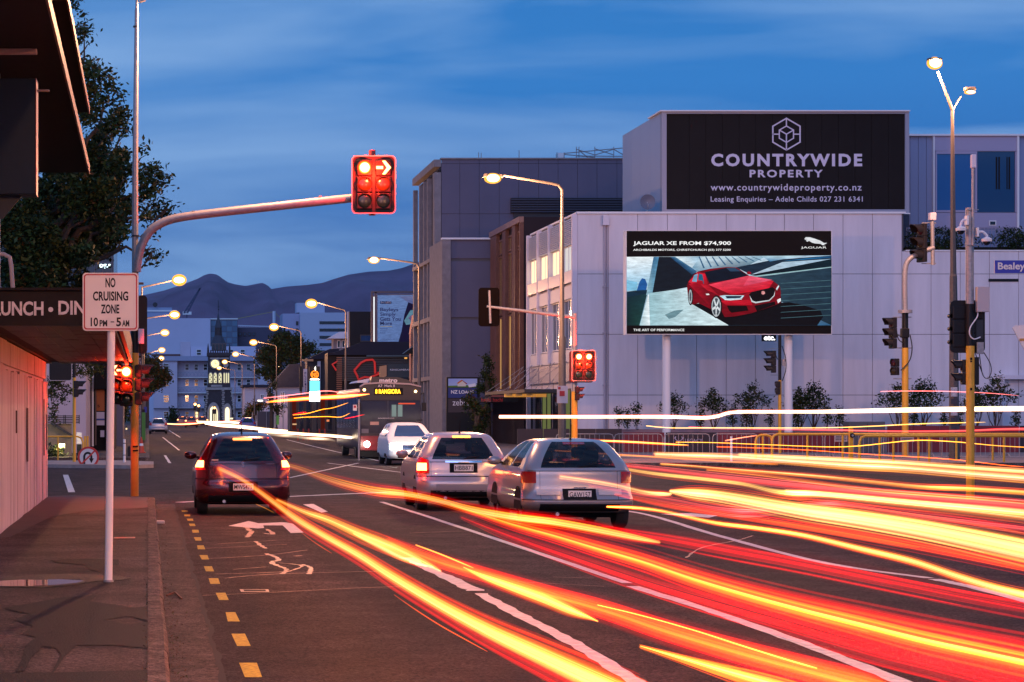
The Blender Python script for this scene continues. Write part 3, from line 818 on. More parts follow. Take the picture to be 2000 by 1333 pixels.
car = [
 (K(120,6,22), q(588, 560, 600, 520, 650, 450, 690, 420, 800, 395, 960, 378, 1060, 382, 1180, 460, 1300, 480, 1420, 520, 1470, 560, 1480, 620, 1475, 720, 1380, 755, 1200, 815, 1050, 845, 945, 852, 905, 770, 820, 780, 700, 720, 640, 735, 600, 690)),
 ([K(235,40,62), K(200,20,45), K(215,26,50), K(150,10,28), K(170,14,32)], q(600, 520, 690, 425, 760, 440, 790, 545, 880, 640)),
 ([K(190,18,40), K(160,12,32), K(110,6,22), K(120,6,22)], q(605, 540, 690, 520, 780, 600, 815, 760)),
 (K(12,22,38), q(755, 425, 960, 385, 1045, 385, 1170, 458, 990, 500, 800, 530)),
 (K(40,70,100), q(960, 387, 1045, 387, 1100, 418, 1000, 420)),
 (K(110,160,190), q(635, 515, 655, 455, 690, 440, 680, 520)),
 (K(30,90,120), q(692, 520, 700, 440, 735, 448, 750, 535, 710, 540)),
 ([K(240,60,85), K(225,70,95), K(205,24,48), K(215,20,44), K(190,12,34)], q(790, 545, 1170, 460, 1410, 510, 1360, 590, 1010, 640)),
 ([K(245,90,115), K(225,90,120), K(215,60,90)], q(1180, 462, 1400, 500, 1120, 560)),
 (K(150,10,28), q(860, 640, 1110, 640, 1180, 620, 1200, 700, 1120, 730, 940, 720)),
 ([K(215,22,44), K(205,20,42), K(165,10,30), K(150,8,26)], q(905, 700, 1190, 690, 1210, 740, 960, 740)),
 (K(15,8,12), q(1175, 640, 1200, 615, 1400, 568, 1425, 590, 1410, 650, 1370, 690, 1240, 712, 1200, 700)),
 (K(215,225,230), q(1180, 645, 1200, 708, 1240, 722, 1370, 700, 1418, 652, 1424, 600, 1412, 645, 1368, 690, 1240, 708, 1208, 696)),
 (K(225,150,150), q(1295, 610, 1310, 604, 1326, 612, 1328, 630, 1310, 640, 1294, 632)),
 (K(190,225,240), q(895, 652, 940, 645, 1130, 648, 1110, 675, 1000, 688, 940, 684)),
 (K(20,40,60), q(950, 652, 1110, 652, 1090, 672, 965, 676)),
 (K(240,250,255), q(940, 684, 1000, 688, 1110, 678, 1105, 685, 1000, 694, 945, 690)),
 (K(220,235,245), q(1430, 585, 1455, 550, 1462, 560, 1440, 600)),
 (K(16,6,8), q(965, 745, 1150, 745, 1170, 790, 1010, 812, 985, 790)),
 (K(16,6,8), q(1225, 745, 1420, 705, 1425, 735, 1250, 798)),
 (K(235,235,240), q(1440, 690, 1475, 672, 1478, 700, 1450, 722)),
 (K(170,12,32), q(668, 530, 700, 502, 735, 510, 740, 540, 700, 546)),
 (K(150,10,28), q(1150, 430, 1175, 418, 1196, 432, 1190, 450, 1160, 448)),
 (K(240,240,240), q(762, 632, 790, 630, 800, 642, 772, 645)),
]
def ell(cx_, cy_, a, b, c_, n_=18, t0=0): return (c_, q(*[v for k in range(n_) for v in (cx_ + a*math.cos(2*math.pi*k/n_), cy_ + b*math.sin(2*math.pi*k/n_))]))
car += [ell(865, 755, 54, 110, (.004, .004, .005)), ell(862, 755, 44, 95, K(185,195,200)), ell(862, 755, 36, 82, K(70,80,88))]
for k in range(5):
    a = 2*math.pi*k/5 + .3
    car.append((K(215,222,226), q(862+8*math.cos(a-.9), 755+14*math.sin(a-.9), 862+38*math.cos(a-.1), 755+86*math.sin(a-.1), 862+38*math.cos(a+.2), 755+86*math.sin(a+.2), 862+8*math.cos(a+.9), 755+14*math.sin(a+.9))))
car += [ell(618, 660, 24, 82, (.004, .004, .005)), ell(616, 660, 17, 68, K(170,180,186)), ell(616, 660, 9, 44, K(80,90,98))]
polys += car
cat_ = (K(225,228,232), q(1698, 112, 1712, 96, 1750, 97, 1800, 112, 1850, 130, 1885, 152, 1912, 150, 1905, 158, 1880, 168, 1900, 172, 1870, 172, 1850, 160, 1800, 156, 1775, 150, 1742, 132, 1725, 140, 1712, 130, 1722, 122, 1705, 122))
polys.append(cat_)
pst = poster(scn, 'advert_picture', WX(1224, sz), WX(1623.5, sz), WZ(652.5, sz), WZ(451.5, sz), sz, Wc, Hc, polys, em=1.0)
G_w1 = glow('screen_white', (1, 1, 1), 1.0)
def ct(body, x0, x1, y0, y1, bold):
    f = lambda x: 1224 + (x-20)/Wc*399.5
    h = lambda y: 451.5 + (y-34)/Hc*201
    ptext(scn, body, f(x0), f(x1), h(y0), h(y1), sz-.25, G_w1, bold)
ct('JAGUAR XE FROM $74,900', 82, 1012, 132, 178, .02)
ct('ARCHIBALDS MOTORS, CHRISTCHURCH (03) 377 5200', 82, 1010, 204, 228, .01)
ct('JAGUAR', 1678, 1922, 182, 206, .0)
ct('THE ART OF PERFORMANCE', 84, 568, 962, 984, .01)

# ------------------------------------------------------------------ brown finned building
Zb1, Zb2 = 131.0, 142.5
XB = WX(1023, Zb1)
br = thing('finned_building', 'brown building with tall timber coloured fins between the white and grey buildings', 'building', (XB, Zb1, 0))
tz = WZ(425, Zb1)
MB().box(XB+.02, WX(1200, Zb1), Zb1, Zb2+.5, .1, tz+.02).build('wall', mat('charcoal_cladding', (.022, .015, .02), .7, spec=.2), br)
tf = ST(XB, .30)
M_br = mat('brown_fin', (.15, .065, .045), .6, spec=.3, var=.2, vs=2)
fz0 = WZ(760, Zb1)
fu = [(Zb1+.35, .55), (Zb1+3.3, .9), (Zb1+6.7, .8), (Zb1+9.7, 1.0)]
for u, w_ in ((Zb1+.0, .25), (Zb1+1.75, 1.2), (Zb1+5.3, 1.2), (Zb1+8.9, 2.4)):
    MB(tf).box(u, u+w_, .0, .75, fz0, tz-.3).build('fin', M_br, br)
MB(tf).box(Zb1, Zb2, -.01, .95, tz-.28, tz+.05).build('roof_edge', mat('copper_edge', (.25, .13, .10), .5), br)
for (u0, u1) in ((Zb1+.27, Zb1+1.73), (Zb1+2.97, Zb1+5.28), (Zb1+6.52, Zb1+8.88)):
    lo = fz0
    for (za, zb_) in ((608, 760), (482, 605), (448, 480)):
        window(br, tf, u0+.05, u1-.05, WZ(za if za != 760 else 758, Zb1) if False else WZ(zb_, Zb1), WZ(za, Zb1), M_wood, glow('amber_room', (1.0, .55, .2), .5) if za == 608 else mat('amber_dim_glass', (.05, .03, .02), .08, emit=(1, .6, .3), es=.05), 2, 1, .10, out_=.3)
MB(tf).box(Zb1, Zb2, 0, .6, fz0-.45, fz0-.02).build('awning_edge', mat('terracotta', (.35, .10, .07), .6), br)
MB(ST(XB)).box(Zb1, Zb2, .30, 1.9, fz0-.75, fz0-.46).build('canopy', M_black, br)
ptext(br, 'sou', 970, 984, 762, 771, 130.0, M_white, .01)
ptext(br, 'hachi hachi', 940, 982, 777.5, 785, 129.9, mat('dull_red_letters', (.3, .02, .02), .5, emit=(.6, .03, .02), es=.15), .005)

# ------------------------------------------------------------------ big grey building
Zg, Zg2 = 150.0, 162.5
XG = WX(862, Zg)
gb = thing('apartment_block', 'tall grey concrete building with deep framed side behind the orange street lamp', 'building', (XG, Zg, 0))
gt = WZ(310, Zg)
M_gp = mat('grey_cladding_panel', (.115, .11, .165), .6, spec=.25, var=.08, vs=.3)
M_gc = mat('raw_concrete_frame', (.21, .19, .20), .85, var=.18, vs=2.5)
MB().box(XG+.3, WX(1240, Zg), Zg+.06, Zg2, .1, gt-.02).build('wall', M_joint, gb)
gcols = [862, 898, 936, 975, 1013, 1052, 1090, 1128, 1166, 1205, 1240]
grows = [312, 320, 418, 520, 620, 720]
for i in range(len(gcols)-1):
    for j in range(len(grows)-1):
        MB().box(WX(gcols[i], Zg)+.012, WX(gcols[i+1], Zg)-.012, Zg, Zg+.08, WZ(grows[j+1], Zg)+.012, WZ(grows[j], Zg)-.012).build('panel', M_gp, gb)
MB().fbox(861, 1240, 308.5, 311.5, Zg-.1, .6).build('roof_edge', M_gc, gb)
# dark louvred plant band
mb = MB(); mb.fbox(998, 1221, 387, 416, Zg-.25, .24)
pb = mb.build('plant_screen', M_black, gb)
s0 = MB().fbox(998, 1221, 412.5, 415, Zg-.4, .14).build('louvre', mat('louvre_blue_black', (.02, .025, .05), .5), pb)
for k in range(1, 6): share(s0, 'louvre', pb, dz=k*4.7*Zg/FP)
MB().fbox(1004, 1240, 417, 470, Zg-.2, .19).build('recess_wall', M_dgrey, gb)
# framed side
tf = ST(XG-.02, .45)
bays = [Zg, Zg+.9, Zg+4.4, Zg+7.2, Zg+9.9, Zg+12.4]
mb = MB(tf)
mb.box(Zg, Zg+1.0, 0, .95, .1, gt-.9)
mb.build('column', M_gc, gb)
for u in (Zg+3.9, Zg+6.0, Zg+8.4, Zg+11.9):
    MB(tf).box(u, u+.42, .25, .9, .1, gt-.9).build('column', M_gc, gb)
for py, py2 in ((326, 312), (507, 500), (625, 616), (742, 734)):
    MB(tf).box(Zg, Zg+12.4, .0, 1.0, WZ(py, Zg), WZ(py2, Zg)).build('floor_beam', M_gc, gb)
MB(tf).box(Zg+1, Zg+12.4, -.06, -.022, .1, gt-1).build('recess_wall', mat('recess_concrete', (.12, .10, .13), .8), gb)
for (a, b) in ((742, 820), (625, 734), (507, 616), (326, 500)):
    for u0, u1 in ((Zg+1.1, Zg+3.8), (Zg+4.4, Zg+5.9), (Zg+6.5, Zg+8.3), (Zg+8.9, Zg+11.8)):
        window(gb, tf, u0, u1, WZ(b, Zg)+.1, WZ(a, Zg)-.1, M_dgrey, M_glass, 1, 1, .06, out_=.12)
# rooftop scaffold fence
rf = thing('rooftop_netting', 'blue netting on rooftop rails at the top of the grey building', 'netting', (WX(1150, Zg+4), Zg+4, gt))
for k, px in enumerate((1088, 1102, 1126, 1131, 1162, 1199, 1221)):
    MB().fbox(px-.6, px+.6, 287 if k > 1 else 298, 311, Zg+4, .08).build('rail_post', M_galv, rf)
mb = MB()
for a, b, ya, yb in ((1102, 1221, 300, 289), (1102, 1162, 302, 308), (1126, 1162, 292, 303), (1162, 1199, 303, 292), (1199, 1221, 292, 305), (1126, 1221, 305, 305.8), (1162, 1199, 291, 303), (1131, 1148, 294, 308)):
    mb.tube([(WX(a, Zg+4), Zg+4, WZ(ya, Zg+4)), (WX(b, Zg+4), Zg+4, WZ(yb, Zg+4))], .035, 5)
mb.build('brace', M_galv, rf)
MB().fbox(1090, 1101, 299, 310.5, Zg+3.5, .9).build('vent_box', M_white, rf)
for px, t_ in ((935, 298), (940, 299), (1014, 294)):
    tag(MB().fbox(px-.6, px+.6, t_, 309, Zg+1, .07).build('roof_pipe', M_galv), {935: 'left one of the paired thin roof pipes on the grey building', 940: 'right one of the paired thin roof pipes on the grey building', 1014: 'single thin roof pipe near the middle of the grey building'}[px], 'pipe')
# lower grey block in front
Zl = 143.4; XLo = WX(877, Zl)
lb = thing('stair_block', 'lower plain grey block attached in front of the tall grey building', 'building', (XLo, Zl, 0))
lt = WZ(466, Zl)
MB().box(XLo+.1, WX(1000, Zl), Zl+.05, Zg-.3, .1, lt-.02).build('wall', M_joint, lb)
for a, b in ((469, 505), (511, 620), (625, 740), (742, 850)):
    MB().box(XLo+.1, WX(1000, Zl), Zl-.02, Zl+.07, max(.1, WZ(b, Zl)), WZ(a, Zl)).build('panel', M_gp, lb)
MB().fbox(863, 966, 464.5, 468, Zl-.2, .5).build('roof_edge', M_white, lb)
MB().box(WX(863, Zl), XLo+.09, Zl-.15, Zl+6.3, .1, lt-.1).build('column', M_gc, lb)

# ------------------------------------------------------------------ shop sign board (house advert / zebra)
Zz = 138.0
zs = thing('shop_sign_board', 'tall black framed sign board with house picture beside the grey column', 'sign', (WX(905, Zz), Zz, .13))
MB().fbox(872, 937, 737, 845, Zz, .25).build('frame', M_black, zs)
poster(zs, 'house_picture', WX(875.5, Zz), WX(932, Zz), WZ(757, Zz), WZ(740, Zz), Zz-.01, 56, 17, [
    ([K(150,170,225), K(170,190,235), K(190,205,235), K(170,190,225)], [(0, 0), (56, 0), (56, 17), (0, 17)]),
    (K(90,130,50), [(0, 14), (56, 12), (56, 17), (0, 17)]), (K(225,215,200), [(18, 15), (18, 8), (26, 3), (34, 8), (34, 15)]),
    (K(215,120,40), [(16, 9), (26, 2), (28, 4), (19, 10)]), (K(150,40,30), [(26, 2), (37, 10), (35, 11), (27, 4)]), (K(240,240,245), [(38, 12), (52, 9), (54, 15), (40, 17)])])
MB().fbox(875.5, 932, 758, 777.5, Zz-.02, .02).build('blue_panel', mat('navy_print', (.01, .03, .18), .5), zs)
ptext(zs, 'NZ LOANS', 881, 925, 762.5, 769.5, Zz-.03, M_white, .03)
MB().fbox(875.5, 932, 779, 806, Zz-.02, .02).build('brown_panel', mat('brown_print', (.04, .025, .03), .5), zs)
ptext(zs, 'zebra', 884, 917, 780.5, 792.5, Zz-.03, M_white, .0)

# ------------------------------------------------------------------ billboard by the gabled house
Zy = 215.0
by = thing('estate_billboard', 'tall pale blue estate agent billboard on a dark steel frame', 'billboard', (WX(775, Zy), Zy, 0))
MB().fbox(737, 830, 575, 682, Zy, .3).build('panel', mat('billboard_back', (.2, .25, .4), .6), by)
mb = MB(); mb.fbox(732, 736, 571, 700, Zy-.5, .35); mb.fbox(725, 728.5, 573, 690, Zy+1.4, .35); mb.fbox(725, 820, 569, 573, Zy-.5, .35); mb.fbox(728.6, 731.9, 578, 690, Zy+.2, .2)
mb.build('frame', mat('bronze_frame', (.10, .08, .09), .5, .4), by)
MB().fbox(729.5, 731.6, 580, 683, Zy-.52, .06).build('light_strip', glow('billboard_tube', (.9, .95, 1), 1.2), by)
poster(by, 'advert_print', WX(737.5, Zy), WX(829, Zy), WZ(680, Zy), WZ(577, Zy), Zy-.02, 92, 103, [
    ([K(118,150,215), K(120,150,212), K(105,135,200), K(112,142,208)], [(0, 0), (92, 0), (92, 103), (0, 103)]),
    (K(22,18,60), [(60, 14), (92, 12), (92, 94), (40, 94), (47, 70), (52, 40)]),
    ([K(120,130,185), K(140,150,200), K(90,100,160), K(110,120,180)], [(42, 2), (92, 0), (92, 26), (58, 13)]),
    (K(110,160,185), [(52, 50), (64, 30), (88, 24), (92, 46), (70, 56), (56, 58)]), (K(120,100,150), [(60, 44), (74, 34), (80, 40), (66, 52)]),
    (K(20,30,85), [(0, 94), (92, 93), (92, 103), (0, 103)]), (K(20,30,85), [(5, 12), (27, 12), (27, 17), (5, 17)]), (K(190,170,120), [(5, 60.5), (28, 60.5), (28, 61.4), (5, 61.4)])], em=.62)
M_navy = mat('navy_letters', (.01, .02, .12), .5)
Zt = Zy-.06
for s_, a, b, c_, d_ in (('Bayleys', 742.5, 778, 601.5, 610.5), ('Simply', 742.5, 773, 610.5, 619.5), ('Gets You', 742.5, 782.5, 619.3, 627.5), ('More', 742.5, 766, 628.3, 635.5)):
    ptext(by, s_, a, b, c_, d_, Zt, M_navy, .02)
for s_, a, b, c_, d_ in (('Knowledge', 742.5, 757, 641, 643.6), ('Experience', 742.5, 757, 645, 647.5), ('Results', 742.5, 753, 649, 651.2), ('Leaders in Residential', 742.5, 771, 661.4, 663.8), ('Real Estate', 742.5, 758, 664.8, 666.8)):
    ptext(by, s_, a, b, c_, d_, Zt, M_navy, .0)
ptext(by, 'Call Us Today 03 375 4700', 742, 785, 672.5, 676, Zt, M_white, .0)
ptext(by, 'BAYLEYS', 744, 763, 589.5, 592.8, Zt, M_white, .0)

# ------------------------------------------------------------------ gabled timber house
Zh = 168.0
gh = thing('gabled_house', 'narrow weatherboard house with steep gable squeezed beside the grey frame', 'house', (WX(815, Zh), Zh, 0))
MB().box(WX(803, Zh), WX(850, Zh), Zh, Zh+1.2, 0, WZ(652, Zh)).build('wall', mat('weatherboard', (.23, .13, .12), .7), gh)
MB().prism([(WX(802, Zh), WZ(652, Zh)), (WX(808, Zh), WZ(616, Zh)), (WX(814, Zh), WZ(614, Zh)), (WX(832, Zh), WZ(652, Zh))], 'y', Zh-.1, Zh+1.2).build('gable', mat('weatherboard_lit_tone', (.33, .19, .14), .7), gh)  # same boards, with light put into a brighter copy of their colour
b0 = MB().fbox(802, 832, 797, 800, Zh-.12, .1).build('weatherboard', MATS['weatherboard'], gh)
for k in range(1, 42): share(b0, 'weatherboard', gh, dz=k*3.6*Zh/FP)
MB().prism([(WX(784, Zh), WZ(692, Zh)), (WX(816, Zh), WZ(668, Zh)), (WX(818, Zh), WZ(674, Zh)), (WX(818, Zh), WZ(692, Zh))], 'y', Zh-1.6, Zh-.2).build('porch_roof', M_black, gh)
window(gh, FT(Zh-.13), WX(806, Zh), WX(816, Zh), WZ(742, Zh), WZ(697, Zh), M_white, M_glass, 2, 1, .06)
# ------------------------------------------------------------------ dark shops along the right
def block(name, label, px0, px1, py0, Z, depth, m, org=None, py1=None, cat='building'):
    t = thing(name, label, cat, (WX((px0+px1)/2, Z), Z, 0))
    mb = MB(); mb.box(WX(px0, Z), WX(px1, Z), Z, Z+depth, (elev(Z) if py1 is None else WZ(py1, Z)), WZ(py0, Z)); mb.build('wall', m, t)
    return t
M_dk = mat('black_cladding', (.009, .009, .012), .6, spec=.2)
d1 = block('camera_shop', 'dark shop with red outlined mural behind the bus roof', 640, 822, 690, 190, 3, M_dk)
MB().prism([(WX(640, 189.8), WZ(694, 189.8)), (WX(708, 189.8), WZ(668, 189.8)), (WX(822, 189.8), WZ(668, 189.8)), (WX(822, 189.8), WZ(694, 189.8))], 'y', 189.5, 193).build('roof', mat('dark_roof', (.016, .019, .034), .7, spec=.15), d1)
MB().fbox(716, 822, 694, 697, 188.9, .3).build('gutter', mat('gutter_teal', (.03, .07, .09), .5), d1)
def poly_tube(pts, Z, r, m_i=0):
    MB().tube([(WX(a, Z), Z, WZ(b, Z)) for a, b in pts], r, 6, m_i).build('mural_outline', mat('mural_red', (.5, .02, .02), .5, emit=(.6, .02, .01), es=.35), d1)
poly_tube([(692, 724), (705, 709), (715, 704), (728, 703), (732, 708), (733, 730)], 189.0, .09)
poly_tube([(692, 724), (698, 735), (700, 742), (712, 737), (722, 738), (740, 731), (738, 727)], 189.0, .09)
poly_tube([(660, 706), (649, 712), (657, 724)], 189.0, .07)
s0 = MB().fbox(660, 820, 742, 744.2, 189.3, .15).build('slat', mat('slat_teal_black', (.03, .04, .05), .5), d1)
for k in range(1, 14): share(s0, 'slat', d1, dz=k*3.4*189/FP)
MB().fbox(757, 802, 711, 738, 187, .2).build('sign_panel', mat('teal_black', (.012, .03, .04), .5), d1)
ptext(d1, 'KENSCAMERAS', 762, 800, 721, 724.3, 186.9, M_white, .0)
pl_ = MB().prism([(WX(742, 150), WZ(716, 150)), (WX(755, 150), WZ(713.5, 150)), (WX(755, 150), WZ(735, 150)), (WX(742, 150), WZ(740, 150))], 'y', 150, 150.3)
tag(pl_.build('hanging_sign', mat('tan_sign', (.42, .24, .12), .6)), 'small tan hanging sign above the bus roof', 'sign')
d2 = block('dark_tower', 'tall black box building left of the pale estate billboard', 683, 735, 609, 235, 2, M_dk)
MB().fbox(679, 682.8, 609, 680, 236, .6).build('lit_side_strip', mat('grey_edge', (.4, .42, .5), .5), d2)  # lit side of the tower, painted as a pale strip
window(d2, FT(234.9), WX(703, 235), WX(727, 235), WZ(668, 235), WZ(654, 235), M_dgrey, mat('dusk_glass', (.02, .05, .12), .1), 1, 1, .1)
d3 = block('grey_shed', 'dark grey shed with angled roof between tree and florist sign', 600, 660, 700, 205, 3, mat('slate_wall', (.02, .023, .035), .6, spec=.2))
MB().prism([(WX(600, 204.8), WZ(702, 204.8)), (WX(644, 204.8), WZ(682, 204.8)), (WX(662, 204.8), WZ(682, 204.8)), (WX(662, 204.8), WZ(702, 204.8))], 'y', 204.5, 208.5).build('roof', MATS['dark_roof'], d3)
MB().fbox(592, 612, 702, 706, 203, .6).build('awning_edge', mat('tan_sign', (.42, .24, .12), .6), d3)
MB().fbox(620, 626, 706, 800, 204.7, .3).build('pale_corner_strip', mat('grey_edge', (.4, .42, .5), .5), d3)  # pale grey strip up the shed corner
s0 = MB().fbox(658, 668, 790, 792, 188.4, .4).build('slat', mat('slat_lit_tone', (.25, .10, .05), .6), d1)  # light on these slats is put into their colour
for k in range(1, 24): share(s0, 'slat', d1, dz=k*4*188.4/FP)
d4 = thing('roofed_cottage', 'white walled cottage with steep dark slate roof below the tree', 'house', (WX(570, 255), 255, elev(255)))
MB().box(WX(536, 255), WX(592, 255), 255, 258, elev(255), WZ(752, 255)).build('wall', mat('pale_render', (.5, .45, .5), .7), d4)
MB().prism([(WX(527, 254.6), WZ(756, 254.6)), (WX(566, 254.6), WZ(712, 254.6)), (WX(596, 254.6), WZ(710, 254.6)), (WX(600, 254.6), WZ(756, 254.6))], 'y', 254.5, 258.5).build('roof', mat('slate_roof', (.022, .025, .042), .7, spec=.15, var=.2, vs=3), d4)
window(d4, FT(254.9), WX(548, 255), WX(556, 255), WZ(790, 255), WZ(765, 255), M_white, M_glass, 2, 2, .08)
d5 = block('low_shops', 'long low dark shopfront behind the bus and light trails', 566, 830, 772, 186, 3, mat('shopfront_dark', (.016, .013, .018), .5))
random.seed(21)
for k in range(18):
    x = 568 + k*14
    lit = random.random() < .35
    window(d5, FT(185.9), WX(x, 186), WX(x+12.5, 186), elev(186)+.5, WZ(778, 186), M_dgrey, glow('dim_shop', (.9, .12, .08), .07) if lit else M_glass, 1, 2, .08)
d6 = block('corner_house', 'small white house beyond the bus at the end of the street', 478, 526, 757, 330, 8, mat('pale_render', (.5, .45, .5), .7))
MB().box(WX(474, 330), WX(528, 330), 329.4, 339, WZ(757, 330), WZ(752, 330)).build('roof', MATS['slate_roof'], d6)
window(d6, FT(329.9), WX(508, 330), WX(516, 330), WZ(780, 330), WZ(770, 330), M_white, M_glass, 2, 1, .1)
fs_ = thing('florist_sign', 'narrow vertical white sign reading FLORIST on a grey post', 'sign', (WX(596, 200), 200, elev(200)))
MB().fbox(593, 600, 721, 765, 200, .2).build('board', mat('sign_white', (.45, .45, .55), .5), fs_)
MB().fbox(595.5, 597.5, 765, 832, 200.05, .1).build('post', M_galv, fs_)
for k, ch in enumerate('FLORIST'):
    ptext(fs_, ch, 594.8, 598.2, 727+k*5.5, 731.5+k*5.5, 199.95, M_navy, .02)
MB().fbox(585, 590, 716, 765, 202, .2).build('board', M_black, fs_)
pt = thing('pylon_sign', 'glowing pylon sign with orange ring emblem over blue and white light boxes', 'sign', (WX(614.5, 150), 150, elev(150)))
MB().fbox(604, 625, 716, 785, 150.1, .35).build('frame', M_black, pt)
MB().fbox(605, 624.5, 744.5, 764, 150, .1).build('blue_light_box', glow('lit_blue', (.18, .75, 1.0), 1.6), pt)
MB().fbox(604.5, 625, 765, 784.5, 149.95, .14).build('white_light_box', glow('lit_cool_white', (.9, .97, 1.0), 3.0), pt)
MB().fbox(606, 623.5, 740.5, 742.6, 150, .1).build('light_bar', G_white, pt)
mb = MB(); c = (WX(614.5, 150), 149.95, WZ(732, 150)); rr = 7*150/FP
mb.tube([(c[0]+rr*math.cos(2*math.pi*k/20), c[1], c[2]+rr*math.sin(2*math.pi*k/20)) for k in range(21)], .035, 6)
mb.build('ring_emblem', glow('lit_orange', (1, .22, .02), 2.5), pt)
ptext(pt, 'NS', 610, 619, 728, 736.5, 149.9, MATS['lit_orange'], .03)
for k in range(3): MB().fbox(615.2, 616.8, 717+k*2.4, 718.6+k*2.4, 150, .08).build('light_dot', G_white, pt)
MB().fbox(611, 618, 785, 850, 150.15, .2).build('post', M_dgrey, pt)

# ------------------------------------------------------------------ far white office tower
Zo = 640.0
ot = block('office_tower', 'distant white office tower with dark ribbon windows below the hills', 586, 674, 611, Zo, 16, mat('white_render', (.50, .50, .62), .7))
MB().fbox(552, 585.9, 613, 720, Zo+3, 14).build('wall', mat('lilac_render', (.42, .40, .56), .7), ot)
MB().fbox(579, 634, 592, 611, Zo+4, 6).build('plant_room', MATS['white_render'], ot)
for k in range(5):
    y = 628+k*14.2
    window(ot, FT(Zo-.1), WX(624, Zo), WX(673, Zo), WZ(y+5.5, Zo), WZ(y, Zo), M_dgrey, M_glass, 5, 1, .2)
    window(ot, FT(Zo+2.9), WX(579.5, Zo), WX(584, Zo), WZ(y+7, Zo), WZ(y-1, Zo), M_dgrey, M_glass, 1, 1, .2)
st = block('flat_roof_office', 'low office with projecting flat roof in front of the white tower', 651, 690, 657, 300, 3, mat('grey_render', (.22, .2, .24), .7))
MB().prism([(WX(640, 299), WZ(662, 299)), (WX(662, 299), WZ(649, 299)), (WX(690, 299), WZ(649, 299)), (WX(690, 299), WZ(662, 299))], 'y', 298, 304).build('roof', M_pan_b, st)
for k in range(3): window(st, FT(299.9), WX(658+k*9, 300), WX(665+k*9, 300), WZ(680, 300), WZ(665, 300), M_white, M_glass, 1, 1, .1)

# ------------------------------------------------------------------ big white block, glass block behind the hotel
Zk = 600.0
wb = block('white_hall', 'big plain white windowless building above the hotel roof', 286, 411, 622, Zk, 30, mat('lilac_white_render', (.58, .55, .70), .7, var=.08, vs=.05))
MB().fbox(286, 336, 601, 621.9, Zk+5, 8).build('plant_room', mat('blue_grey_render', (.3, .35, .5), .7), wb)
MB().fbox(286, 345, 606, 609, Zk+4.6, .3).build('roof_rail', M_white, wb)
MB().disc((WX(303, Zk+4), Zk+4, WZ(594, Zk)), .62, 16, 'y', .3).build('satellite_dish', M_dgrey, wb)
gl = block('glass_office', 'blue glazed office block rising behind the clock tower spire', 411.2, 464, 624, Zk+2, 25, mat('blue_glass_wall', (.03, .07, .16), .15, spec=.8))
for k in range(5):
    for j in range(5):
        MB().fbox(412+k*10.4, 421.6+k*10.4, 627+j*11, 637+j*11, Zk+1.6, .3).build('pane', mat('curtain_glass_%d' % ((k+j) % 2), ((.05, .14, .25), (.03, .09, .19))[(k+j) % 2], .08, spec=1.0), gl)
MB().fbox(411, 464.5, 622, 624.4, Zk+1.4, .6).build('roof_edge', M_white, gl)
gr2 = block('brick_office', 'dark banded office behind the hotel between tower and crane', 464.5, 552, 640, Zk+6, 20, mat('dark_band_wall', (.06, .055, .10), .7))
for k in range(4):
    window(gr2, FT(Zk+5.8), WX(468+k*9, Zk), WX(474+k*9, Zk), WZ(655, Zk), WZ(648, Zk), M_dgrey, mat('dusk_glass', (.02, .05, .12), .1), 1, 1, .2)
# cranes
cr_ = thing('tower_crane', 'distant white tower crane jib beyond the street lamps', 'crane', (WX(535, 700), 700, 0))
mb = MB()
for a, b, c_, d_ in ((465, 636, 560, 640), (465, 642, 560, 646)):
    mb.tube([(WX(a, 700), 700, WZ(b, 700)), (WX(c_, 700), 700, WZ(d_, 700))], .16, 5)
for k in range(22):
    x = 466 + k*4.2
    mb.tube([(WX(x, 700), 700, WZ(636.2, 700)), (WX(x+2.1, 700), 700, WZ(642.5, 700)), (WX(x+4.2, 700), 700, WZ(636.4, 700))], .09, 4)
mb.tube([(WX(535, 700), 700, 0), (WX(535, 700), 700, WZ(608, 700))], .5, 5)
mb.build('jib', mat('crane_white', (.6, .6, .7), .5), cr_)
mb = MB(); mb.tube([(WX(457, 700), 700, WZ(624, 700)), (WX(535, 700), 700, WZ(609, 700)), (WX(562, 700), 700, WZ(636, 700))], .1, 4); mb.build('tie_bar', mat('crane_yellow', (.4, .32, .05), .5), cr_)
cr2 = thing('luffing_crane', 'dark lattice crane boom leaning right above the white hall', 'crane', (WX(360, 640), 640, 0))
mb = MB()
mb.tube([(WX(359, 640), 640, WZ(612, 640)), (WX(391, 640), 640, WZ(563, 640))], .22, 5); mb.tube([(WX(366, 640), 640, WZ(612, 640)), (WX(391, 640), 640, WZ(563, 640))], .22, 5)
for k in range(8):
    t = k/8; mb.tube([(WX(359+32*t, 640), 640, WZ(612-49*t, 640)), (WX(366+25*(t+.06), 640), 640, WZ(612-49*(t+.06), 640))], .12, 4)
mb.build('boom', mat('crane_grey', (.05, .06, .12), .6), cr2)
MB().fbox(357, 374, 609, 615, 640, 2).build('cab', M_white, cr2)
MB().fbox(364, 366, 615, 640, 640.5, .8).build('mast', mat('crane_grey', (.05, .06, .12), .6), cr2)

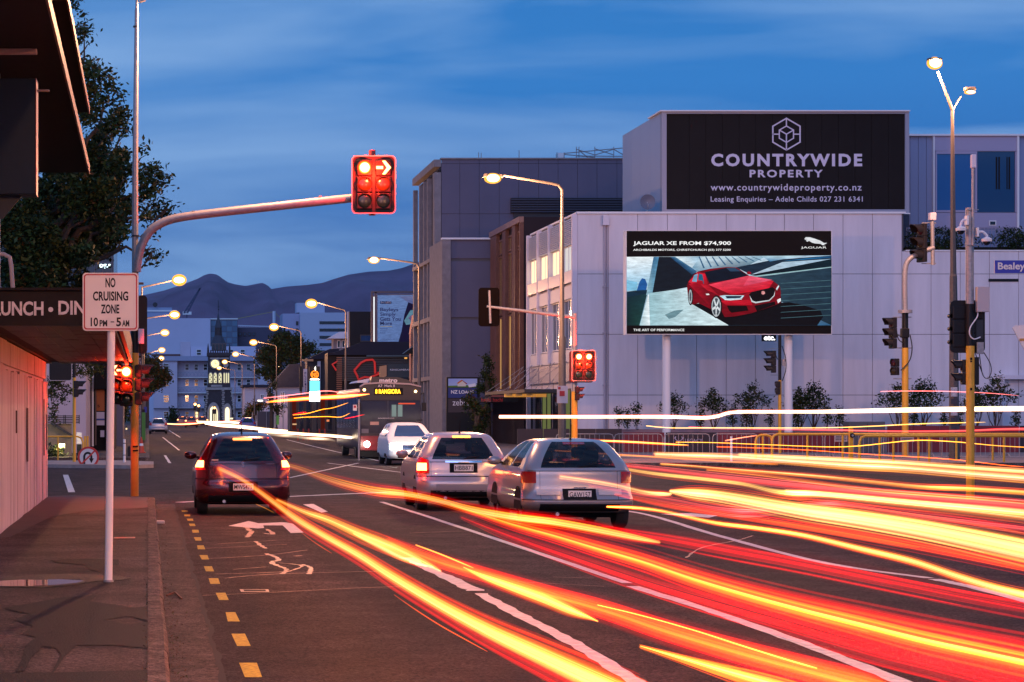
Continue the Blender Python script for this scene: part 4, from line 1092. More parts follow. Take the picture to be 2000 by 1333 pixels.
# ------------------------------------------------------------------ hotel
Zt_ = 520.0; GE = .75
ho = thing('hotel', 'long white four storey hotel with balconies behind the clock tower', 'building', (WX(400, Zt_), Zt_, GE))
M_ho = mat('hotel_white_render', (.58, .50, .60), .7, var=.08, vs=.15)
MB().box(WX(300, Zt_), WX(346, Zt_), Zt_-3, Zt_+10, GE, WZ(702, Zt_)).build('wall', M_ho, ho)
MB().box(WX(346, Zt_)+.02, WX(502, Zt_), Zt_, Zt_+10, GE, WZ(702, Zt_)).build('wall', M_ho, ho)
MB().box(WX(502, Zt_)+.02, WX(530, Zt_), Zt_-3, Zt_+10, GE, WZ(712, Zt_)).build('wall', M_ho, ho)
MB().fbox(300, 503, 696, 705, Zt_-3.6, 4).build('cornice', mat('hotel_parapet', (.35, .36, .50), .7), ho)
MB().fbox(352, 372, 668, 696, Zt_+3, 4).build('chimney', M_ho, ho)
MB().fbox(372.5, 500, 677, 695.8, Zt_+3, 5).build('attic', MATS['lilac_white_render'], ho)
MB().fbox(296, 352, 692, 695.8, Zt_+1, 3).build('roof', mat('rust_roof', (.12, .05, .05), .7), ho)
for px in (384, 447, 470): window(ho, FT(Zt_+2.9), WX(px, Zt_), WX(px+10, Zt_), WZ(694, Zt_), WZ(682, Zt_), M_white, M_glass, 1, 2, .12)
floors = [(711, 725), (741, 756), (772, 787), (804, 818)]
for fi, (a, b) in enumerate(floors):
    window(ho, FT(Zt_-3.05), WX(319, Zt_), WX(330, Zt_), WZ(b, Zt_), WZ(a, Zt_), M_white, M_glass, 1, 3, .12)
    for px in (361, 379, 397, 463, 481):
        lit = (fi, px) in ((3, 379),)
        window(ho, FT(Zt_-.05), WX(px, Zt_), WX(px+8.5, Zt_), WZ(b-1, Zt_), WZ(a, Zt_), M_white, G_win if lit else M_glass, 1, 2, .12)
mb = MB()
for px in (330.5, 334, 337.5): pass
MB().fbox(331, 346, 712, 800, Zt_-3.3, .3).build('pilaster', M_ho, ho)
for fi, py in enumerate((737, 767, 797)):
    bal = MB().fbox(347, 502, py, py+1.6, Zt_-1.6, 1.6).build('balcony', M_white, ho)
    mb = MB(); mb.fbox(347, 502, py-10, py-9.3, Zt_-1.6, .1); mb.build('handrail', mat('railing_blue_grey', (.30, .33, .45), .5), bal)
    d_ = MB()
    for s_ in (0, 1):
        d_.tube([(WX(347.5, Zt_), Zt_-1.55, WZ(py-(9 if s_ else .5), Zt_)), (WX(354, Zt_), Zt_-1.55, WZ(py-(.5 if s_ else 9), Zt_))], .045, 4)
    d_.tube([(WX(350.7, Zt_), Zt_-1.55, WZ(py-9, Zt_)), (WX(350.7, Zt_), Zt_-1.55, WZ(py, Zt_))], .03, 4)
    b0 = d_.build('lattice_bay', MATS['railing_blue_grey'], bal)
    for k in range(1, 22): share(b0, 'lattice_bay', bal, dx=k*7*Zt_/FP)
MB().fbox(300, 500, 797.5, 799, Zt_-3.8, .5).build('string_course', mat('hotel_band', (.10, .08, .10), .7), ho)

# ------------------------------------------------------------------ clock tower
Zc = 480.0
ct_ = thing('clock_tower', 'dark stone Gothic clock tower with lit clock face and slender spire', 'clock tower', (WX(425, Zc), Zc, GE))
M_ston = mat('basalt_stone', (.05, .035, .04), .8, var=.3, vs=2)
M_lime = mat('limestone_trim', (.42, .33, .30), .8, var=.2, vs=2)
G_arch = glow('tower_light', (1.0, .86, .52), 1.8)
def cb(a, b, c_, d_, z, dd, m, name): return MB().fbox(a, b, c_, d_, z, dd).build(name, m, ct_)
bcx = 425
# base tapered
MB().prism([(WX(396, Zc), GE), (WX(404, Zc), WZ(768, Zc)), (WX(404, Zc), WZ(757, Zc)), (WX(452, Zc), WZ(757, Zc)), (WX(452, Zc), WZ(768, Zc)), (WX(459, Zc), GE)], 'y', Zc, Zc+5).build('base', M_ston, ct_)
def arch(px, hw, pt_, pb_, z, m, name, grow=0):
    zs_ = WZ(pb_, z); cxx = WX(px, z); hh = hw*z/FP; zt = WZ(pt_, z)
    zsp = zt - hh*1.7
    pts = [(cxx-hh, zs_), (cxx-hh, zsp)] + [(cxx-hh*math.cos(a*R(90)/5)*1.0, zsp+(zt-zsp)*math.sin(a*R(90)/5)) for a in range(1, 5)] + [(cxx, zt)]
    pts += [(2*cxx-x, zz) for x, zz in reversed(pts[:-1])]
    return MB().prism(pts, 'y', z, z+.15).build(name, m, ct_)
arch(417, 12, 786, 823, Zc-.22, M_lime, 'arch_surround'); arch(417, 8, 794, 823, Zc-.4, G_arch, 'arch_opening')
arch(444, 8, 788, 823, Zc-.22, M_lime, 'arch_surround'); arch(444, 4.2, 796, 823, Zc-.4, G_arch, 'arch_opening')
for a, b in ((408, 410), (414, 417), (421, 423)): cb(a, b, 800, 823, Zc-.46, .05, M_ston, 'door_mullion')
qs = MB().fbox(433, 438, 762, 765, Zc-.25, .2).build('quoin_stone', M_lime, ct_)
for k in range(1, 14): share(qs, 'quoin_stone', ct_, dx=(.12 if k % 2 else 0), dz=-k*4.2*Zc/FP)
for s_, x in ((1, 403), (-1, 450)):
    qs = MB().fbox(x, x+4, 764, 767, Zc-.25, .2).build('quoin_stone', M_lime, ct_)
    for k in range(1, 14): share(qs, 'quoin_stone', ct_, dx=-s_*.055*k + (.12 if k % 2 else 0), dz=-k*4.2*Zc/FP)
cb(402, 454, 757, 762, Zc-.35, 5.6, M_lime, 'string_course'); cb(406, 450, 749, 757, Zc-.1, 5.1, M_ston, 'plinth'); cb(412, 434, 752, 756, Zc-.2, .1, M_lime, 'name_panel')
cb(407, 449, 696, 749, Zc+.1, 4.6, M_ston, 'shaft')
for k, px in enumerate((411.5, 420.5, 430, 438, 442.3, 446.3)):
    arch(px, 3.8 if k < 3 else 1.7, 727, 750, Zc-.1, M_lime, 'window_surround')
    arch(px, 3.0 if k < 3 else 1.2, 729, 748, Zc-.2, mat('lead_glass', (.2, .2, .1), .3, emit=(.95, .88, .5), es=.8 if k < 3 else .3), 'window')
    if k < 3:
        for j in range(4):
            cb(px-2.2+(j % 2)*2.4, px-.4+(j % 2)*2.4, 732+j*4, 734.5+j*4, Zc-.24, .03, M_ston, 'window_lead')
for (px, r_) in ((420, 10.2),):
    MB().disc((WX(px, Zc), Zc-.3, WZ(711, Zc)), r_*Zc/FP, 28, 'y', .35).build('clock_ring', M_lime, ct_)
    cf = MB().disc((WX(px, Zc), Zc-.42, WZ(711, Zc)), 7.6*Zc/FP, 28, 'y', .1).build('clock_face', glow('clock_light', (1.0, .86, .40), 1.7), ct_)
    mb = MB(); mb.fbox(419.6, 420.4, 705.5, 711, Zc-.47, .04); mb.fbox(420, 423.5, 710.6, 711.4, Zc-.47, .04)
    mb.build('clock_hand', M_black, cf)
MB().disc((WX(441, Zc), Zc-.2, WZ(713, Zc)), 5*Zc/FP, 18, 'y', .2).build('clock_ring', M_lime, ct_)
mb = MB(); mb.prism([(WX(410, Zc), WZ(702, Zc)), (WX(410, Zc), WZ(699, Zc)), (WX(447, Zc), WZ(699, Zc)), (WX(447, Zc), WZ(702, Zc))], 'y', Zc-.15, Zc+.1); mb.build('string_course', M_lime, ct_)
cb(405, 450, 689, 696, Zc-.2, 5, M_ston, 'cornice')
b0 = cb(406, 408.6, 684, 689, Zc-.2, .3, M_ston, 'parapet_merlon')
for k in range(1, 10): share(b0, 'parapet_merlon', ct_, dx=k*4.5*Zc/FP)
for px in (406.5, 448.5): MB().tube([(WX(px, Zc), Zc+.3, WZ(696, Zc)), (WX(px, Zc), Zc+.3, WZ(680, Zc)), (WX(px, Zc), Zc+.3, WZ(671, Zc))], [.25, .22, .02], 6).build('pinnacle', M_ston, ct_)
cb(414, 442, 671, 685, Zc+.6, 3.2, mat('lantern_stone', (.14, .10, .10), .8), 'lantern')
for px in (417, 424, 431, 438): cb(px-2.2, px+2.2, 673, 684, Zc+.5, .08, M_glass, 'lantern_opening')
def pyr(hw0, hw1, pa, pb_, name, m):
    c = WX(427, Zc); yc = Zc+2.2; a = hw0*Zc/FP; b = hw1*Zc/FP
    vs = []
    for r_, z in ((a, WZ(pb_, Zc)), (b, WZ(pa, Zc))):
        for k in range(8): vs.append((c+r_*math.cos(R(22.5+45*k)), yc+r_*math.sin(R(22.5+45*k)), z))
    MB().add(vs, [(k, (k+1) % 8, 8+(k+1) % 8, 8+k) for k in range(8)] + [tuple(range(8, 16))]).build(name, m, ct_)
M_sl = mat('tower_slate', (.05, .05, .07), .7)
pyr(16, 8, 655, 671, 'roof', M_sl); pyr(8, 7, 640, 655, 'belfry', M_ston); pyr(8, 3, 624, 640, 'spire', M_sl); pyr(3, .4, 610, 624, 'spire', M_sl)
MB().tube([(WX(427, Zc), Zc+2.2, WZ(612, Zc)), (WX(427, Zc), Zc+2.2, WZ(586, Zc))], .05, 5).build('finial', M_black, ct_)
mb = MB(); mb.fbox(425, 429, 599.5, 600.3, Zc+2.15, .1); mb.fbox(426, 428, 604, 606, Zc+2.1, .2); mb.build('weather_vane', M_black, ct_)

# ------------------------------------------------------------------ left side street: buildings seen beyond the fence
Zp = 100.0
pk = thing('pink_render_house', 'plain pale pink rendered building end beyond the white fence', 'building', (WX(120, Zp), Zp, 0))
MB().box(WX(-40, Zp), WX(163, Zp), Zp+4, Zp+12, 0, 6.4).build('wall', mat('pink_render', (.56, .42, .42), .7), pk)
MB().box(WX(-40, Zp), WX(165, Zp), Zp+3.8, Zp+12.2, 6.4, 6.6).build('parapet', M_black, pk)
tf_ = thing('timber_shop', 'shop clad in dark red timber boards with notices in its doorway', 'building', (WX(190, 112), 112, .13))
MB().box(WX(163, 112), WX(222, 112), 112.2, 122, .13, 5.6).build('wall', M_blackm, tf_)
b0 = MB().fbox(163, 179, 868.5, 871, 112, .18).build('timber_board', M_wood, tf_)
for k in range(1, 40): share(b0, 'timber_board', tf_, dz=k*3.4*112/FP)
MB().fbox(179.4, 183, 715, 872, 111.9, .3).build('downpipe', M_white, tf_)
MB().fbox(183.5, 222, 737, 760, 111.5, .6).build('awning', M_blackm, tf_)
MB().fbox(186, 188, 760, 870, 111.9, .2).build('door_frame', mat('bronze', (.14, .09, .07), .5), tf_)
nb = MB().fbox(188.5, 204, 761, 803, 112, .1).build('orange_notice', mat('orange_board', (.36, .10, .02), .6), tf_)
ptext(nb, 'S', 190.5, 195, 791, 796, 111.95, M_black, .01)
MB().fbox(188.5, 204, 805, 820, 112, .1).build('white_notice', mat('notice_white', (.5, .48, .6), .6), tf_)
MB().fbox(188.5, 204, 818, 820.5, 111.95, .04).build('notice_stripe', mat('notice_blue', (.04, .08, .35), .6), tf_)
MB().fbox(188.5, 204, 821.5, 831, 112, .1).build('white_notice', MATS['notice_white'], tf_)
MB().fbox(196, 203.5, 841, 854, 112, .1).build('paper_notice', MATS['notice_white'], tf_)
window(tf_, FT(112.1), WX(205, 112), WX(221, 112), .3, 3.0, M_blackm, mat('shop_dark_glass', (.02, .025, .03), .08), 1, 2, .05)
up = block('upstairs_flat', 'upper storey flat with lit sash window above the timber shop', 160, 240, 690, 126, 8, mat('grey_brick', (.14, .11, .13), .8))
window(up, FT(125.9), WX(196, 126), WX(210, 126), WZ(738, 126), WZ(716, 126), M_white, mat('dusk_glass2', (.06, .07, .16), .1), 1, 2, .07)
# slatted fence and ramp wall
sf = thing('slat_fence', 'black horizontal slat fence on the concrete ramp wall', 'fence', (WX(125, 97), 97, 0))
for k in range(5):
    MB().fbox(90, 155, 812+k*3.3, 813.8+k*3.3, 97, .06).build('slat', M_black, sf)
for px in (124, 127, 154): MB().fbox(px, px+1.6, 811, 828, 97.07, .06).build('post', M_black, sf)
rw = thing('ramp_wall', 'low sandy concrete ramp wall with sloping handrail beside the garden light', 'wall', (WX(120, 96.5), 96.5, 0))
MB().fbox(60, 140, 828, 898, 97.2, .3).build('wall', mat('sandy_concrete', (.26, .2, .12), .8, var=.2, vs=2), rw)
MB().prism([(WX(98, 96.9), WZ(828, 96.9)), (WX(102, 96.9), WZ(824, 96.9)), (WX(142, 96.9), WZ(850, 96.9)), (WX(142, 96.9), WZ(855, 96.9))], 'y', 96.9, 97.1).build('handrail', M_dgrey, rw)
glt = thing('garden_light', 'glaring low garden light behind the yellow pedestrian rail', 'light', (WX(121, 95), 95, .1))
MB().tube([(WX(121, 95), 95, .1), (WX(121, 95), 95, WZ(876, 95))], .03, 8).build('stem', M_black, glt)
MB().tube([(WX(121, 95), 94.9, WZ(875, 95)), (WX(121, 95), 94.9, WZ(867, 95))], .12, 12).build('lens', glow('garden_glow', (1, .85, .35), 12), glt)
def plight(name, parent, loc, c, P, r=.15):
    l = bpy.data.lights.new(name, 'POINT'); l.energy = P; l.color = c; l.shadow_soft_size = r
    o = bpy.data.objects.new(name, l); col.objects.link(o); o.parent = parent
    o.location = Vector(loc) - orgof(parent)
    return o
plight('garden_bulb', glt, (WX(121, 95), 94.4, WZ(870, 95)), (1, .8, .35), 60)
wbx = thing('white_bin', 'small white bin standing beside the timber shop corner', 'bin', (WX(156, 96), 96, .12))
MB().bbox(WX(149, 96), WX(160, 96), 96, 96.3, WZ(868, 96), WZ(845, 96), .02).build('body', M_white, wbx); MB().bbox(WX(150, 96), WX(159, 96), 96.02, 96.28, .12, WZ(868.4, 96), .01).build('stand', M_black, wbx)

# dark glass office behind the big left tree
dg = block('dark_glass_office', 'dark glazed office seen through the big tree at left', -60, 222, 395, 165, 20, mat('night_glass', (.012, .018, .03), .15, spec=.6))
s0 = MB().fbox(-60, 221, 420, 423, 164.8, .2).build('floor_band', mat('band_grey', (.05, .06, .1), .5), dg)
for k in range(1, 8): share(s0, 'floor_band', dg, dz=-k*1.7)
for px in (30, 60, 90, 120, 150, 184, 200, 218): MB().fbox(px, px+1.5, 396, 620, 164.7, .25).build('mullion', MATS['band_grey'], dg)
ptext(dg, 'og.s', 194, 216, 516, 526, 164.6, glow('office_sign', (.75, .95, 1), 3), .02)
MB().fbox(120, 142, 366, 384, 165, .2).build('lit_window', glow('office_dim', (.5, .7, .8), .35), dg)

# ------------------------------------------------------------------ left foreground: fence wall, awning, dark eaves
fw = thing('board_fence', 'tall white painted board wall along the near footpath under the awning', 'wall', (-2.1, 40, FPH))
random.seed(13)
M_bd = mat('white_weathered_board', (.66, .55, .53), .65, var=.22, vs=1.6, stretch=(1, 1, .25), bump=.25, bs=14)
yy = 24.0
while yy < 46.6:
    wv = random.choice((.55, .62, .7, .9)); y2 = min(47.0, yy+wv)
    o1 = random.uniform(-.012, .012)
    zt_ = 2.45 if yy > 32.3 else 2.5
    MB().box(-2.14, -2.055+o1, yy+.006, y2-.006, FPH, zt_+random.uniform(-.03, .03)).build('board', M_bd, fw)
    yy = y2
yy = 24.0
while yy < 46.6:
    y2 = min(47.0, yy+random.choice((1.2, 2.4)))
    MB().box(-2.14, -2.075+random.uniform(-.01, .01), yy+.004, y2-.004, 2.52, 2.865).build('board', M_bd, fw); yy = y2
MB().box(-2.30, -2.145, 24, 47.0, FPH, 2.865).build('frame', M_pan_b, fw)
for y0, z0_, z1_ in ((38.8, 1.0, 1.9), (44.9, 1.0, 2.1), (35.6, 1.5, 1.85), (46.1, 1.1, 1.8)):
    MB().box(-2.052, -2.03, y0, y0+.28, z0_, z1_).build('metal_strip', mat('worn_strip', (.22, .12, .11), .35, .5, var=.4, vs=8), fw)
aw = thing('shop_awning', 'black shop awning lettered LUNCH DIN over the near footpath', 'awning', (-1.5, 28, 2.87))
M_awn = mat('awning_dark', (.022, .014, .011), .7, spec=.2, var=.3, vs=3)
MB().box(-9, -.38, 28.05, 49, 2.92, 3.24).build('roof', M_awn, aw)
MB().box(-9, -.33, 28.0, 28.05, 2.86, 3.29).build('fascia', M_awn, aw)
MB().box(-9, -.31, 27.94, 28.0, 3.29, 3.32).build('fascia_trim', M_awn, aw)
MB().box(-.38, -.33, 28.06, 49, 2.86, 3.27).build('fascia', mat('awning_side_lamplit', (.10, .05, .03), .5), aw)  # kerb side made lighter: warm lamp light put into its colour
for k in range(9):
    for j in range(18):
        a = -.39 - k*.21; y0 = 28.1 + j*1.16
        if a - .2 < -2.05: continue
        MB().box(a-.2, a, y0, y0+1.14, 2.885+random.uniform(-.003, .003), 2.915).build('soffit_tile', mat('soffit_tile', (.035, .020, .014), .5, spec=.25, var=.3, vs=4), aw)
MB().box(-9, -2.06, 28.1, 49, 2.885, 2.915).build('soffit', M_awn, aw)
MB().box(-.46, -.40, 28.4, 48, 2.80, 2.87).build('edge_pipe', M_awn, aw)
M_sgn = mat('worn_white_letters', (.72, .62, .58), .7, var=.25, vs=12)
def fx(px): return WX(px, 27.98)
ptext(aw, 'LUNCH', -12, 85, 589, 617, 27.985, M_sgn, .03)
ptext(aw, 'DINNER', 114, 228, 588, 615, 27.985, M_sgn, .03)
MB().disc((WX(99, 27.98), 27.98, WZ(605, 27.98)), .03, 16, 'y', .02).build('lettering', M_sgn, aw)
# dark upper building
ub = thing('dark_eaves_building', 'black building with two projecting eaves above the awning at top left', 'building', (-3, 30, 3.3))
M_ev = mat('eaves_black', (.008, .005, .005), .75, spec=.1)
MB().box(-9, -2.1, 10, 32.6, 3.33, 6.6).build('wall', M_pan_b, ub)
MB().box(-9, -1.20, 10, 46.0, 6.63, 6.75).build('eaves', M_ev, ub)
MB().box(-1.20, -1.17, 10, 46.0, 6.60, 6.78).build('eaves_trim', mat('rust_trim', (.13, .028, .012), .5), ub)
MB().box(-9, -1.5, 10, 45.8, 6.76, 7.82).build('upper_wall', M_ev, ub)
MB().box(-9, -1.20, 10, 46.0, 7.83, 7.93).build('eaves', M_ev, ub)
MB().box(-1.20, -1.17, 10, 46.0, 7.80, 7.95).build('eaves_trim', MATS['rust_trim'], ub)
bs = thing('box_sign', 'dark projecting box sign hanging under the black eaves', 'sign', (-1.8, 31, 4.8))
MB().bbox(WX(-30, 31), WX(69.5, 31), 31, 31.5, WZ(380, 31), WZ(153, 31), .015).build('box', mat('box_sign_grey', (.016, .026, .040), .5, spec=.15), bs)
MB().box(WX(69.6, 31), WX(71, 31), 30.99, 31.51, WZ(380, 31), WZ(153, 31)).build('edge', mat('box_edge_red_lit', (.35, .04, .03), .4), bs)  # red light falling on this edge is painted into it
MB().prism([(WX(-20, 31.2), WZ(381, 31)), (WX(42, 31.2), WZ(381, 31)), (WX(5, 31.2), WZ(425, 31)), (WX(-20, 31.2), WZ(425, 31))], 'y', 31.2, 31.26).build('bracket', M_dgrey, bs)
for i_, (a, b, c_, d_, z, l) in enumerate(((-20, 72, 95, 106, 30, 'upper pale strip light under the black eaves at far left'), (71, 96, 175, 178.5, 31.3, 'short pale light fitting beside the dark box sign'))):
    tag(MB().bbox(WX(a, z), WX(b, z), z, z+.08, WZ(d_, z), WZ(c_, z), .006).build('strip_light' if i_ == 0 else 'wall_light', mat('pale_fitting', (.34, .24, .22), .6)), l, 'light')
dp2 = thing('downpipe', 'pale bent downpipe above the awning at the left edge', 'downpipe', (-2.0, 30, 3.3))
MB().tube([(WX(-20, 30), 30, WZ(497, 30)), (WX(8, 30), 30, WZ(497, 30)), (WX(19, 30), 30, WZ(503, 30)), (WX(22, 30), 30, WZ(520, 30)), (WX(25, 30), 30, WZ(567, 30))], .028, 10).build('pipe', mat('pale_pipe', (.5, .38, .36), .5), dp2, smooth=True)

# shop lights and lit signs far down the street
for i, (px, py, Z, w_, h_, c, k, lab) in enumerate(((508, 783, 250, 10, 3, (1, .9, .75), 2.5, 'long white lit sign at the street end left of the cottage'), (525, 782, 250, 4, 3, (1, .9, .8), 2.5, 'small round white light beside the long lit sign'),
      (640, 822, 184, 5, 4, (1, .3, .12), .9, 'small red shop light low behind the bus left side'), (662, 826, 184, 6, 3, (1, .75, .4), .9, 'small warm shop light low beside the bus'), (575, 829, 184, 8, 2.5, (1, .6, .3), .8, 'warm strip light at the foot of the dark shops'),
      (792, 700, 189, 5, 3, (1, .45, .1), 1.0, 'tiny amber light on the teal shop wall'), (232, 845, 140, 4, 4, (1, .6, .25), 1.6, 'small warm light far down the left footpath'), (247, 838, 150, 3, 3, (1, .7, .35), 1.6, 'second small warm light far down the left footpath'),
      (275, 790, 130, 2.5, 2.5, (1, .12, .05), 3.0, 'tiny red light beside the yellow signal column'), (300, 826, 320, 3, 2, (1, .3, .2), 1.2, 'tiny red light beyond the parked silver car'), (452, 818, 430, 6, 3, (1, .8, .5), 1.6, 'small warm light right of the clock tower foot'), (470, 826, 300, 8, 3, (1, .9, .8), 1.6, 'small pale headlight glow right of the clock tower'))):
    o = MB().bbox(WX(px-w_/2, Z), WX(px+w_/2, Z), Z-.3, Z-.15, WZ(py+h_/2, Z), WZ(py-h_/2, Z), .01).build('lit_sign', glow('street_glow_%d' % i, c, k)); tag(o, lab, 'light', 'small lights far down the street')
# ------------------------------------------------------------------ street lamps
LAMPC = (1.0, 0.45, 0.21)
G_bowl = glow('lamp_bowl_amber', (1.0, 0.42, 0.06), 1.7)
G_core = glow('lamp_core', (1.0, 0.86, 0.55), 6.0)
PK = 1.6
def lamp(label, pxp, Z, py_top, pxl, pyl, power, r0=.11, r1=.05, group='street lamps along the street', curve=True, big=1.0, base_h=None, lit_r=None, head=True, px_base=None, down=None):
    z0 = (elev(Z) + .13) if base_h is None else base_h
    x = WX(pxp, Z); ztop = WZ(py_top, Z); xl = WX(pxl, Z); zl_ = WZ(pyl, Z)
    t = thing('street_lamp', label, 'street lamp', (x, Z, z0), group)
    xb = WX(px_base, Z) if px_base else x
    zm = z0 + (ztop - z0) * .45
    n = 8 if Z < 130 else 5
    sgn = 1 if xl > x else -1
    mb = MB(); mb.tube([(xb, Z, z0), (x + (xb-x)*.5, Z, zm), (x + (xb-x)*.5, Z, zm+.05), (x, Z, ztop-.6 if curve else ztop)], [r0, r0*.88, r0*.62, r1], n)
    mb.build('pole', M_lampost, t, smooth=n > 6)
    MB().tube([(xb, Z, z0), (xb, Z, z0+.25)], r0*1.5, n).build('base_plate', M_lampost, t)
    mb = MB()
    if curve:
        c = [(x, Z, ztop-.6), (x, Z, ztop-.25), (x+sgn*.12, Z, ztop-.07), (x+sgn*.4, Z, ztop), (xl-sgn*.3, Z, zl_+.10)]
    else:
        c = [(x, Z, ztop-.05), (xl-sgn*.2, Z, zl_)]
    mb.tube(c, [r1]*(len(c)-1)+[r1*.8], n); mb.build('arm', M_lampost, t, smooth=n > 6)
    # lantern: tapered housing with glowing bowl
    mb = MB(); w_ = .36*big; d_ = .14
    mb.add([(xl-w_, Z-d_, zl_+.02), (xl+w_, Z-d_*.6, zl_+.02), (xl+w_, Z+d_*.6, zl_+.02), (xl-w_, Z+d_, zl_+.02),
            (xl-w_*.8, Z-d_*.6, zl_+.15), (xl+w_*.8, Z-d_*.4, zl_+.13), (xl+w_*.8, Z+d_*.4, zl_+.13), (xl-w_*.8, Z+d_*.6, zl_+.15)],
           [(0, 1, 2, 3), (4, 7, 6, 5), (0, 4, 5, 1), (1, 5, 6, 2), (2, 6, 7, 3), (3, 7, 4, 0)])
    ln = mb.build('lantern', M_lampost, t)
    bm = bmesh.new(); bmesh.ops.create_uvsphere(bm, u_segments=16, v_segments=10, radius=1)
    lr = lit_r if lit_r else (.30 if Z < 130 else .44)*big
    mb = MB(); bm.verts.index_update()
    mb.add([(xl+v.co.x*lr, Z-.03+v.co.y*.15, zl_-.02+v.co.z*lr*(.62 if Z < 130 else .8)) for v in bm.verts], [tuple(v.index for v in f.verts) for f in bm.faces]); bm.free()
    bo = mb.build('bowl', G_bowl, ln, smooth=True)
    bm = bmesh.new(); bmesh.ops.create_uvsphere(bm, u_segments=14, v_segments=8, radius=1); bm.verts.index_update()
    MB().add([(xl+v.co.x*lr*.74, Z-.12+v.co.y*.09, zl_-.02+v.co.z*lr*.62*.72) for v in bm.verts], [tuple(v.index for v in f.verts) for f in bm.faces]).build('core', G_core, bo, smooth=True); bm.free()
    if power: plight('sodium_lamp', t, (xl, Z-.5, zl_-.8), LAMPC, power*PK, .25)
    return t
lamp('street lamp glowing in front of the tall grey building, arm reaching left', 1098, 80, 358, 962, 348, 4000, r0=.14, r1=.055)
lamp('glowing street lamp whose pole stands at the corner of the grey framed building', 818, 121, 513, 730, 508, 1300, px_base=819)
lamp('glowing street lamp in front of the distant white office tower', 675, 167, 604, 608, 593, 2200)
lamp('glowing street lamp above the round tree, before the crane jib', 588, 210, 645, 535, 639, 2000)
lamp('street lamp glowing just left of the round tree', 540, 253, 674, 495, 669, 2000)
lamp('glowing street lamp touching the right of the hotel attic', 497, 297, 697, 460, 692, 1800)
lamp('street lamp glowing at the right side of the clock face', 473, 350, 711, 439, 707, 1600)
lamp('lowest street lamp glowing in front of the clock tower windows', 459, 400, 723, 428, 719, 1500)
lamp('small orange street lamp glowing by the cottage roof', 528, 330, 722, 544, 714, 1200)
lamp('uppermost of the left row of lamps, glowing against the hills', 277, 138, 560, 350, 547, 2400, curve=False)
lamp('second lamp down in the left row, beside the luffing crane', 277, 186, 622, 341, 615, 2200, curve=False)
lamp('third lamp down in the left row, glowing before the white hall', 281, 225, 656, 322, 650, 2000, curve=False)
lamp('fourth lamp down in the left row, above the hotel roof', 283, 281, 692, 316, 684, 1800, curve=False)
lamp('lowest lamp of the left row, glowing above the dark tree', 286, 330, 707, 315, 700, 1600, curve=False)
# tall double lamp on the right
Zr = 87.0
t = thing('street_lamp', 'tall twin armed street lamp with one brilliant head at the right edge', 'street lamp', (WX(1863, Zr), Zr, .13), 'street lamps along the street')
xr = WX(1860, Zr)
MB().tube([(WX(1864, Zr), Zr, .13), (WX(1862, Zr), Zr, WZ(540, Zr)), (WX(1862, Zr), Zr, WZ(536, Zr)), (xr, Zr, WZ(214, Zr))], [.20, .135, .115, .055], 8).build('pole', M_lampost, t)
MB().tube([(xr, Zr, WZ(216, Zr)), (WX(1832, Zr), Zr, WZ(140, Zr))], [.06, .04], 8).build('arm', M_lampost, t)
MB().tube([(xr, Zr, WZ(216, Zr)), (WX(1884, Zr), Zr+.4, WZ(186, Zr))], [.035, .025], 8).build('arm', M_lampost, t)
for (px, py, rr_, P_, s_) in ((1825, 124, .30, 2800, 1), (1894, 181, .22, 900, .8)):
    x, z = WX(px, Zr), WZ(py, Zr)
    ln = MB().bbox(x-.26*s_, x+.26*s_, Zr-.15, Zr+.15, z+.06, z+.2, .05).build('lantern', M_lampost, t)
    bm = bmesh.new(); bmesh.ops.create_uvsphere(bm, u_segments=16, v_segments=10, radius=1); bm.verts.index_update()
    MB().add([(x+v.co.x*rr_, Zr-.02+v.co.y*.14, z+v.co.z*rr_*(.8 if s_ == 1 else .35)) for v in bm.verts], [tuple(v.index for v in f.verts) for f in bm.faces]).build('bowl', G_bowl, ln, smooth=True)
    MB().add([(x+v.co.x*rr_*.74, Zr-.12+v.co.y*.09, z+v.co.z*rr_*(.58 if s_ == 1 else .24)) for v in bm.verts], [tuple(v.index for v in f.verts) for f in bm.faces]).build('core', G_core, ln, smooth=True); bm.free()
    plight('sodium_lamp', t, (x, Zr-.2, z-.45), LAMPC, P_*PK, .25)
for k, (a, b) in enumerate(((757, 775), (779, 790), (796, 812), (816, 838))):
    MB().fbox(1857.5, 1870, a, b, Zr-.24, .03).build('torn_sticker', mat('sticker_%d' % (k % 2), ((.5, .45, .45), (.05, .04, .05))[k % 2], .6, var=.5, vs=22), t)
# lamps on the near side of the crossing, out of frame behind and beside the photographer, same kind as the others
def offlamp(x, y, xl, P, label):
    t = thing('street_lamp', label, 'street lamp', (x, y, 0.13), 'street lamps along the street')
    MB().tube([(x, y, .13), (x, y, 9.5)], [.12, .06], 8).build('pole', M_lampost, t)
    MB().tube([(x, y, 9.5), (x, y, 9.9), ((x+xl)/2, y, 10.2), (xl, y, 10.2)], .05, 8).build('arm', M_lampost, t)
    MB().bbox(xl-.36, xl+.36, y-.15, y+.15, 10.1, 10.24, .04).build('lantern', M_lampost, t)
    MB().bbox(xl-.3, xl+.3, y-.12, y+.12, 10.0, 10.095, .03).build('bowl', G_warm, t)
    plight('sodium_lamp', t, (xl, y, 9.85), LAMPC, P*PK, .25)
offlamp(16.5, -2, 13.5, 4200, 'street lamp on the right kerb behind the photographer, out of view')
offlamp(-2.6, 7, .9, 2300, 'street lamp on the left footpath near the photographer, out of view')
offlamp(28.5, 46, 25.5, 800, 'street lamp on the side street right of the crossing, out of view')

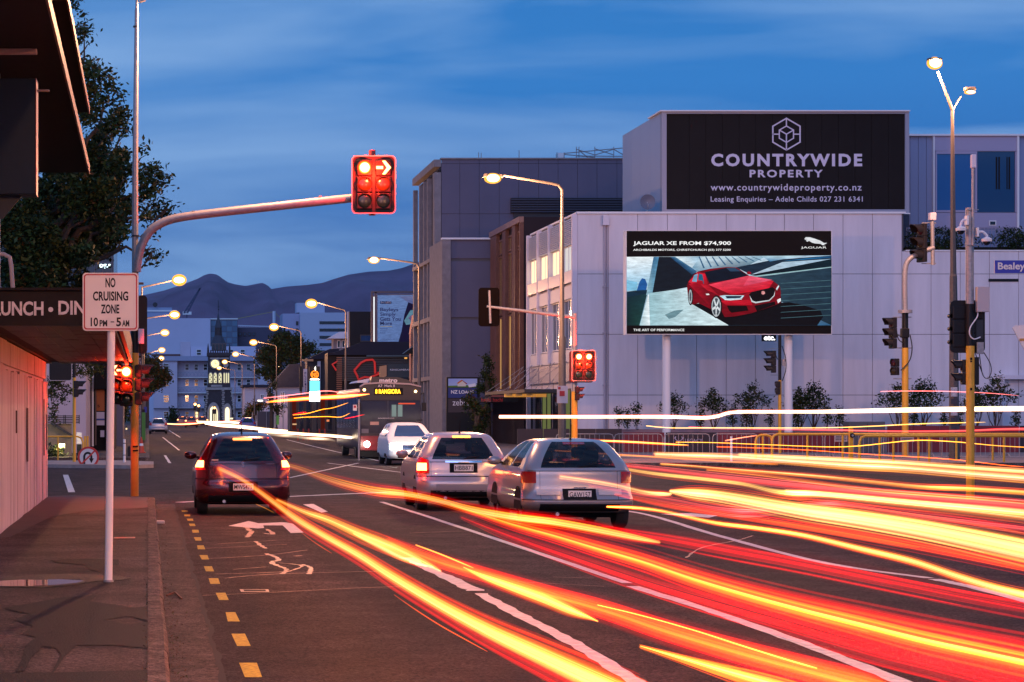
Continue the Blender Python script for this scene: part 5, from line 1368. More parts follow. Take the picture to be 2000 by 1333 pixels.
# ------------------------------------------------------------------ traffic signal heads
M_sb2 = mat('signal_black', (.016, .013, .013), .5, spec=.25)
M_rim = mat('backplate_rim', (.45, .38, .38), .6)
M_lens = [mat('lens_dark_red', (.06, .005, .005), .2), mat('lens_dark_amber', (.05, .03, .004), .2), mat('lens_dark_green', (.004, .03, .02), .2)]
def rot(cx, cy, a):
    c, s = math.cos(a), math.sin(a)
    return lambda p: (cx + p[0]*c - p[1]*s, cy + p[0]*s + p[1]*c, p[2])
def head(parent, x, y, z, yaw=0, cols=1, rows=3, sp=.30, lens=.10, plate=None, lit=(), arrows=(), body_w=.27, bright=False, visor_l=.22):
    tf = rot(x, y, R(yaw))
    H_ = rows*sp
    hb = MB(tf)
    for c in range(cols):
        cx_ = (c-(cols-1)/2)*sp*1.12
        for r in range(rows):
            zz = z + H_/2 - (r+.5)*sp
            hb.bbox(cx_-body_w/2, cx_+body_w/2, 0.0, .17, zz-sp*.49, zz+sp*.49, .025)
    h_ = hb.build('signal_head', M_sb2, parent)
    if plate:
        pw, ph = plate
        mb = MB(tf); mb.prism(rrect(0, z, pw/2, ph/2, .10), 'y', .045, .06); mb.build('backplate', M_sb2, h_)
        mb = MB(tf)
        o_, i_ = rrect(0, z, pw/2, ph/2, .10), rrect(0, z, pw/2-.022, ph/2-.022, .085); n = len(o_)
        mb.add([(a, .040, b) for a, b in o_] + [(a, .040, b) for a, b in i_], [(k, (k+1) % n, n+(k+1) % n, n+k) for k in range(n)])
        mb.build('backplate_border', M_rim, h_)
    for c in range(cols):
        cx_ = (c-(cols-1)/2)*sp*1.12
        for r in range(rows):
            zz = z + H_/2 - (r+.5)*sp
            on = (c, r) in lit
            arr = [a for a in arrows if a[:2] == (c, r)]
            if arr:
                d = arr[0][2]
                mb = MB(tf); mb.disc((cx_, -.012, zz), lens, 20, 'y', .012); mb.build('lens', M_sb2, h_)
                mb = MB(tf); L_ = lens*1.15
                mb.prism([(cx_-d*L_*.9, zz-L_*.18), (cx_-d*L_*.9, zz+L_*.18), (cx_-d*L_*.05, zz+L_*.18), (cx_-d*L_*.05, zz-L_*.18)], 'y', -.03, -.013)
                mb.prism([(cx_-d*L_*.15, zz+L_*.85), (cx_+d*L_*.25, zz+L_*.85), (cx_+d*L_*.95, zz), (cx_+d*L_*.25, zz-L_*.85), (cx_-d*L_*.15, zz-L_*.85), (cx_+d*L_*.42, zz)], 'y', -.034, -.0131)
                mb.build('arrow', G_redhot, h_)
            else:
                bm = bmesh.new(); bmesh.ops.create_uvsphere(bm, u_segments=18, v_segments=10, radius=1); bm.verts.index_update()
                MB(tf).add([(cx_+v.co.x*lens, v.co.y*.03, zz+v.co.z*lens) for v in bm.verts], [tuple(v.index for v in f.verts) for f in bm.faces]).build('lens', (glow('lens_red_rim', (1.0, .10, .015), 2.2) if on else M_lens[r % 3]), h_, smooth=True)
                if on:
                    MB(tf).add([(cx_+v.co.x*lens*.84, -.02+v.co.y*.03, zz+v.co.z*lens*.84) for v in bm.verts], [tuple(v.index for v in f.verts) for f in bm.faces]).build('lens', glow('lens_yellow_rim', (1.0, .45, .04), 2.4), h_, smooth=True)
                    MB(tf).add([(cx_+v.co.x*lens*.68, -.04+v.co.y*.03, zz+v.co.z*lens*.68) for v in bm.verts], [tuple(v.index for v in f.verts) for f in bm.faces]).build('lens', glow('lens_hot', (1.0, .85, .6), 4), h_, smooth=True)
                bm.free()
            # visor: open tube, cut lower half
            n = 14; vs = []; fs = []
            for k in range(n+1):
                a = R(-25 + 230*k/n)
                vs += [(cx_+math.cos(a)*lens*1.18, 0, zz+math.sin(a)*lens*1.18), (cx_+math.cos(a)*lens*1.14, -visor_l*(.55+.45*max(0, math.sin(a))), zz+math.sin(a)*lens*1.14)]
                vs += [(cx_+math.cos(a)*lens*1.10, 0, zz+math.sin(a)*lens*1.10), (cx_+math.cos(a)*lens*1.06, -visor_l*(.55+.45*max(0, math.sin(a))), zz+math.sin(a)*lens*1.06)]
            for k in range(n):
                a, b = 4*k, 4*k+4
                fs += [(a, a+1, b+1, b), (a+2, b+2, b+3, a+3), (a+1, a+3, b+3, b+1)]
            MB(tf).add(vs, fs).build('visor', M_sb2, h_)
    if lit:
        c, r = lit[0]
        zz = z + H_/2 - (r+.5)*sp
        px_ = tf(((c-(cols-1)/2)*sp*1.12+(.17 if cols > 1 else 0), -.42, zz-.1))
        plight('signal_bulb', parent, px_, (1, .03, .008), 520 if bright else 200, .05)
    return h_

# A: near left signal with lamp column and mast arm
Za = 47.2; xa = WX(264, Za)
A = thing('traffic_signal', 'tall yellow based signal column at near left with long mast arm over the road', 'traffic signal', (xa, Za, FPH))
MB().tube([(xa-.01, Za, FPH), (xa-.01, Za, WZ(690, Za))], .085, 16).build('yellow_sleeve', M_yel, A, smooth=True)
MB().tube([(xa-.01, Za, WZ(690, Za)), (xa-.01, Za, WZ(640, Za))], .083, 16).build('black_sleeve', M_black, A, smooth=True)
MB().tube([(xa, Za, WZ(640, Za)), (xa, Za, WZ(340, Za)), (xa+.03, Za, WZ(20, Za)), (xa+.03, Za, WZ(19, Za)), (WX(270, Za), Za, 10.9)], [.078, .066, .042, .03, .03], 8).build('pole', M_galv, A)
for py in (357, 462, 53): MB().tube([(xa+.01, Za, WZ(py+1, Za)), (xa+.01, Za, WZ(py-2, Za))], .085 if py == 462 else .055, 12).build('clamp', M_dgrey, A)
xb, zb_ = WX(686, Za), WZ(389, Za)
arm = [(WX(267, Za), Za-.1, WZ(532, Za)), (WX(269, Za), Za-.1, WZ(512, Za)), (WX(277, Za), Za-.1, WZ(480, Za)), (WX(293, Za), Za-.1, WZ(453, Za)), (WX(318, Za), Za-.1, WZ(436, Za)), (WX(352, Za), Za-.1, WZ(426, Za)), (WX(420, Za), Za-.1, WZ(417, Za)), (WX(540, Za), Za-.1, WZ(404, Za)), (WX(727, Za), Za-.1, WZ(384, Za))]
MB().tube(catmull(arm, 5), .088, 16).build('mast_arm', M_galv, A, smooth=True)
for px, py in ((377, 417), (624, 388)): MB().bbox(WX(px-3, Za), WX(px+3, Za), Za-.15, Za-.05, WZ(py+1, Za), WZ(py-4, Za), .01).build('cable_eye', M_galv, A)
MB().tube([(WX(726, Za), Za-.1, WZ(422, Za)), (WX(726, Za), Za-.1, WZ(295, Za))], .07, 12).build('hanger', mat('red_lit_steel', (.4, .05, .04), .5), A)  # red light of the signal is put into the hanger's colour
head(A, WX(727, Za), Za-.36, WZ(364, Za), 0, 2, 3, .34, .14, plate=(.90, 1.19), lit=((0, 0),), arrows=((1, 0, 1),), body_w=.32, bright=True, visor_l=.05)
head(A, WX(247, Za), Za-.38, WZ(754, Za), 0, 1, 3, .28, .115, lit=((0, 0),), body_w=.27)
head(A, WX(228, Za), Za-.42, WZ(751, Za), 0, 1, 3, .28, .10, arrows=((0, 0, -1),), body_w=.22)
head(A, WX(277, Za), Za+.05, WZ(752, Za), 90, 1, 3, .28, .115, body_w=.27, visor_l=.26)
tfa = rot(WX(280, Za), Za+.2, 0)
MB().prism(rrect(WX(278, Za), WZ(634, Za), .10, .60, .08), 'y', Za+.12, Za+.2).build('side_backplate', M_sb2, A)
MB().bbox(WX(270, Za), WX(281.5, Za), Za-.14, Za-.06, WZ(672, Za), WZ(643, Za), .008).build('junction_box', M_pan_b, A)
MB().bbox(WX(271, Za), WX(280.5, Za), Za-.2, Za-.08, WZ(557, Za), WZ(553, Za), .004).build('bracket', mat('rust_brown', (.2, .1, .05), .6), A)
mb = MB(); mb.tube(catmull([(WX(276, Za), Za-.06, WZ(672, Za)), (WX(277, Za), Za-.08, WZ(690, Za)), (WX(272, Za), Za-.1, WZ(712, Za)), (WX(264, Za), Za-.12, WZ(725, Za))], 5), .008, 6); mb.build('cable', M_rub, A)
for py in (880, 872): MB().bbox(xa-.05, xa+.06, Za-.095, Za-.088, WZ(py+2, Za), WZ(py-1, Za), .001).build('scratch_mark', M_blackm, A)

xt = WX(560, Za); ztp = WZ(-24, Za)
MB().tube([(WX(270, Za), Za, 10.85), (WX(275, Za), Za, WZ(-6, Za)), (WX(300, Za), Za, WZ(-14, Za)), (xt-.3, Za, ztp+.08)], .035, 8).build('lamp_arm', M_galv, A)
MB().tube([(WX(272, Za), Za, WZ(4, Za)), (WX(284, Za), Za, WZ(0, Za))], .03, 8).build('arm_stay', M_galv, A)
MB().bbox(xt-.36, xt+.36, Za-.14, Za+.14, ztp+.02, ztp+.16, .04).build('lantern', M_galv, A)
MB().bbox(xt-.28, xt+.28, Za-.11, Za+.11, ztp-.05, ztp+.018, .03).build('bowl', G_bowl, A)
plight('sodium_lamp', A, (xt, Za-.1, ztp-.25), LAMPC, 2600*PK, .2)

# NO CRUISING sign
Zn = GD(1137, FPH)
ns = thing('road_sign', 'white and red NO CRUISING ZONE sign on a leaning white pole', 'road sign', (WX(212, Zn), Zn, FPH))
MB().tube([(WX(212, Zn), Zn, FPH), (WX(218.5, Zn), Zn, WZ(545, Zn))], .038, 20).build('pole', M_white, ns, smooth=True)
MB().tube([(WX(212, Zn), Zn, FPH), (WX(212, Zn), Zn, FPH+.02)], .05, 20).build('base_plate', M_galv, ns)
cx_, cz_ = WX(216, Zn), WZ(590.5, Zn)
hw_, hh_ = 54.3*Zn/FP, 56.5*Zn/FP
M_sgw = mat('reflective_white', (.72, .66, .62), .35, var=.06, vs=3)
MB().prism(rrect(cx_, cz_, hw_, hh_, .035, 8), 'y', Zn-.062, Zn-.045).build('plate', M_sgw, ns)
def ring(parent, o_, i_, y, m, name):
    n = len(o_)
    return MB().add([(a, y, b) for a, b in o_] + [(a, y, b) for a, b in i_], [(k, (k+1) % n, n+(k+1) % n, n+k) for k in range(n)]).build(name, m, parent)
M_sr = mat('sign_red', (.42, .015, .02), .4)
ring(ns, rrect(cx_, cz_, hw_-.012, hh_-.012, .030, 8), rrect(cx_, cz_, hw_-.024, hh_-.024, .022, 8), Zn-.066, M_sr, 'border')
for s_, a, b, c_, d_, bo in (('NO', 206, 225.5, 543, 562, .03), ('CRUISING', 181.5, 250.5, 569.5, 588, .03), ('ZONE', 197, 233, 595, 613, .03), ('10', 177, 191.5, 620.5, 638, .03), ('PM', 194.5, 209.5, 625.5, 638, .03),
                             ('5', 227, 236.5, 620.5, 638, .03), ('AM', 238.5, 252.5, 625.5, 638, .03), ('\u2013', 216, 223, 628.2, 630.2, .01)):
    ptext(ns, s_, a, b, c_, d_, Zn-.064, M_black, bo)
for py in (560, 620): MB().bbox(WX(214, Zn), WX(220, Zn), Zn-.043, Zn+.045, WZ(py+3, Zn), WZ(py-3, Zn), .003).build('clamp', M_steel, ns)

# no U-turn sign and street furniture on the island
def round_sign(px, py, rpx, Z, label, mark=True):
    t = thing('road_sign', label, 'road sign', (WX(px, Z), Z, .12))
    r = rpx*Z/FP; c = (WX(px, Z), WZ(py, Z))
    MB().tube([(c[0], Z+.06, .12), (c[0], Z+.06, c[1]+r*.6)], .03, 8).build('pole', M_yel, t)
    MB().disc((c[0], Z, c[1]), r, 32, 'y', .02).build('plate', M_sr if False else mat('bright_sign_red', (.55, .02, .02), .4), t)
    MB().disc((c[0], Z-.006, c[1]), r*.80, 32, 'y', .004).build('face', M_sgw, t)
    if mark:
        mb = MB()
        pts = [(-.38, -.62), (-.38, .05)] + [(-.38+.33*(1-math.cos(R(180*k/8))), .05+.36*math.sin(R(180*k/8))) for k in range(1, 9)] + [(.28, -.1)]
        n = len(pts); vs = []
        for k, p in enumerate(pts):
            a = pts[max(0, k-1)]; b = pts[min(n-1, k+1)]; dx, dz = b[0]-a[0], b[1]-a[1]; l = math.hypot(dx, dz); nx, nz_ = -dz/l*.10, dx/l*.10
            vs += [(c[0]+(p[0]+nx)*r, Z-.010, c[1]+(p[1]+nz_)*r), (c[0]+(p[0]-nx)*r, Z-.010, c[1]+(p[1]-nz_)*r)]
        mb.add(vs, [(2*k, 2*k+1, 2*k+3, 2*k+2) for k in range(n-1)])
        mb.add([(c[0]+a*r, Z-.012, c[1]+b*r) for a, b in ((.05, -.1), (.52, -.1), (.28, -.55))], [(0, 1, 2)])
        mb.build('u_turn_arrow', M_black, t)
        a = R(45); s = .07
        MB().add([(c[0]+u*r, Z-.016, c[1]+v*r) for u, v in ((-.62, -.52), (-.52, -.62), (.62, .52), (.52, .62))], [(0, 1, 2, 3)]).build('slash', MATS['bright_sign_red'], t)
    return t
round_sign(172.5, 893.5, 21, 80, 'round red and white no U-turn sign on the small traffic island')
bl = thing('bollard', 'slim pale bollard standing right of the no U-turn sign', 'bollard', (WX(243, 83), 83, .12))
MB().tube([(WX(243, 83), 83, .12), (WX(243, 83), 83, WZ(858, 83))], .045, 12).build('post', M_white, bl)
for py in (867, 890): MB().tube([(WX(243, 83), 83, WZ(py, 83)), (WX(243, 83), 83, WZ(py-1.5, 83))], .05, 12).build('band', M_dgrey, bl)
tag(MB().bbox(WX(249, 95), WX(256, 95), 95, 95.2, WZ(894, 95), WZ(872, 95), .02).build('litter_bin', M_black), 'small black bin beside the yellow signal column', 'bin')
# B: far left yellow signal
Zb_ = 84.0; xb_ = WX(145, Zb_)
B = thing('traffic_signal', 'yellow signal pole with black head behind the white fence wall at left', 'traffic signal', (xb_, Zb_, .12))
MB().tube([(xb_, Zb_, .12), (xb_, Zb_, WZ(738, Zb_))], .062, 12).build('pole', M_yel, B, smooth=True)
MB().tube([(xb_, Zb_, WZ(738, Zb_)), (xb_, Zb_, WZ(690, Zb_))], .06, 12).build('black_sleeve', M_black, B)
MB().prism(rrect(WX(118, Zb_), WZ(712, Zb_), .42, .60, .08), 'y', Zb_-.05, Zb_).build('backplate', M_sb2, B)
ring(B, rrect(WX(118, Zb_), WZ(712, Zb_), .42, .60, .08), rrect(WX(118, Zb_), WZ(712, Zb_), .40, .58, .07), Zb_-.056, M_rim, 'backplate_border')
head(B, WX(153, Zb_), Zb_, WZ(760, Zb_), 90, 1, 2, .30, .12, body_w=.28, visor_l=.3)
# yellow pedestrian rail
def hooprail(t, Z, x0, x1, ytop, h0, posts, r=.035, m=None, closed=(True, False)):
    m = m or M_yel
    zt = WZ(ytop, Z); a, b = WX(x0, Z), WX(x1, Z); pts = []
    if closed[0]: pts += [(a, Z, h0), (a, Z, zt-.22), (a+.06, Z, zt-.06), (a+.22, Z, zt)]
    else: pts += [(a, Z, zt)]
    if closed[1]: pts += [(b-.22, Z, zt), (b-.06, Z, zt-.06), (b, Z, zt-.22), (b, Z, h0)]
    else: pts += [(b, Z, zt)]
    MB().tube(pts, r, 10).build('rail', m, t, smooth=True)
    for p in posts: MB().tube([(WX(p, Z), Z, h0), (WX(p, Z), Z, zt-r*.5)], r*.85, 10).build('post', m, t, smooth=True)
ry = thing('pedestrian_rail', 'yellow tubular rail on the island behind the white fence wall', 'railing', (WX(120, 87), 87, .12))
hooprail(ry, 87, 60, 162, 853, .12, [113], closed=(False, True))
for a, b in ((164, 168), (169, 173)): MB().bbox(WX(a, 88), WX(b, 88), 88, 88.1, .12, WZ(852, 88), .01).build('end_post', M_yel, ry)
# cone
cn = thing('traffic_cone', 'orange and white traffic cone on the far left kerb', 'traffic cone', (WX(276, 104), 104, .13))
c = WX(276, 104)
MB().bbox(c-.2, c+.2, 103.8, 104.2, .13, .18, .01).build('base', mat('cone_orange', (.55, .05, .02), .5), cn)
MB().tube([(c, 104, .18), (c, 104, .45)], [.14, .10], 14).build('body', MATS['cone_orange'], cn, smooth=True)
MB().tube([(c, 104, .45), (c, 104, .56)], [.10, .082], 14).build('white_band', M_white, cn, smooth=True)
MB().tube([(c, 104, .56), (c, 104, .85)], [.082, .03], 14).build('tip', MATS['cone_orange'], cn, smooth=True)
gp = thing('sign_post', 'post with a tall green strip and small blue sign on the far left kerb', 'sign post', (WX(280, 116), 116, .13))
MB().fbox(277, 284, 806, 860, 116, .1).build('green_panel', mat('green_panel', (.06, .28, .04), .5), gp); MB().fbox(277.5, 283, 800, 805.8, 116, .1).build('cap', M_black, gp)
MB().fbox(281, 287, 795, 806, 117, .05).build('blue_plate', mat('blue_plate', (.03, .05, .4), .5), gp)
MB().tube([(WX(273, 116), 116, .13), (WX(273, 116), 116, WZ(700, 116))], .06, 8).build('patterned_post', mat('wrapped_post', (.25, .22, .24), .6, var=.9, vs=10), gp)
# C: right centre signal mast with arm to the left
Zm = 88.0; xm = WX(1122, Zm)
C_ = thing('traffic_signal', 'grey signal mast before the white building with arm carrying a black backed head', 'traffic signal', (xm, Zm, .13))
MB().tube([(xm, Zm, .13), (xm, Zm, WZ(765, Zm))], .12, 14).build('yellow_sleeve', M_yel, C_, smooth=True)
MB().tube([(xm, Zm, WZ(765, Zm)), (xm, Zm, WZ(612, Zm))], [.10, .085], 14).build('pole', M_galv, C_, smooth=True)
MB().tube([(xm, Zm-.05, WZ(620, Zm)), (WX(950, Zm), Zm-.05, WZ(599, Zm))], [.075, .05], 12).build('mast_arm', M_galv, C_, smooth=True)
MB().tube([(WX(957, Zm), Zm-.08, WZ(632, Zm)), (WX(955, Zm), Zm-.08, WZ(568, Zm))], .045, 10).build('hanger', M_galv, C_)
MB().prism(rrect(WX(955.5, Zm), WZ(600, Zm), .40, .74, .12), 'y', Zm+.04, Zm+.10).build('backplate', mat('backplate_brown_black', (.004, .002, .002), .7, spec=.05), C_)
head(C_, WX(955.5, Zm), Zm+.3, WZ(600, Zm), 180, 2, 3, .34, .13, body_w=.3, visor_l=.2)
head(C_, WX(1137, Zm), Zm-.35, WZ(715, Zm), 0, 2, 3, .34, .13, plate=(.92, 1.18), lit=((0, 0), (1, 0)), body_w=.3, bright=True, visor_l=.05)
MB().prism(rrect(WX(1134, Zm), WZ(717, Zm), .46, .60, .1), 'y', Zm-.15, Zm-.1).build('rear_backplate', mat('rear_plate_red_lit', (.12, .01, .01), .5), C_)  # plate coloured red to paint in the glow of the signal lamps
head(C_, WX(1130, Zm), Zm-.1, WZ(769, Zm), 90, 1, 2, .26, .10, body_w=.24)
nt_ = MB().fbox(1088, 1109, 754, 788, 79.8, .02); ntc = nt_.build('parking_notice', mat('pink_white_plate', (.6, .5, .5), .5))
tag(ntc, 'small white and red parking notice on the near lamp pole', 'sign')
for a, b, c_, d_ in ((1093, 1103, 764, 774), (1090, 1095, 756, 761)):
    MB().fbox(a, b, c_, d_, 79.78, .01).build('red_mark', M_sr, ntc)
# D: signal in front of screen
Zd = 103.0; xd = WX(1523, Zd)
D = thing('traffic_signal', 'thin yellow and black signal pole below the screen with side facing heads', 'traffic signal', (xd, Zd, .13))
MB().tube([(xd, Zd, .13), (xd, Zd, WZ(743, Zd))], .075, 12).build('yellow_sleeve', M_yel, D, smooth=True)
MB().tube([(xd, Zd, WZ(743, Zd)), (xd, Zd, WZ(655, Zd))], .07, 12).build('black_sleeve', M_black, D, smooth=True)
head(D, WX(1507, Zd), Zd, WZ(707, Zd), -90, 1, 3, .33, .14, body_w=.32, visor_l=.36)
head(D, WX(1516, Zd), Zd, WZ(758, Zd), -90, 1, 2, .30, .12, body_w=.26, visor_l=.05)
for py in (681, 733): MB().tube([(WX(1505, Zd), Zd, WZ(py, Zd)), (xd, Zd, WZ(py, Zd))], .02, 6).build('bracket', M_steel, D)
mb = MB()
mb.tube(catmull([(WX(1512, Zd), Zd-.1, WZ(688, Zd)), (WX(1516, Zd), Zd-.12, WZ(700, Zd)), (WX(1520, Zd), Zd-.12, WZ(703, Zd))], 5), .02, 6)
mb.tube(catmull([(WX(1526, Zd), Zd-.1, WZ(676, Zd)), (WX(1533, Zd), Zd-.12, WZ(700, Zd)), (WX(1533, Zd), Zd-.12, WZ(725, Zd)), (WX(1526, Zd), Zd-.12, WZ(745, Zd))], 5), .02, 6)
mb.build('cable', M_rub, D)
MB().fbox(1528, 1534, 702, 715, Zd-.05, .1).build('junction_box', M_galv, D)
eb = MB().fbox(1489, 1516, 654.5, 667, 112, .15); ebo = eb.build('shop_sign', M_blackm); tag(ebo, 'small black lit sign reading etc. below the screen', 'sign')
ptext(ebo, 'etc.', 1492, 1514, 656, 665, 111.98, glow('etc_white', (.95, .95, 1), 2.5), .04)
# E: right yellow signal with curved head mount
Ze = 93.0; xe = WX(1768, Ze)
E = thing('traffic_signal', 'yellow signal pole at right with cranked grey top and three side facing heads', 'traffic signal', (xe, Ze, .13))
MB().tube([(xe, Ze, .13), (xe, Ze, WZ(680, Ze))], .13, 16).build('yellow_sleeve', M_yel, E, smooth=True)
MB().tube([(xe, Ze, WZ(680, Ze)), (xe, Ze, WZ(612, Ze))], .12, 16).build('black_sleeve', M_black, E, smooth=True)
MB().tube([(xe, Ze, WZ(612, Ze)), (xe, Ze, WZ(606, Ze))], .28, 20).build('flange', M_galv, E)
MB().tube(catmull([(xe, Ze, WZ(606, Ze)), (WX(1767, Ze), Ze, WZ(550, Ze)), (WX(1769, Ze), Ze, WZ(520, Ze)), (WX(1778, Ze), Ze, WZ(505, Ze)), (WX(1798, Ze), Ze, WZ(494, Ze)), (WX(1824, Ze), Ze, WZ(484, Ze))], 6), .105, 14).build('cranked_pole', M_galv, E, smooth=True)
MB().tube([(WX(1822, Ze), Ze, WZ(518, Ze)), (WX(1821, Ze), Ze, WZ(432, Ze))], .08, 12).build('upright', M_galv, E, smooth=True)
MB().bbox(WX(1815, Ze), WX(1827, Ze), Ze-.15, Ze+.15, WZ(431, Ze), WZ(416, Ze), .03).build('sensor_box', M_pan_b, E)
head(E, WX(1797, Ze), Ze, WZ(475, Ze), -72, 1, 3, .52, .20, body_w=.50, visor_l=.45)
head(E, WX(1740, Ze), Ze, WZ(651, Ze), -80, 1, 3, .42, .17, body_w=.42, visor_l=.35)
head(E, WX(1745, Ze), Ze, WZ(717, Ze), -60, 1, 2, .34, .13, body_w=.34, visor_l=.08)
for py in (620, 680, 740, 436, 515): MB().tube([(WX(1745 if py > 600 else 1800, Ze), Ze, WZ(py, Ze)), (WX(1780 if py > 600 else 1828, Ze), Ze, WZ(py, Ze))], .022, 6).build('bracket', M_galv, E)
MB().bbox(WX(1759, Ze), WX(1774, Ze), Ze-.17, Ze+.1, WZ(660, Ze), WZ(642, Ze), .03).build('junction_box', M_black, E)
mb = MB()
for P_ in ([(1746, 622), (1749, 652), (1760, 658)], [(1748, 640), (1752, 662), (1762, 671)], [(1775, 655), (1779, 680), (1774, 705), (1757, 724)]):
    mb.tube(catmull([(WX(a, Ze), Ze-.15, WZ(b, Ze)) for a, b in P_], 6), .022, 6)
mb.build('cable', M_rub, E)
# F: nearest right yellow signal with cameras
Zf = 49.0; xf = WX(1895, Zf)
F_ = thing('traffic_signal', 'thick yellow signal column at far right with black head and two dome cameras', 'traffic signal', (xf, Zf, 0))
MB().tube([(xf, Zf, 0), (xf, Zf, WZ(676, Zf))], .088, 20).build('yellow_sleeve', M_yel, F_, smooth=True)
MB().tube([(xf-.01, Zf, WZ(676, Zf)), (xf-.01, Zf, WZ(594, Zf))], .084, 16).build('black_sleeve', M_black, F_)
MB().tube([(xf-.01, Zf, WZ(594, Zf)), (xf-.01, Zf, WZ(406, Zf))], .085, 16).build('pole', M_galv, F_, smooth=True)
MB().tube([(WX(1897, Zf), Zf-.1, WZ(480, Zf)), (WX(1897, Zf), Zf-.1, WZ(330, Zf))], .028, 10).build('antenna_pole', M_galv, F_)
MB().bbox(WX(1893, Zf), WX(1902, Zf), Zf-.15, Zf-.05, WZ(330, Zf), WZ(303, Zf), .02).build('antenna', M_pan_b, F_)
for py in (411, 480): MB().tube([(WX(1884, Zf), Zf-.1, WZ(py, Zf)), (WX(1908, Zf), Zf-.1, WZ(py, Zf))], .013, 8).build('clamp', M_galv, F_)
def dome(cx, cy, ax, side, wallx, wy):
    r = 10*Zf/FP; x = WX(cx, Zf); z = WZ(cy, Zf)
    MB().tube(catmull([(WX(wallx, Zf), Zf-.12, WZ(wy, Zf)), (WX(ax, Zf), Zf-.12, WZ(wy-1, Zf)), (x, Zf-.12, WZ(wy+6, Zf)), (x, Zf-.12, z+.03)], 5), .026, 10).build('camera_bracket', M_white, F_, smooth=True)
    MB().bbox(WX(wallx-2, Zf), WX(wallx+2, Zf), Zf-.2, Zf-.05, WZ(wy+9, Zf), WZ(wy-9, Zf), .006).build('wall_plate', M_white, F_)
    cbd = MB().tube([(x, Zf-.12, z-.055), (x, Zf-.12, z), (x, Zf-.12, z+.035)], [r*.95, r, r*.55], 20).build('camera_housing', M_white, F_, smooth=True)
    bm = bmesh.new(); bmesh.ops.create_uvsphere(bm, u_segments=18, v_segments=10, radius=1); bm.verts.index_update()
    MB().add([(x+v.co.x*r*.72, Zf-.12+v.co.y*r*.72, z-.05+v.co.z*r*.8) for v in bm.verts], [tuple(v.index for v in f.verts) for f in bm.faces]).build('dome', M_glass, cbd, smooth=True); bm.free()
dome(1873, 447, 1878, -1, 1884, 432); dome(1923, 468, 1915, 1, 1904, 455)
MB().prism(rrect(WX(1893, Zf), WZ(638, Zf), .372, .56, .11), 'y', Zf+.10, Zf+.13).build('backplate', M_sb2, F_)
head(F_, WX(1893, Zf), Zf+.25, WZ(638, Zf), 180, 2, 3, .30, .11, body_w=.3, visor_l=.1)
for py in (617, 642, 668): MB().disc((WX(1861, Zf), Zf+.10, WZ(py, Zf)), .045, 14, 'y', .12).build('side_visor', M_sb2, F_)
MB().bbox(WX(1905, Zf), WX(1929, Zf), Zf-.12, Zf+.02, WZ(610, Zf), WZ(561, Zf), .008).build('control_box', mat('beige_box', (.5, .42, .42), .5), F_)
MB().bbox(WX(1906, Zf), WX(1919, Zf), Zf-.08, Zf-.02, WZ(692, Zf), WZ(669, Zf), .006).build('junction_box', M_galv, F_)
MB().fbox(1907, 1920, 625, 662, Zf+.07, .03).build('label_plate', M_dgrey, F_)
mb = MB()
mb.tube(catmull([(WX(1908, Zf), Zf-.05, WZ(611, Zf)), (WX(1906, Zf), Zf-.07, WZ(620, Zf)), (WX(1892, Zf), Zf-.1, WZ(640, Zf)), (WX(1891, Zf), Zf-.1, WZ(655, Zf)), (WX(1900, Zf), Zf-.08, WZ(663, Zf)), (WX(1913, Zf), Zf-.05, WZ(659, Zf))], 6), .013, 8)
mb.build('conduit', M_white, F_, smooth=True)
mb = MB()
mb.tube(catmull([(WX(1921, Zf), Zf, WZ(688, Zf)), (WX(1932, Zf), Zf-.05, WZ(710, Zf)), (WX(1934, Zf), Zf-.05, WZ(728, Zf)), (WX(1927, Zf), Zf-.05, WZ(740, Zf)), (WX(1917, Zf), Zf-.05, WZ(730, Zf)), (WX(1911, Zf), Zf-.05, WZ(690, Zf))], 6), .010, 6)
mb.tube(catmull([(WX(1904, Zf), Zf, WZ(688, Zf)), (WX(1912, Zf), Zf-.05, WZ(716, Zf)), (WX(1919, Zf), Zf-.05, WZ(735, Zf))], 6), .010, 6)
mb.build('cable', M_rub, F_)
head(F_, WX(1884, Zf), Zf+.2, WZ(727, Zf), -100, 1, 2, .27, .10, body_w=.24, visor_l=.22)
MB().bbox(WX(1902, Zf), WX(1911, Zf), Zf-.05, Zf+.2, WZ(752, Zf), WZ(698, Zf), .01).build('signal_body', M_sb2, F_)
for py, s_ in ((699, 5), (705, 3), (758, 5)): MB().bbox(WX(1892, Zf), WX(1896, Zf), Zf-.093, Zf-.086, WZ(py+s_, Zf), WZ(py, Zf), .001).build('scratch_mark', M_blackm, F_)
# street name plate Bealey and give way sign
sp_ = thing('street_name_sign', 'blue street name plate reading Bealey at the right edge', 'street sign', (WX(2010, 60), 60, 0))
MB().fbox(1943, 2050, 509, 534, 60, .04).build('plate', mat('street_sign_blue', (.01, .03, .34), .4), sp_)
ptext(sp_, 'Bealey', 1949, 2002, 513, 531, 59.99, M_sgw, .025)
MB().tube([(WX(2045, 60), 60.1, 0), (WX(2045, 60), 60.1, WZ(500, 60))], .04, 10).build('post', M_galv, sp_)
gw = thing('give_way_sign', 'back edge of a white triangular sign entering at the right edge', 'road sign', (WX(2020, 56), 56, 0))
P_ = [(1978, 641), (1982, 636), (2060, 634), (2066, 640), (2022, 716), (2018, 716)]
MB().prism([(WX(a, 56), WZ(b, 56)) for a, b in P_], 'y', 56, 56.03).build('plate', M_sgw, gw)
MB().tube([(WX(2020, 56), 56.1, 0), (WX(2020, 56), 56.1, WZ(640, 56))], .035, 8).build('post', M_galv, gw)
MB().fbox(1992, 2050, 661.5, 666, 55.98, .02).build('clamp', mat('clamp_amber', (.5, .25, .05), .5), gw)
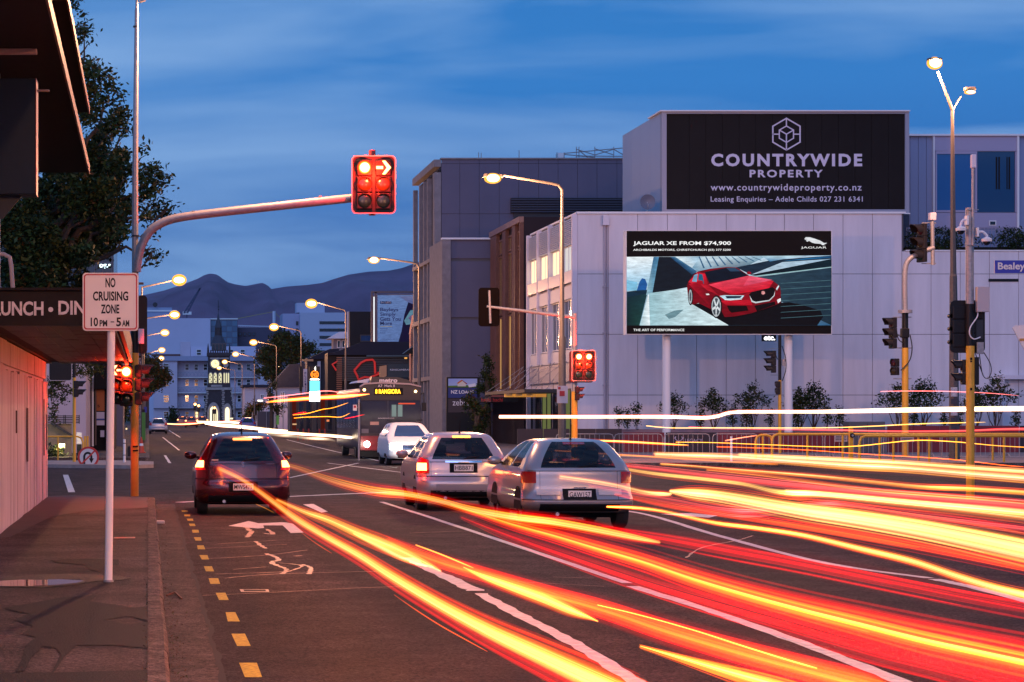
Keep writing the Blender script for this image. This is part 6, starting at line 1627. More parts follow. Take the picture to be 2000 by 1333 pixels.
# small far signals before the hotel
for (px, py0, z, h2, lab) in ((381, 790, 330, 0, 'left one of the paired far signals glowing red before the hotel'), (388, 793, 345, 0, 'right one of the paired far signals glowing red before the hotel'), (419, 797, 380, 0, 'far red signal in front of the clock tower arch')):
    t = thing('traffic_signal', lab, 'traffic signal', (WX(px, z), z, elev(z)))
    MB().tube([(WX(px, z), z, elev(z)), (WX(px, z), z, WZ(800, z))], .08, 6).build('pole', M_yel if px < 400 else M_black, t)
    MB().fbox(px-3, px+3, py0-4, py0+12, z-.2, .2).build('signal_head', M_sb2, t)
    MB().disc((WX(px, z), z-.3, WZ(py0, z)), .19, 12, 'y', .1).build('lens', G_redhot, t)
# small signals by far right kerb
fsn = thing('traffic_signal', 'small far signal head on a pole right of the far lamp posts', 'traffic signal', (WX(497, 260), 260, elev(260)))
MB().tube([(WX(493, 260), 260, elev(260)), (WX(493, 260), 260, WZ(806, 260))], .06, 6).build('pole', M_galv, fsn)
MB().fbox(495, 499, 811, 824, 259.8, .2).build('signal_head', M_sb2, fsn)

# ------------------------------------------------------------------ railings and barriers on the right corner
def rail_thing(label, Z, x0, x1, yt, posts, closed):
    t = thing('pedestrian_rail', label, 'railing', (WX((x0+x1)/2, Z), Z, .13), 'yellow pedestrian rails')
    hooprail(t, Z, x0, x1, yt, .13, posts, .05, closed=closed)
rail_thing('long yellow pedestrian rail on the right corner, the rear of two', 86, 1508, 2060, 848.5, [1577, 1646, 1718, 1794, 1868, 1939, 2010], (True, False))
rail_thing('yellow pedestrian rail on the right corner, nearer one starting by the push button post', 83, 1679, 2060, 852, [1745, 1815, 1961, 2040], (True, False))
rail_thing('short yellow pedestrian rail left of the long one, below the screen', 89, 1476, 1508, 850, [1490], (True, True))
pb_ = thing('push_button_post', 'short thick yellow post with pedestrian push button before the grey cabinet', 'post', (WX(1663, 84), 84, .13))
MB().bbox(WX(1659, 84), WX(1667, 84), 84, 84.14, .13, WZ(833, 84), .02).build('post', M_yel, pb_)
MB().disc((WX(1664, 84), 83.93, WZ(851, 84)), .085, 20, 'y', .06).build('button_ring', M_black, pb_); MB().disc((WX(1664, 84), 83.9, WZ(851, 84)), .04, 16, 'y', .03).build('button', M_steel, pb_)
# crowd barriers
def barrier(px0, px1, Z, label):
    t = thing('crowd_barrier', label, 'barrier', (WX((px0+px1)/2, Z), Z, .13), 'galvanised crowd barriers in a row')
    a, b = WX(px0, Z), WX(px1, Z); zt = WZ(848, Z)
    MB().tube([(a, Z, .18), (a, Z, zt-.15), (a+.04, Z, zt-.04), (a+.15, Z, zt), (b-.15, Z, zt), (b-.04, Z, zt-.04), (b, Z, zt-.15), (b, Z, .18), (a, Z, .18)], .02, 8).build('frame', M_galv, t)
    n = int((b-a)/.19); s0 = MB().tube([(a+.19, Z, .2), (a+.19, Z, zt)], .009, 5).build('bar', M_galv, t)
    for k in range(1, n-1): share(s0, 'bar', t, dx=k*.19)
    for x in (a+.3, b-.3): MB().tube([(x, Z-.3, .15), (x, Z, .3), (x, Z+.3, .15)], .018, 6).build('foot', M_galv, t)
bxs = [1086, 1210, 1296, 1389, 1391+3, 1500, 1612, 1614+2, 1722, 1832, 1942, 2052]
seq = [(1086, 1198, 'leftmost crowd barrier beside the signal mast'), (1200, 1294, 'crowd barrier second from the left, ending at the lettered hoarding'), (1297, 1386, 'crowd barrier in front of the LEGACY hoarding'), (1392, 1480, 'crowd barrier just right of the LEGACY hoarding'),
       (1483, 1607, 'crowd barrier behind the thin yellow signal pole'), (1611, 1722, 'crowd barrier before the grey cabinet'), (1726, 1836, 'crowd barrier behind the cranked yellow signal'), (1840, 1950, 'crowd barrier behind the twin lamp column'), (1954, 2060, 'crowd barrier at the right edge')]
for a, b, l in seq: barrier(a, b, 91.0, l)
# hoarding
M_hr = mat('hoarding_red', (.17, .012, .02), .5, var=.2, vs=1); M_hb = mat('hoarding_black', (.025, .012, .016), .5)
def hoard(px0, px1, m, label, word=False, y0=845):
    t = thing('hoarding', label, 'hoarding', (WX((px0+px1)/2, 106), 106, .13))
    n = max(1, round((px1-px0)/52))
    for k in range(n):
        a = px0+(px1-px0)*k/n; b = px0+(px1-px0)*(k+1)/n
        MB().box(WX(a, 106)+.012, WX(b, 106)-.012, 106, 106.06, .13, WZ(y0, 106)).build('panel', m, t)
    return t
hoard(1010, 1215, M_hb, 'low dark hoarding behind the leftmost crowd barriers', y0=838); hoard(1217, 1298, M_hr, 'dark red hoarding panel left of the LEGACY one')
h = hoard(1300, 1400, M_hb, 'black hoarding lettered LEGACY with a stag emblem'); 
M_lg = mat('pale_lilac_letters', (.5, .4, .5), .5)
ptext(h, 'LEGACY', 1338, 1372, 857.5, 864.5, 105.95, M_lg, .0)
mb = MB()
for P_ in ([(1317, 855), (1322, 861), (1326, 862), (1330, 861), (1336, 855)], [(1326, 862), (1326, 870)], [(1319, 857), (1320, 853)], [(1333, 858), (1332, 853)]):
    mb.tube([(WX(a, 105.9), 105.93, WZ(b, 105.9)) for a, b in P_], .022, 5)
mb.build('stag_emblem', M_lg, h)
hoard(1402, 1655, M_hr, 'long dark red hoarding behind the yellow signal pole'); hoard(1733, 1990, M_hr, 'dark red hoarding right of the grey cabinet', y0=832)
hoard(1992, 2200, M_hb, 'dark hoarding panels at the right edge', y0=832)
cbn = thing('utility_cabinet', 'dark grey street cabinet behind the push button post', 'cabinet', (WX(1694, 104), 104, .13))
MB().bbox(WX(1659, 104), WX(1729, 104), 104, 105, .13, WZ(824, 104), .03).build('body', mat('cabinet_grey', (.08, .08, .09), .5), cbn)
MB().fbox(1693.5, 1694.5, 828, 885, 103.99, .02).build('door_gap', M_black, cbn)
for (a, b, c_, d_, l) in ((1630, 1655, 850, 863, 'small notice board on the red hoarding left of the cabinet'), (1759, 1785, 854, 864, 'small notice board right of the cabinet')):
    o = MB().fbox(a, b, c_, d_, 92, .02).build('notice', mat('notice_pale', (.42, .34, .34), .6)); tag(o, l, 'notice')
    for k in range(3): MB().fbox(a+2, b-2, c_+2+k*3.3, c_+3+k*3.3, 91.98, .01).build('text_line', M_dgrey, o)
pw = thing('planter_wall', 'low planter wall under the row of shrubs', 'wall', (WX(1600, 112), 112, .13))
MB().box(WX(1140, 112), WX(2200, 112), 112, 114.4, .13, 1.15).build('wall', mat('planter_mauve', (.26, .17, .2), .7), pw)
for px, lab in ((1427, 'white delineator post in front of the red hoarding'), ):
    t = tag(MB().fbox(px, px+3.5, 853, 905, 84, .08).build('marker_post', M_white), lab, 'post')
for px, l in ((1222, 'left small striped post behind the crowd barrier'), (1183, 'right small striped post behind the crowd barrier')):
    pass
# ------------------------------------------------------------------ cars
def interp(tab, z):
    n = len(tab)
    for i in range(n-1):
        if tab[i][0] <= z <= tab[i+1][0]:
            break
    p0 = tab[max(0, i-1)]; p1 = tab[i]; p2 = tab[i+1]; p3 = tab[min(n-1, i+2)]
    t = (z-p1[0])/(p2[0]-p1[0]); o = []
    for d in range(1, len(p1)):
        m1 = (p2[d]-p0[d])/(p2[0]-p0[0]) if p2[0] > p0[0] else 0
        m2 = (p3[d]-p1[d])/(p3[0]-p1[0]) if p3[0] > p1[0] else 0
        h = p2[0]-p1[0]; s = (p2[d]-p1[d])/h
        lim = 3*abs(s)
        m1 = max(-lim, min(lim, m1)) if m1*s > 0 else 0; m2 = max(-lim, min(lim, m2)) if m2*s > 0 else 0
        o.append((2*t**3-3*t*t+1)*p1[d] + (t**3-2*t*t+t)*h*m1 + (-2*t**3+3*t*t)*p2[d] + (t**3-t*t)*h*m2)
    return o   # W, YR, YF, r
def car_model(name, label, tab, paint, glass=None, group=None, wheel_y=(.62, 3.05), wheel_r=.30, plate=None, tail='hatch', glassz=(.96, 1.36), bumper=None, brake=True, hsb=True,
              mirrors=True, oncoming=False, lamp_z=(.78, 1.06), lamp_s=(.60, 1.02), wheelbase_dark=True, far=False, seats=False, platez=.62, antenna=True, wiper=True, lamp_off=False, tailz=1.33):
    t = thing(name, label, 'car', (0, 0, 0), group)
    glass = glass or M_glass
    zmax = tab[-1][0]; zmin = tab[0][0]
    BOW = .07
    def outline(z, off=0.0):
        W, YR, YF, r = interp(tab, z); W += off; YR -= off; YF += off; r = min(r, W*.95, (YF-YR)*.45)
        pts = []; lab = []
        NR, NC, NS = 18, 7, 26
        def bowf(x): return BOW*(x/W)**2
        for k in range(NR+1):      # rear, left to right
            x = -(W-r) + 2*(W-r)*k/NR; pts.append((x, YR+bowf(x))); lab.append(('R', x/(W-r) if W > r else 0))
        yb = YR+bowf(W-r)
        for k in range(1, NC):
            a = R(90*k/NC); pts.append((W-r+math.sin(a)*r, yb+r-math.cos(a)*r)); lab.append(('C', 0))
        for k in range(NS+1):
            y = yb+r+(YF-bowf(W-r)*1.4-r-yb-r)*k/NS; pts.append((W, y)); lab.append(('S', y))
        yf = YF-bowf(W-r)*1.4
        for k in range(1, NC):
            a = R(90*k/NC); pts.append((W-r+math.cos(a)*r, yf-r+math.sin(a)*r)); lab.append(('C', 1))
        for k in range(NR+1):
            x = (W-r) - 2*(W-r)*k/NR; pts.append((x, YF-bowf(x)*1.4)); lab.append(('F', x/(W-r) if W > r else 0))
        for k in range(1, NC):
            a = R(90*k/NC); pts.append((-(W-r)-math.sin(a)*r, yf-r+math.cos(a)*r)); lab.append(('C', 1))
        for k in range(NS+1):
            y = yf-r-(YF-bowf(W-r)*1.4-r-yb-r)*k/NS; pts.append((-W, y)); lab.append(('S', y))
        for k in range(1, NC):
            a = R(90*k/NC); pts.append((-(W-r)-math.cos(a)*r, yb+r-math.sin(a)*r)); lab.append(('C', 0))
        return pts, lab
    NZ = 24 if far else 44
    zs = sorted(set([zmin+(zmax-zmin)*k/NZ for k in range(NZ+1)] + [glassz[0], glassz[1]]))
    rings = [outline(z) for z in zs]
    n = len(rings[0][0])
    V = [(x, y, z) for (pts, lab), z in zip(rings, zs) for (x, y) in pts]
    bf, gR, gF, gS, gSl = [], [], [], [], []
    L_ = max(p[1] for p in rings[len(rings)//4][0])
    for i in range(len(zs)-1):
        zm = (zs[i]+zs[i+1])/2
        for k in range(n):
            k2 = (k+1) % n
            f = (i*n+k, i*n+k2, (i+1)*n+k2, (i+1)*n+k)
            la, lb = rings[i][1][k], rings[i][1][k2]
            dst = bf
            if glassz[0] <= zm <= glassz[1]:
                if la[0] == 'R' and lb[0] == 'R' and abs((la[1]+lb[1])/2) < .97: dst = gR
                elif la[0] == 'F' and lb[0] == 'F' and abs((la[1]+lb[1])/2) < .99: dst = gF
                elif la[0] == 'S' and lb[0] == 'S':
                    Wz, YRz, YFz, rz = interp(tab, zm); fr = ((la[1]+lb[1])/2-YRz)/(YFz-YRz)
                    if .20 < fr < .46 or .50 < fr < .82: dst = gS if V[f[0]][0] > 0 else gSl
            dst.append(f)
    def sub(fl, name, m, parent=t, push=0.0):
        used = sorted({i for f in fl for i in f}); mp_ = {a: b for b, a in enumerate(used)}
        mb = MB(); mb.v = [V[i] for i in used]; mb.f = [tuple(mp_[i] for i in f) for f in fl]; mb.m = [0]*len(mb.f)
        o = mb.build(name, m, parent, recalc=False)
        o.data.polygons.foreach_set('use_smooth', [True]*len(fl)); return o
    bf.append(tuple((len(zs)-1)*n+k for k in range(n))); bf.append(tuple(n-1-k for k in range(n)))
    body = sub(bf, 'body', paint); body.data.set_sharp_from_angle(angle=R(38))
    if gR: sub(gR, 'rear_window', glass)
    if gF: sub(gF, 'windscreen', glass)
    if gS: sub(gS, 'side_window', glass)
    if gSl: sub(gSl, 'side_window', glass)
    def surf(s, z, off, front=False):   # s signed arc distance from centre line
        W, YR, YF, r = interp(tab, z); r = min(r, W*.95); sg = 1 if s >= 0 else -1; a = abs(s)
        fl = W-r
        if a <= fl: x, d = a, BOW*(a/W)**2*(1.4 if front else 1); nx, ny = 0, 1
        else:
            q = min((a-fl)/r, R(90)); x = fl+math.sin(q)*r; d = BOW*(fl/W)**2*(1.4 if front else 1)+r-math.cos(q)*r; nx, ny = math.sin(q), math.cos(q)
        x += nx*off; d -= ny*off
        return (sg*x, (YF-d) if front else (YR+d), z)
    def patch(s0, s1, z0, z1, off, name, m, parent=t, front=False, nx=8, nz=5, shape=None, thick=True):
        vs = []; fs = []
        for j in range(nz+1):
            for i in range(nx+1):
                u, v = i/nx, j/nz
                s = s0+(s1-s0)*u; z = z0+(z1-z0)*v
                if shape: s, z = shape(u, v, s, z)
                vs.append(surf(s, z, off, front))
        N_ = len(vs)
        for j in range(nz):
            for i in range(nx): fs.append((j*(nx+1)+i, j*(nx+1)+i+1, (j+1)*(nx+1)+i+1, (j+1)*(nx+1)+i))
        mb = MB(); mb.add(vs, fs)
        # rim back to the body
        bd = [i for i in range(nx+1)] + [j*(nx+1)+nx for j in range(1, nz+1)] + [nz*(nx+1)+i for i in range(nx-1, -1, -1)] + [j*(nx+1) for j in range(nz-1, 0, -1)]
        dy = (-.02 if front else .02) - (0 if not front else 0)
        b0 = len(mb.v); mb.v += [(mb.v[i][0]*.995, mb.v[i][1]+dy+(off if not front else -off), mb.v[i][2]) for i in bd]
        m_ = len(bd)
        for k in range(m_): mb.f.append((bd[k], bd[(k+1) % m_], b0+(k+1) % m_, b0+k)); mb.m.append(0)
        o = mb.build(name, m, parent); o.data.polygons.foreach_set('use_smooth', [True]*len(o.data.polygons)); o.data.set_sharp_from_angle(angle=R(40)); return o
    dark = M_blackm
    # lower valance and bumper seam
    bz = bumper or (.30, .52)
    patch(-.62, .62, zmin+.02, zmin+.14, .006, 'rear_valance', dark)
    patch(-.98, .98, bz[1]+.035, bz[1]+.05, .004, 'bumper_seam', dark, nx=24, nz=1)
    patch(-.80, .80, glassz[0]-.055, glassz[0]-.045, .004, 'tailgate_seam', dark, nx=20, nz=1)
    for s_ in (-1, 1):
        patch(s_*.60, s_*.605, bz[1]+.05, glassz[0]-.055, .003, 'tailgate_seam', dark, nx=1, nz=8)
    # rear lamps
    M_tl = mat('tail_lamp_red', (.35, .01, .01), .15)
    for s_ in (-1, 1):
        def shp(u, v, s, z):
            if tail == 'swift': return s + s_*(.10*(1-u)*(v)*1.2), z + .04*u*v - .03*(1-u)*v*0
            if tail == 'wedge': return s, z + (.10*(u-.3) if v > .5 else 0)*v
            return s, z
        tl = patch(s_*lamp_s[0], s_*lamp_s[1], lamp_z[0], lamp_z[1], .014, 'tail_lamp', M_tl, shape=shp, nx=10, nz=6)
        zmid = (lamp_z[0]+lamp_z[1])/2
        if brake:
            patch(s_*(lamp_s[0]+.04), s_*(lamp_s[0]+.04+(lamp_s[1]-lamp_s[0])*.62), lamp_z[0]+.05, zmid+.05, .020, 'brake_lamp', glow('brake_blaze', (1.0, .36, .10), 8), tl, nx=6, nz=4)
            if not far:
                c_ = surf(s_*(lamp_s[0]+.15), zmid, .16); plight('brake_bulb', t, c_, (1, .04, .01), 9, .06)
        elif not lamp_off:
            patch(s_*(lamp_s[0]+.03), s_*(lamp_s[1]-.06), lamp_z[0]+.02, lamp_z[0]+.10, .018, 'reverse_lamp', mat('clear_lamp', (.6, .55, .5), .15), tl, nx=4, nz=2)
    if hsb:
        patch(-.17, .17, tailz, tailz+.035, .018, 'high_brake_lamp', glow('brake_bar', (1.0, .25, .05), 7) if brake else M_tl, nx=8, nz=1)
    if plate:
        z = platez; y = interp(tab, z)[1]
        patch(-.26, .26, z-.09, z+.09, .006, 'plate_recess', dark if paint is not None else dark)
        pl = MB().bbox(-.18, .18, y-.035, y-.022, z-.0625, z+.0625, .004).build('number_plate', mat('plate_white', (.78, .74, .68), .5), t)
        text(pl, plate, -.162, .162, z-.040, z+.040, y-.036, M_black, .01)
        b_ = MB(); b_.box(-.10, .10, y-.05, y-.02, z+.10, z+.118); b_.build('plate_lamp', M_chrome, t)
    # wheels
    for wy in wheel_y:
        for s_ in (-1, 1):
            Wz = interp(tab, .4)[0]
            x1 = s_*(Wz-.03); x0 = s_*(Wz-.22)
            tr = MB(); nn = 24; rr = [(wheel_r*.93, x0), (wheel_r, x0+(x1-x0)*.15), (wheel_r, x0+(x1-x0)*.85), (wheel_r*.93, x1), (wheel_r*.68, x1)]
            vs = [(xx, wy+math.cos(2*math.pi*k/nn)*r_, wheel_r+math.sin(2*math.pi*k/nn)*r_) for r_, xx in rr for k in range(nn)]
            tr.add(vs, [(a*nn+k, a*nn+(k+1) % nn, (a+1)*nn+(k+1) % nn, (a+1)*nn+k) for a in range(4) for k in range(nn)] + [tuple(range(nn))])
            wh = tr.build('tyre', M_rub, t, smooth=True)
            MB().disc((x1-s_*.03, wy, wheel_r), wheel_r*.68, 20, 'x', .02).build('rim', M_steel, wh)
            ar = MB(); nn = 18
            ar.prism([(wy+math.cos(R(180*k/nn))*(wheel_r+.06), max(zmin+.01, wheel_r+math.sin(R(180*k/nn))*(wheel_r+.06))) for k in range(nn+1)], 'x', s_*(Wz-.10), s_*(Wz+.002))
            ar.build('wheel_arch', dark, t)
    # underbody
    MB().box(-.62, .62, .5, 3.3, .17, zmin+.02).build('underbody', M_blackm, t)
    MB().tube([(-.34, .02, .24), (-.34, .4, .24)], .03, 10).build('exhaust', M_steel, t)
    if mirrors:
        zb_m = glassz[0]+.02
        for s_ in (-1, 1):
            W_ = interp(tab, zb_m)[0]; ym = interp(tab, zb_m)[1] + (interp(tab, zb_m)[2]-interp(tab, zb_m)[1])*.80
            bm = bmesh.new(); bmesh.ops.create_uvsphere(bm, u_segments=14, v_segments=10, radius=1); bm.verts.index_update()
            mi = MB().add([(s_*(W_+.13)+v.co.x*.12, ym+v.co.y*.06, zb_m+.05+v.co.z*.075) for v in bm.verts], [tuple(v.index for v in f.verts) for f in bm.faces]).build('wing_mirror', paint, t, smooth=True); bm.free()
            MB().box(s_*(W_-.02), s_*(W_+.05), ym-.02, ym+.03, zb_m, zb_m+.03).build('mirror_arm', dark, mi)
    if wiper and not oncoming and not far:
        y_ = interp(tab, glassz[0]+.03)[1]-.02
        MB().tube([(0, y_-.01, glassz[0]+.01), (.30, y_+.0, glassz[0]+.06)], .008, 6).build('wiper', dark, t)
    if antenna:
        y_ = interp(tab, zmax-.02)[1]+.05
        MB().tube([(0, y_, zmax-.03), (0, y_-.03, zmax+.0), (0, y_-.10, zmax+.22)], [.03, .012, .003], 8).build('antenna', dark, t)
    # front
    if oncoming or not far:
        for s_ in (-1, 1):
            hl = patch(s_*.42, s_*.92, .60, .76, .012, 'headlight', mat('headlight_clear', (.6, .6, .62), .1), front=True, nx=8, nz=4)
            if oncoming:
                patch(s_*.40, s_*.84, .60, .80, .03, 'headlight_beam', glow('head_blaze', (1, .95, .8), 16), hl, front=True, nx=4, nz=3)
                c_ = surf(s_*.62, .68, .25, True)
        patch(-.38, .38, .58, .74, .010, 'grille', dark, front=True)
        for k in range(4): patch(-.37, .37, .60+k*.035, .61+k*.035, .016, 'grille_bar', M_chrome, front=True, nz=1)
        patch(-.55, .55, .28, .42, .010, 'lower_grille', dark, front=True)
    t['_dummy'] = 1; del t['_dummy']
    return t, patch, surf

def tint(name, tc, mixf):
    m = bpy.data.materials.new(name); MATS[name] = m; m.use_nodes = True; n = m.node_tree; b = n.nodes['Principled BSDF']
    b.inputs['Base Color'].default_value = (.012, .012, .016, 1); b.inputs['Roughness'].default_value = .05; b.inputs['Specular IOR Level'].default_value = .9
    t = n.nodes.new('ShaderNodeBsdfTransparent'); t.inputs[0].default_value = (*tc, 1); x = n.nodes.new('ShaderNodeMixShader'); x.inputs[0].default_value = mixf
    n.links.new(t.outputs[0], x.inputs[1]); n.links.new(b.outputs[0], x.inputs[2]); n.links.new(x.outputs[0], n.nodes['Material Output'].inputs['Surface'])
    return m
M_tint = tint('clear_tinted_glass', (.62, .60, .66), .42); M_tintd = tint('dark_tinted_glass', (.34, .32, .36), .6)
def interior(t, y0, w=.50, zb=.55, zt=1.16, m=None):
    m = m or mat('seat_cloth', (.03, .022, .025), .9)
    for sx in (-1, 1):
        s_ = MB().bbox(sx*.36-.24, sx*.36+.24, y0, y0+.12, zb, zt-.16, .05).build('seat', m, t)
        MB().bbox(sx*.36-.13, sx*.36+.13, y0+.01, y0+.11, zt-.12, zt+.06, .045).build('headrest', m, s_)
        s_ = MB().bbox(sx*.36-.24, sx*.36+.24, y0+.95, y0+1.07, zb, zt-.12, .05).build('seat', m, t)
        MB().bbox(sx*.36-.13, sx*.36+.13, y0+.96, y0+1.06, zt-.08, zt+.10, .045).build('headrest', m, s_)
    MB().box(-.60, .60, y0-.62, y0+2.2, .5, .56).build('cabin_floor', M_blackm, t)
    MB().box(-.55, .55, y0-.60, y0-.05, .90, .925).build('parcel_shelf', M_blackm, t)
    MB().bbox(-.60, .60, y0+1.85, y0+2.1, .6, .98, .04).build('dashboard', M_blackm, t)
    MB().bbox(-.09, .09, y0+1.55, y0+1.57, zt+.06, zt+.12, .008).build('inner_mirror', M_black, t)
HATCH = [(.21, .78, .10, 3.62, .28), (.30, .835, .02, 3.70, .27), (.42, .845, -.01, 3.74, .27), (.52, .85, -.01, 3.74, .27), (.60, .85, .03, 3.72, .26), (.75, .845, .06, 3.62, .25), (.86, .83, .08, 3.30, .24),
         (.93, .80, .10, 2.95, .23), (.98, .77, .12, 2.80, .22), (1.10, .71, .18, 2.58, .22), (1.22, .645, .25, 2.36, .22), (1.33, .58, .33, 2.14, .22), (1.40, .53, .42, 1.98, .22), (1.44, .47, .58, 1.84, .22), (1.465, .38, .80, 1.65, .2), (1.475, .25, 1.0, 1.45, .15)]
M_brake_red = mat('brake_glow_red_paint', (.075, .006, .012), .22, .3, coat=.8)  # black car: the red of its brake lights is put into the paint
bc, P1, S1 = car_model('parked_car', 'black hatchback painted brake-light red waiting at the stop line with blazing brake lights', HATCH, M_brake_red, plate='MWS479', lamp_z=(.80, 1.04), lamp_s=(.66, 1.08), tail='swift', platez=.50, bumper=(.3, .60), tailz=1.335, group=None, glass=M_tintd)
bc.name = 'waiting_car'; interior(bc, .85)
bc.location = (WX(475, 41.2), 41.2, 0)
# emblem: angular S badge
mb = MB(); ye = -(-.0)
yy_ = interp(HATCH, .90)[1]-.012
def zig(cx, cz, s):
    return [[(cx-.5*s, cz+.35*s), (cx, cz+.95*s), (cx+.55*s, cz+.45*s), (cx+.25*s, cz+.28*s), (cx, cz+.5*s), (cx-.3*s, cz+.2*s), (cx+.15*s, cz-.18*s), (cx-.1*s, cz-.28*s)],
            [(cx+.5*s, cz-.35*s), (cx, cz-.95*s), (cx-.55*s, cz-.45*s), (cx-.25*s, cz-.28*s), (cx, cz-.5*s), (cx+.3*s, cz-.2*s), (cx-.15*s, cz+.18*s), (cx+.1*s, cz+.28*s)]]
for P_ in zig(0, .90, .055): mb.prism(P_, 'y', yy_-.004, yy_+.01)
mb.build('badge', M_chrome, bc)
text(bc, 'SWIFT', .42, .56, .905, .925, .07, M_chrome, 0)
MB().bbox(-.56, -.44, interp(HATCH, .985)[1]-.012, interp(HATCH, .985)[1]-.005, .975, .985, .001).build('sticker', M_white, bc)

# pale hatchback in the centre lane
HATCH2 = [(.24, .80, .10, 3.95, .28), (.33, .85, -.04, 4.05, .27), (.45, .865, -.07, 4.08, .27), (.56, .865, -.06, 4.08, .27), (.64, .86, .02, 4.05, .26), (.78, .855, .04, 3.95, .25), (.90, .84, .06, 3.60, .24),
          (.97, .81, .08, 3.25, .23), (1.03, .78, .10, 3.05, .22), (1.12, .735, .17, 2.82, .22), (1.24, .67, .28, 2.55, .22), (1.34, .61, .38, 2.32, .22), (1.40, .56, .47, 2.15, .22), (1.435, .49, .60, 1.98, .22), (1.455, .40, .85, 1.8, .2), (1.465, .28, 1.05, 1.6, .15)]
M_champ = mat('champagne_paint', (.44, .36, .35), .28, .35, coat=.6)
wc, P2, S2 = car_model('waiting_car', 'pale silver hatchback with lit brake lights behind the red trails, centre lane', HATCH2, M_champ, plate='HBB871', lamp_z=(.70, .98), lamp_s=(.64, 1.00), tail='wedge', platez=.80, bumper=(.3, .60), tailz=1.365, glass=M_tint)
interior(wc, .90); wc.location = (WX(906, 43), 43, 0); wc.rotation_euler = (0, 0, R(-1.5))
for s_ in (-.3, .12):
    pass
P2(-.34, .34, .90, .935, .016, 'tailgate_handle', M_chrome)
P2(-.52, .52, .36, .50, .006, 'bumper_shade', mat('champagne_shade', (.30, .25, .25), .4), wc)  # shade of the recess painted as a darker patch of body colour
P2(.70, .78, .55, .57, .02, 'reflector', M_sr, wc)

# silver car lower right of it
M_silver = mat('silver_paint', (.36, .33, .33), .28, .4, coat=.6)
HATCH3 = [(.26, .80, .10, 4.05, .28), (.36, .86, -.05, 4.15, .25), (.46, .87, -.08, 4.18, .25), (.52, .865, -.02, 4.15, .25), (.60, .855, .03, 4.1, .24), (.78, .85, .05, 3.95, .24), (.90, .84, .06, 3.60, .24),
          (.97, .81, .09, 3.25, .23), (1.03, .78, .13, 3.05, .22), (1.12, .735, .22, 2.82, .22), (1.22, .67, .34, 2.55, .22), (1.30, .61, .45, 2.32, .22), (1.35, .56, .55, 2.15, .22), (1.385, .49, .70, 1.98, .22), (1.40, .40, .9, 1.8, .2), (1.41, .28, 1.1, 1.6, .15)]
sc3, P3, S3 = car_model('moving_car', 'silver hatchback with pale number plate between the sweeping light trails', HATCH3, M_silver, plate='GAW157', lamp_z=(.72, .90), lamp_s=(.66, 1.0), platez=.545, bumper=(.3, .42), brake=False, hsb=True, lamp_off=True, tailz=1.32, glass=M_tint)
interior(sc3, .95); sc3.location = (WX(1132, 35.8), 35.8, 0)
for s_ in (-1, 1): P3(s_*.30, s_*.66, .54, .63, .012, 'reversing_lamp', mat('clear_lamp', (.6, .55, .5), .15))

# white car facing us
WAG = [(a, b*1.02, c, d+.35, r) for a, b, c, d, r in HATCH2]
WAG = [(a*1.06, b, c, d, r) for a, b, c, d, r in WAG]
oc, P4, S4 = car_model('oncoming_car', 'white estate car facing the camera with glaring headlight and roof bars', WAG, M_white, oncoming=True, brake=False, hsb=False, lamp_off=True, plate=None, antenna=False, glassz=(1.04, 1.45), glass=mat('blue_tinted_glass', (.03, .05, .12), .06, spec=.8))
oc.location = (WX(806, 83), 87.2, 0); oc.rotation_euler = (0, 0, R(180))
for s_ in (-1, 1):
    MB().tube([(s_*.52, .9, 1.60), (s_*.52, 2.2, 1.60)], .025, 8).build('roof_bar', M_black, oc)
MB().box(-.62, .62, 1.9, 1.98, 1.62, 1.66).build('roof_bar', M_black, oc); MB().box(-.62, .62, 1.1, 1.18, 1.62, 1.66).build('roof_bar', M_black, oc)
plight('headlight_bulb', oc, (.62, 5.4, .70), (1, .93, .8), 40, .08); plight('headlight_bulb', oc, (-.62, 5.4, .70), (1, .93, .8), 20, .08)

# distant parked silver car and far traffic
far1, P5, S5 = car_model('parked_car', 'silver estate car parked on the far left kerb', HATCH2, mat('far_silver', (.34, .34, .40), .3, .4), far=True, brake=False, lamp_off=True, hsb=False, antenna=False, glass=M_glass, mirrors=False, plate=None)
far1.location = (WX(309, 213), 213, elev(213))
tr = [(372, 345, 'red lit car farthest left in the queue before the hotel', True), (388, 330, 'red lit car beside the twin far signals', True)]
far2, P6, S6 = car_model('queueing_car', 'red lit car in the far queue before the hotel', HATCH, mat('far_red_car', (.2, .05, .05), .35), far=True, brake=True, hsb=True, antenna=False, mirrors=False, glass=M_glass, plate=None)
far2.location = (WX(374, 300), 300, elev(300))
copy_tree(far2, (WX(357, 340), 340, elev(340)), 'small red lit car left of the queueing one before the hotel')
copy_tree(far2, (WX(395, 330), 330, elev(330)), 'small red lit car right of the queueing one, by the far signals')
far3, P7, S7 = car_model('parked_car', 'small blue car parked at the end of the right side of the street', HATCH, mat('far_blue_car', (.03, .05, .25), .35), far=True, brake=False, lamp_off=True, hsb=False, antenna=False, mirrors=False, glass=M_glass, plate=None)
far3.location = (WX(484, 235), 235, elev(235))

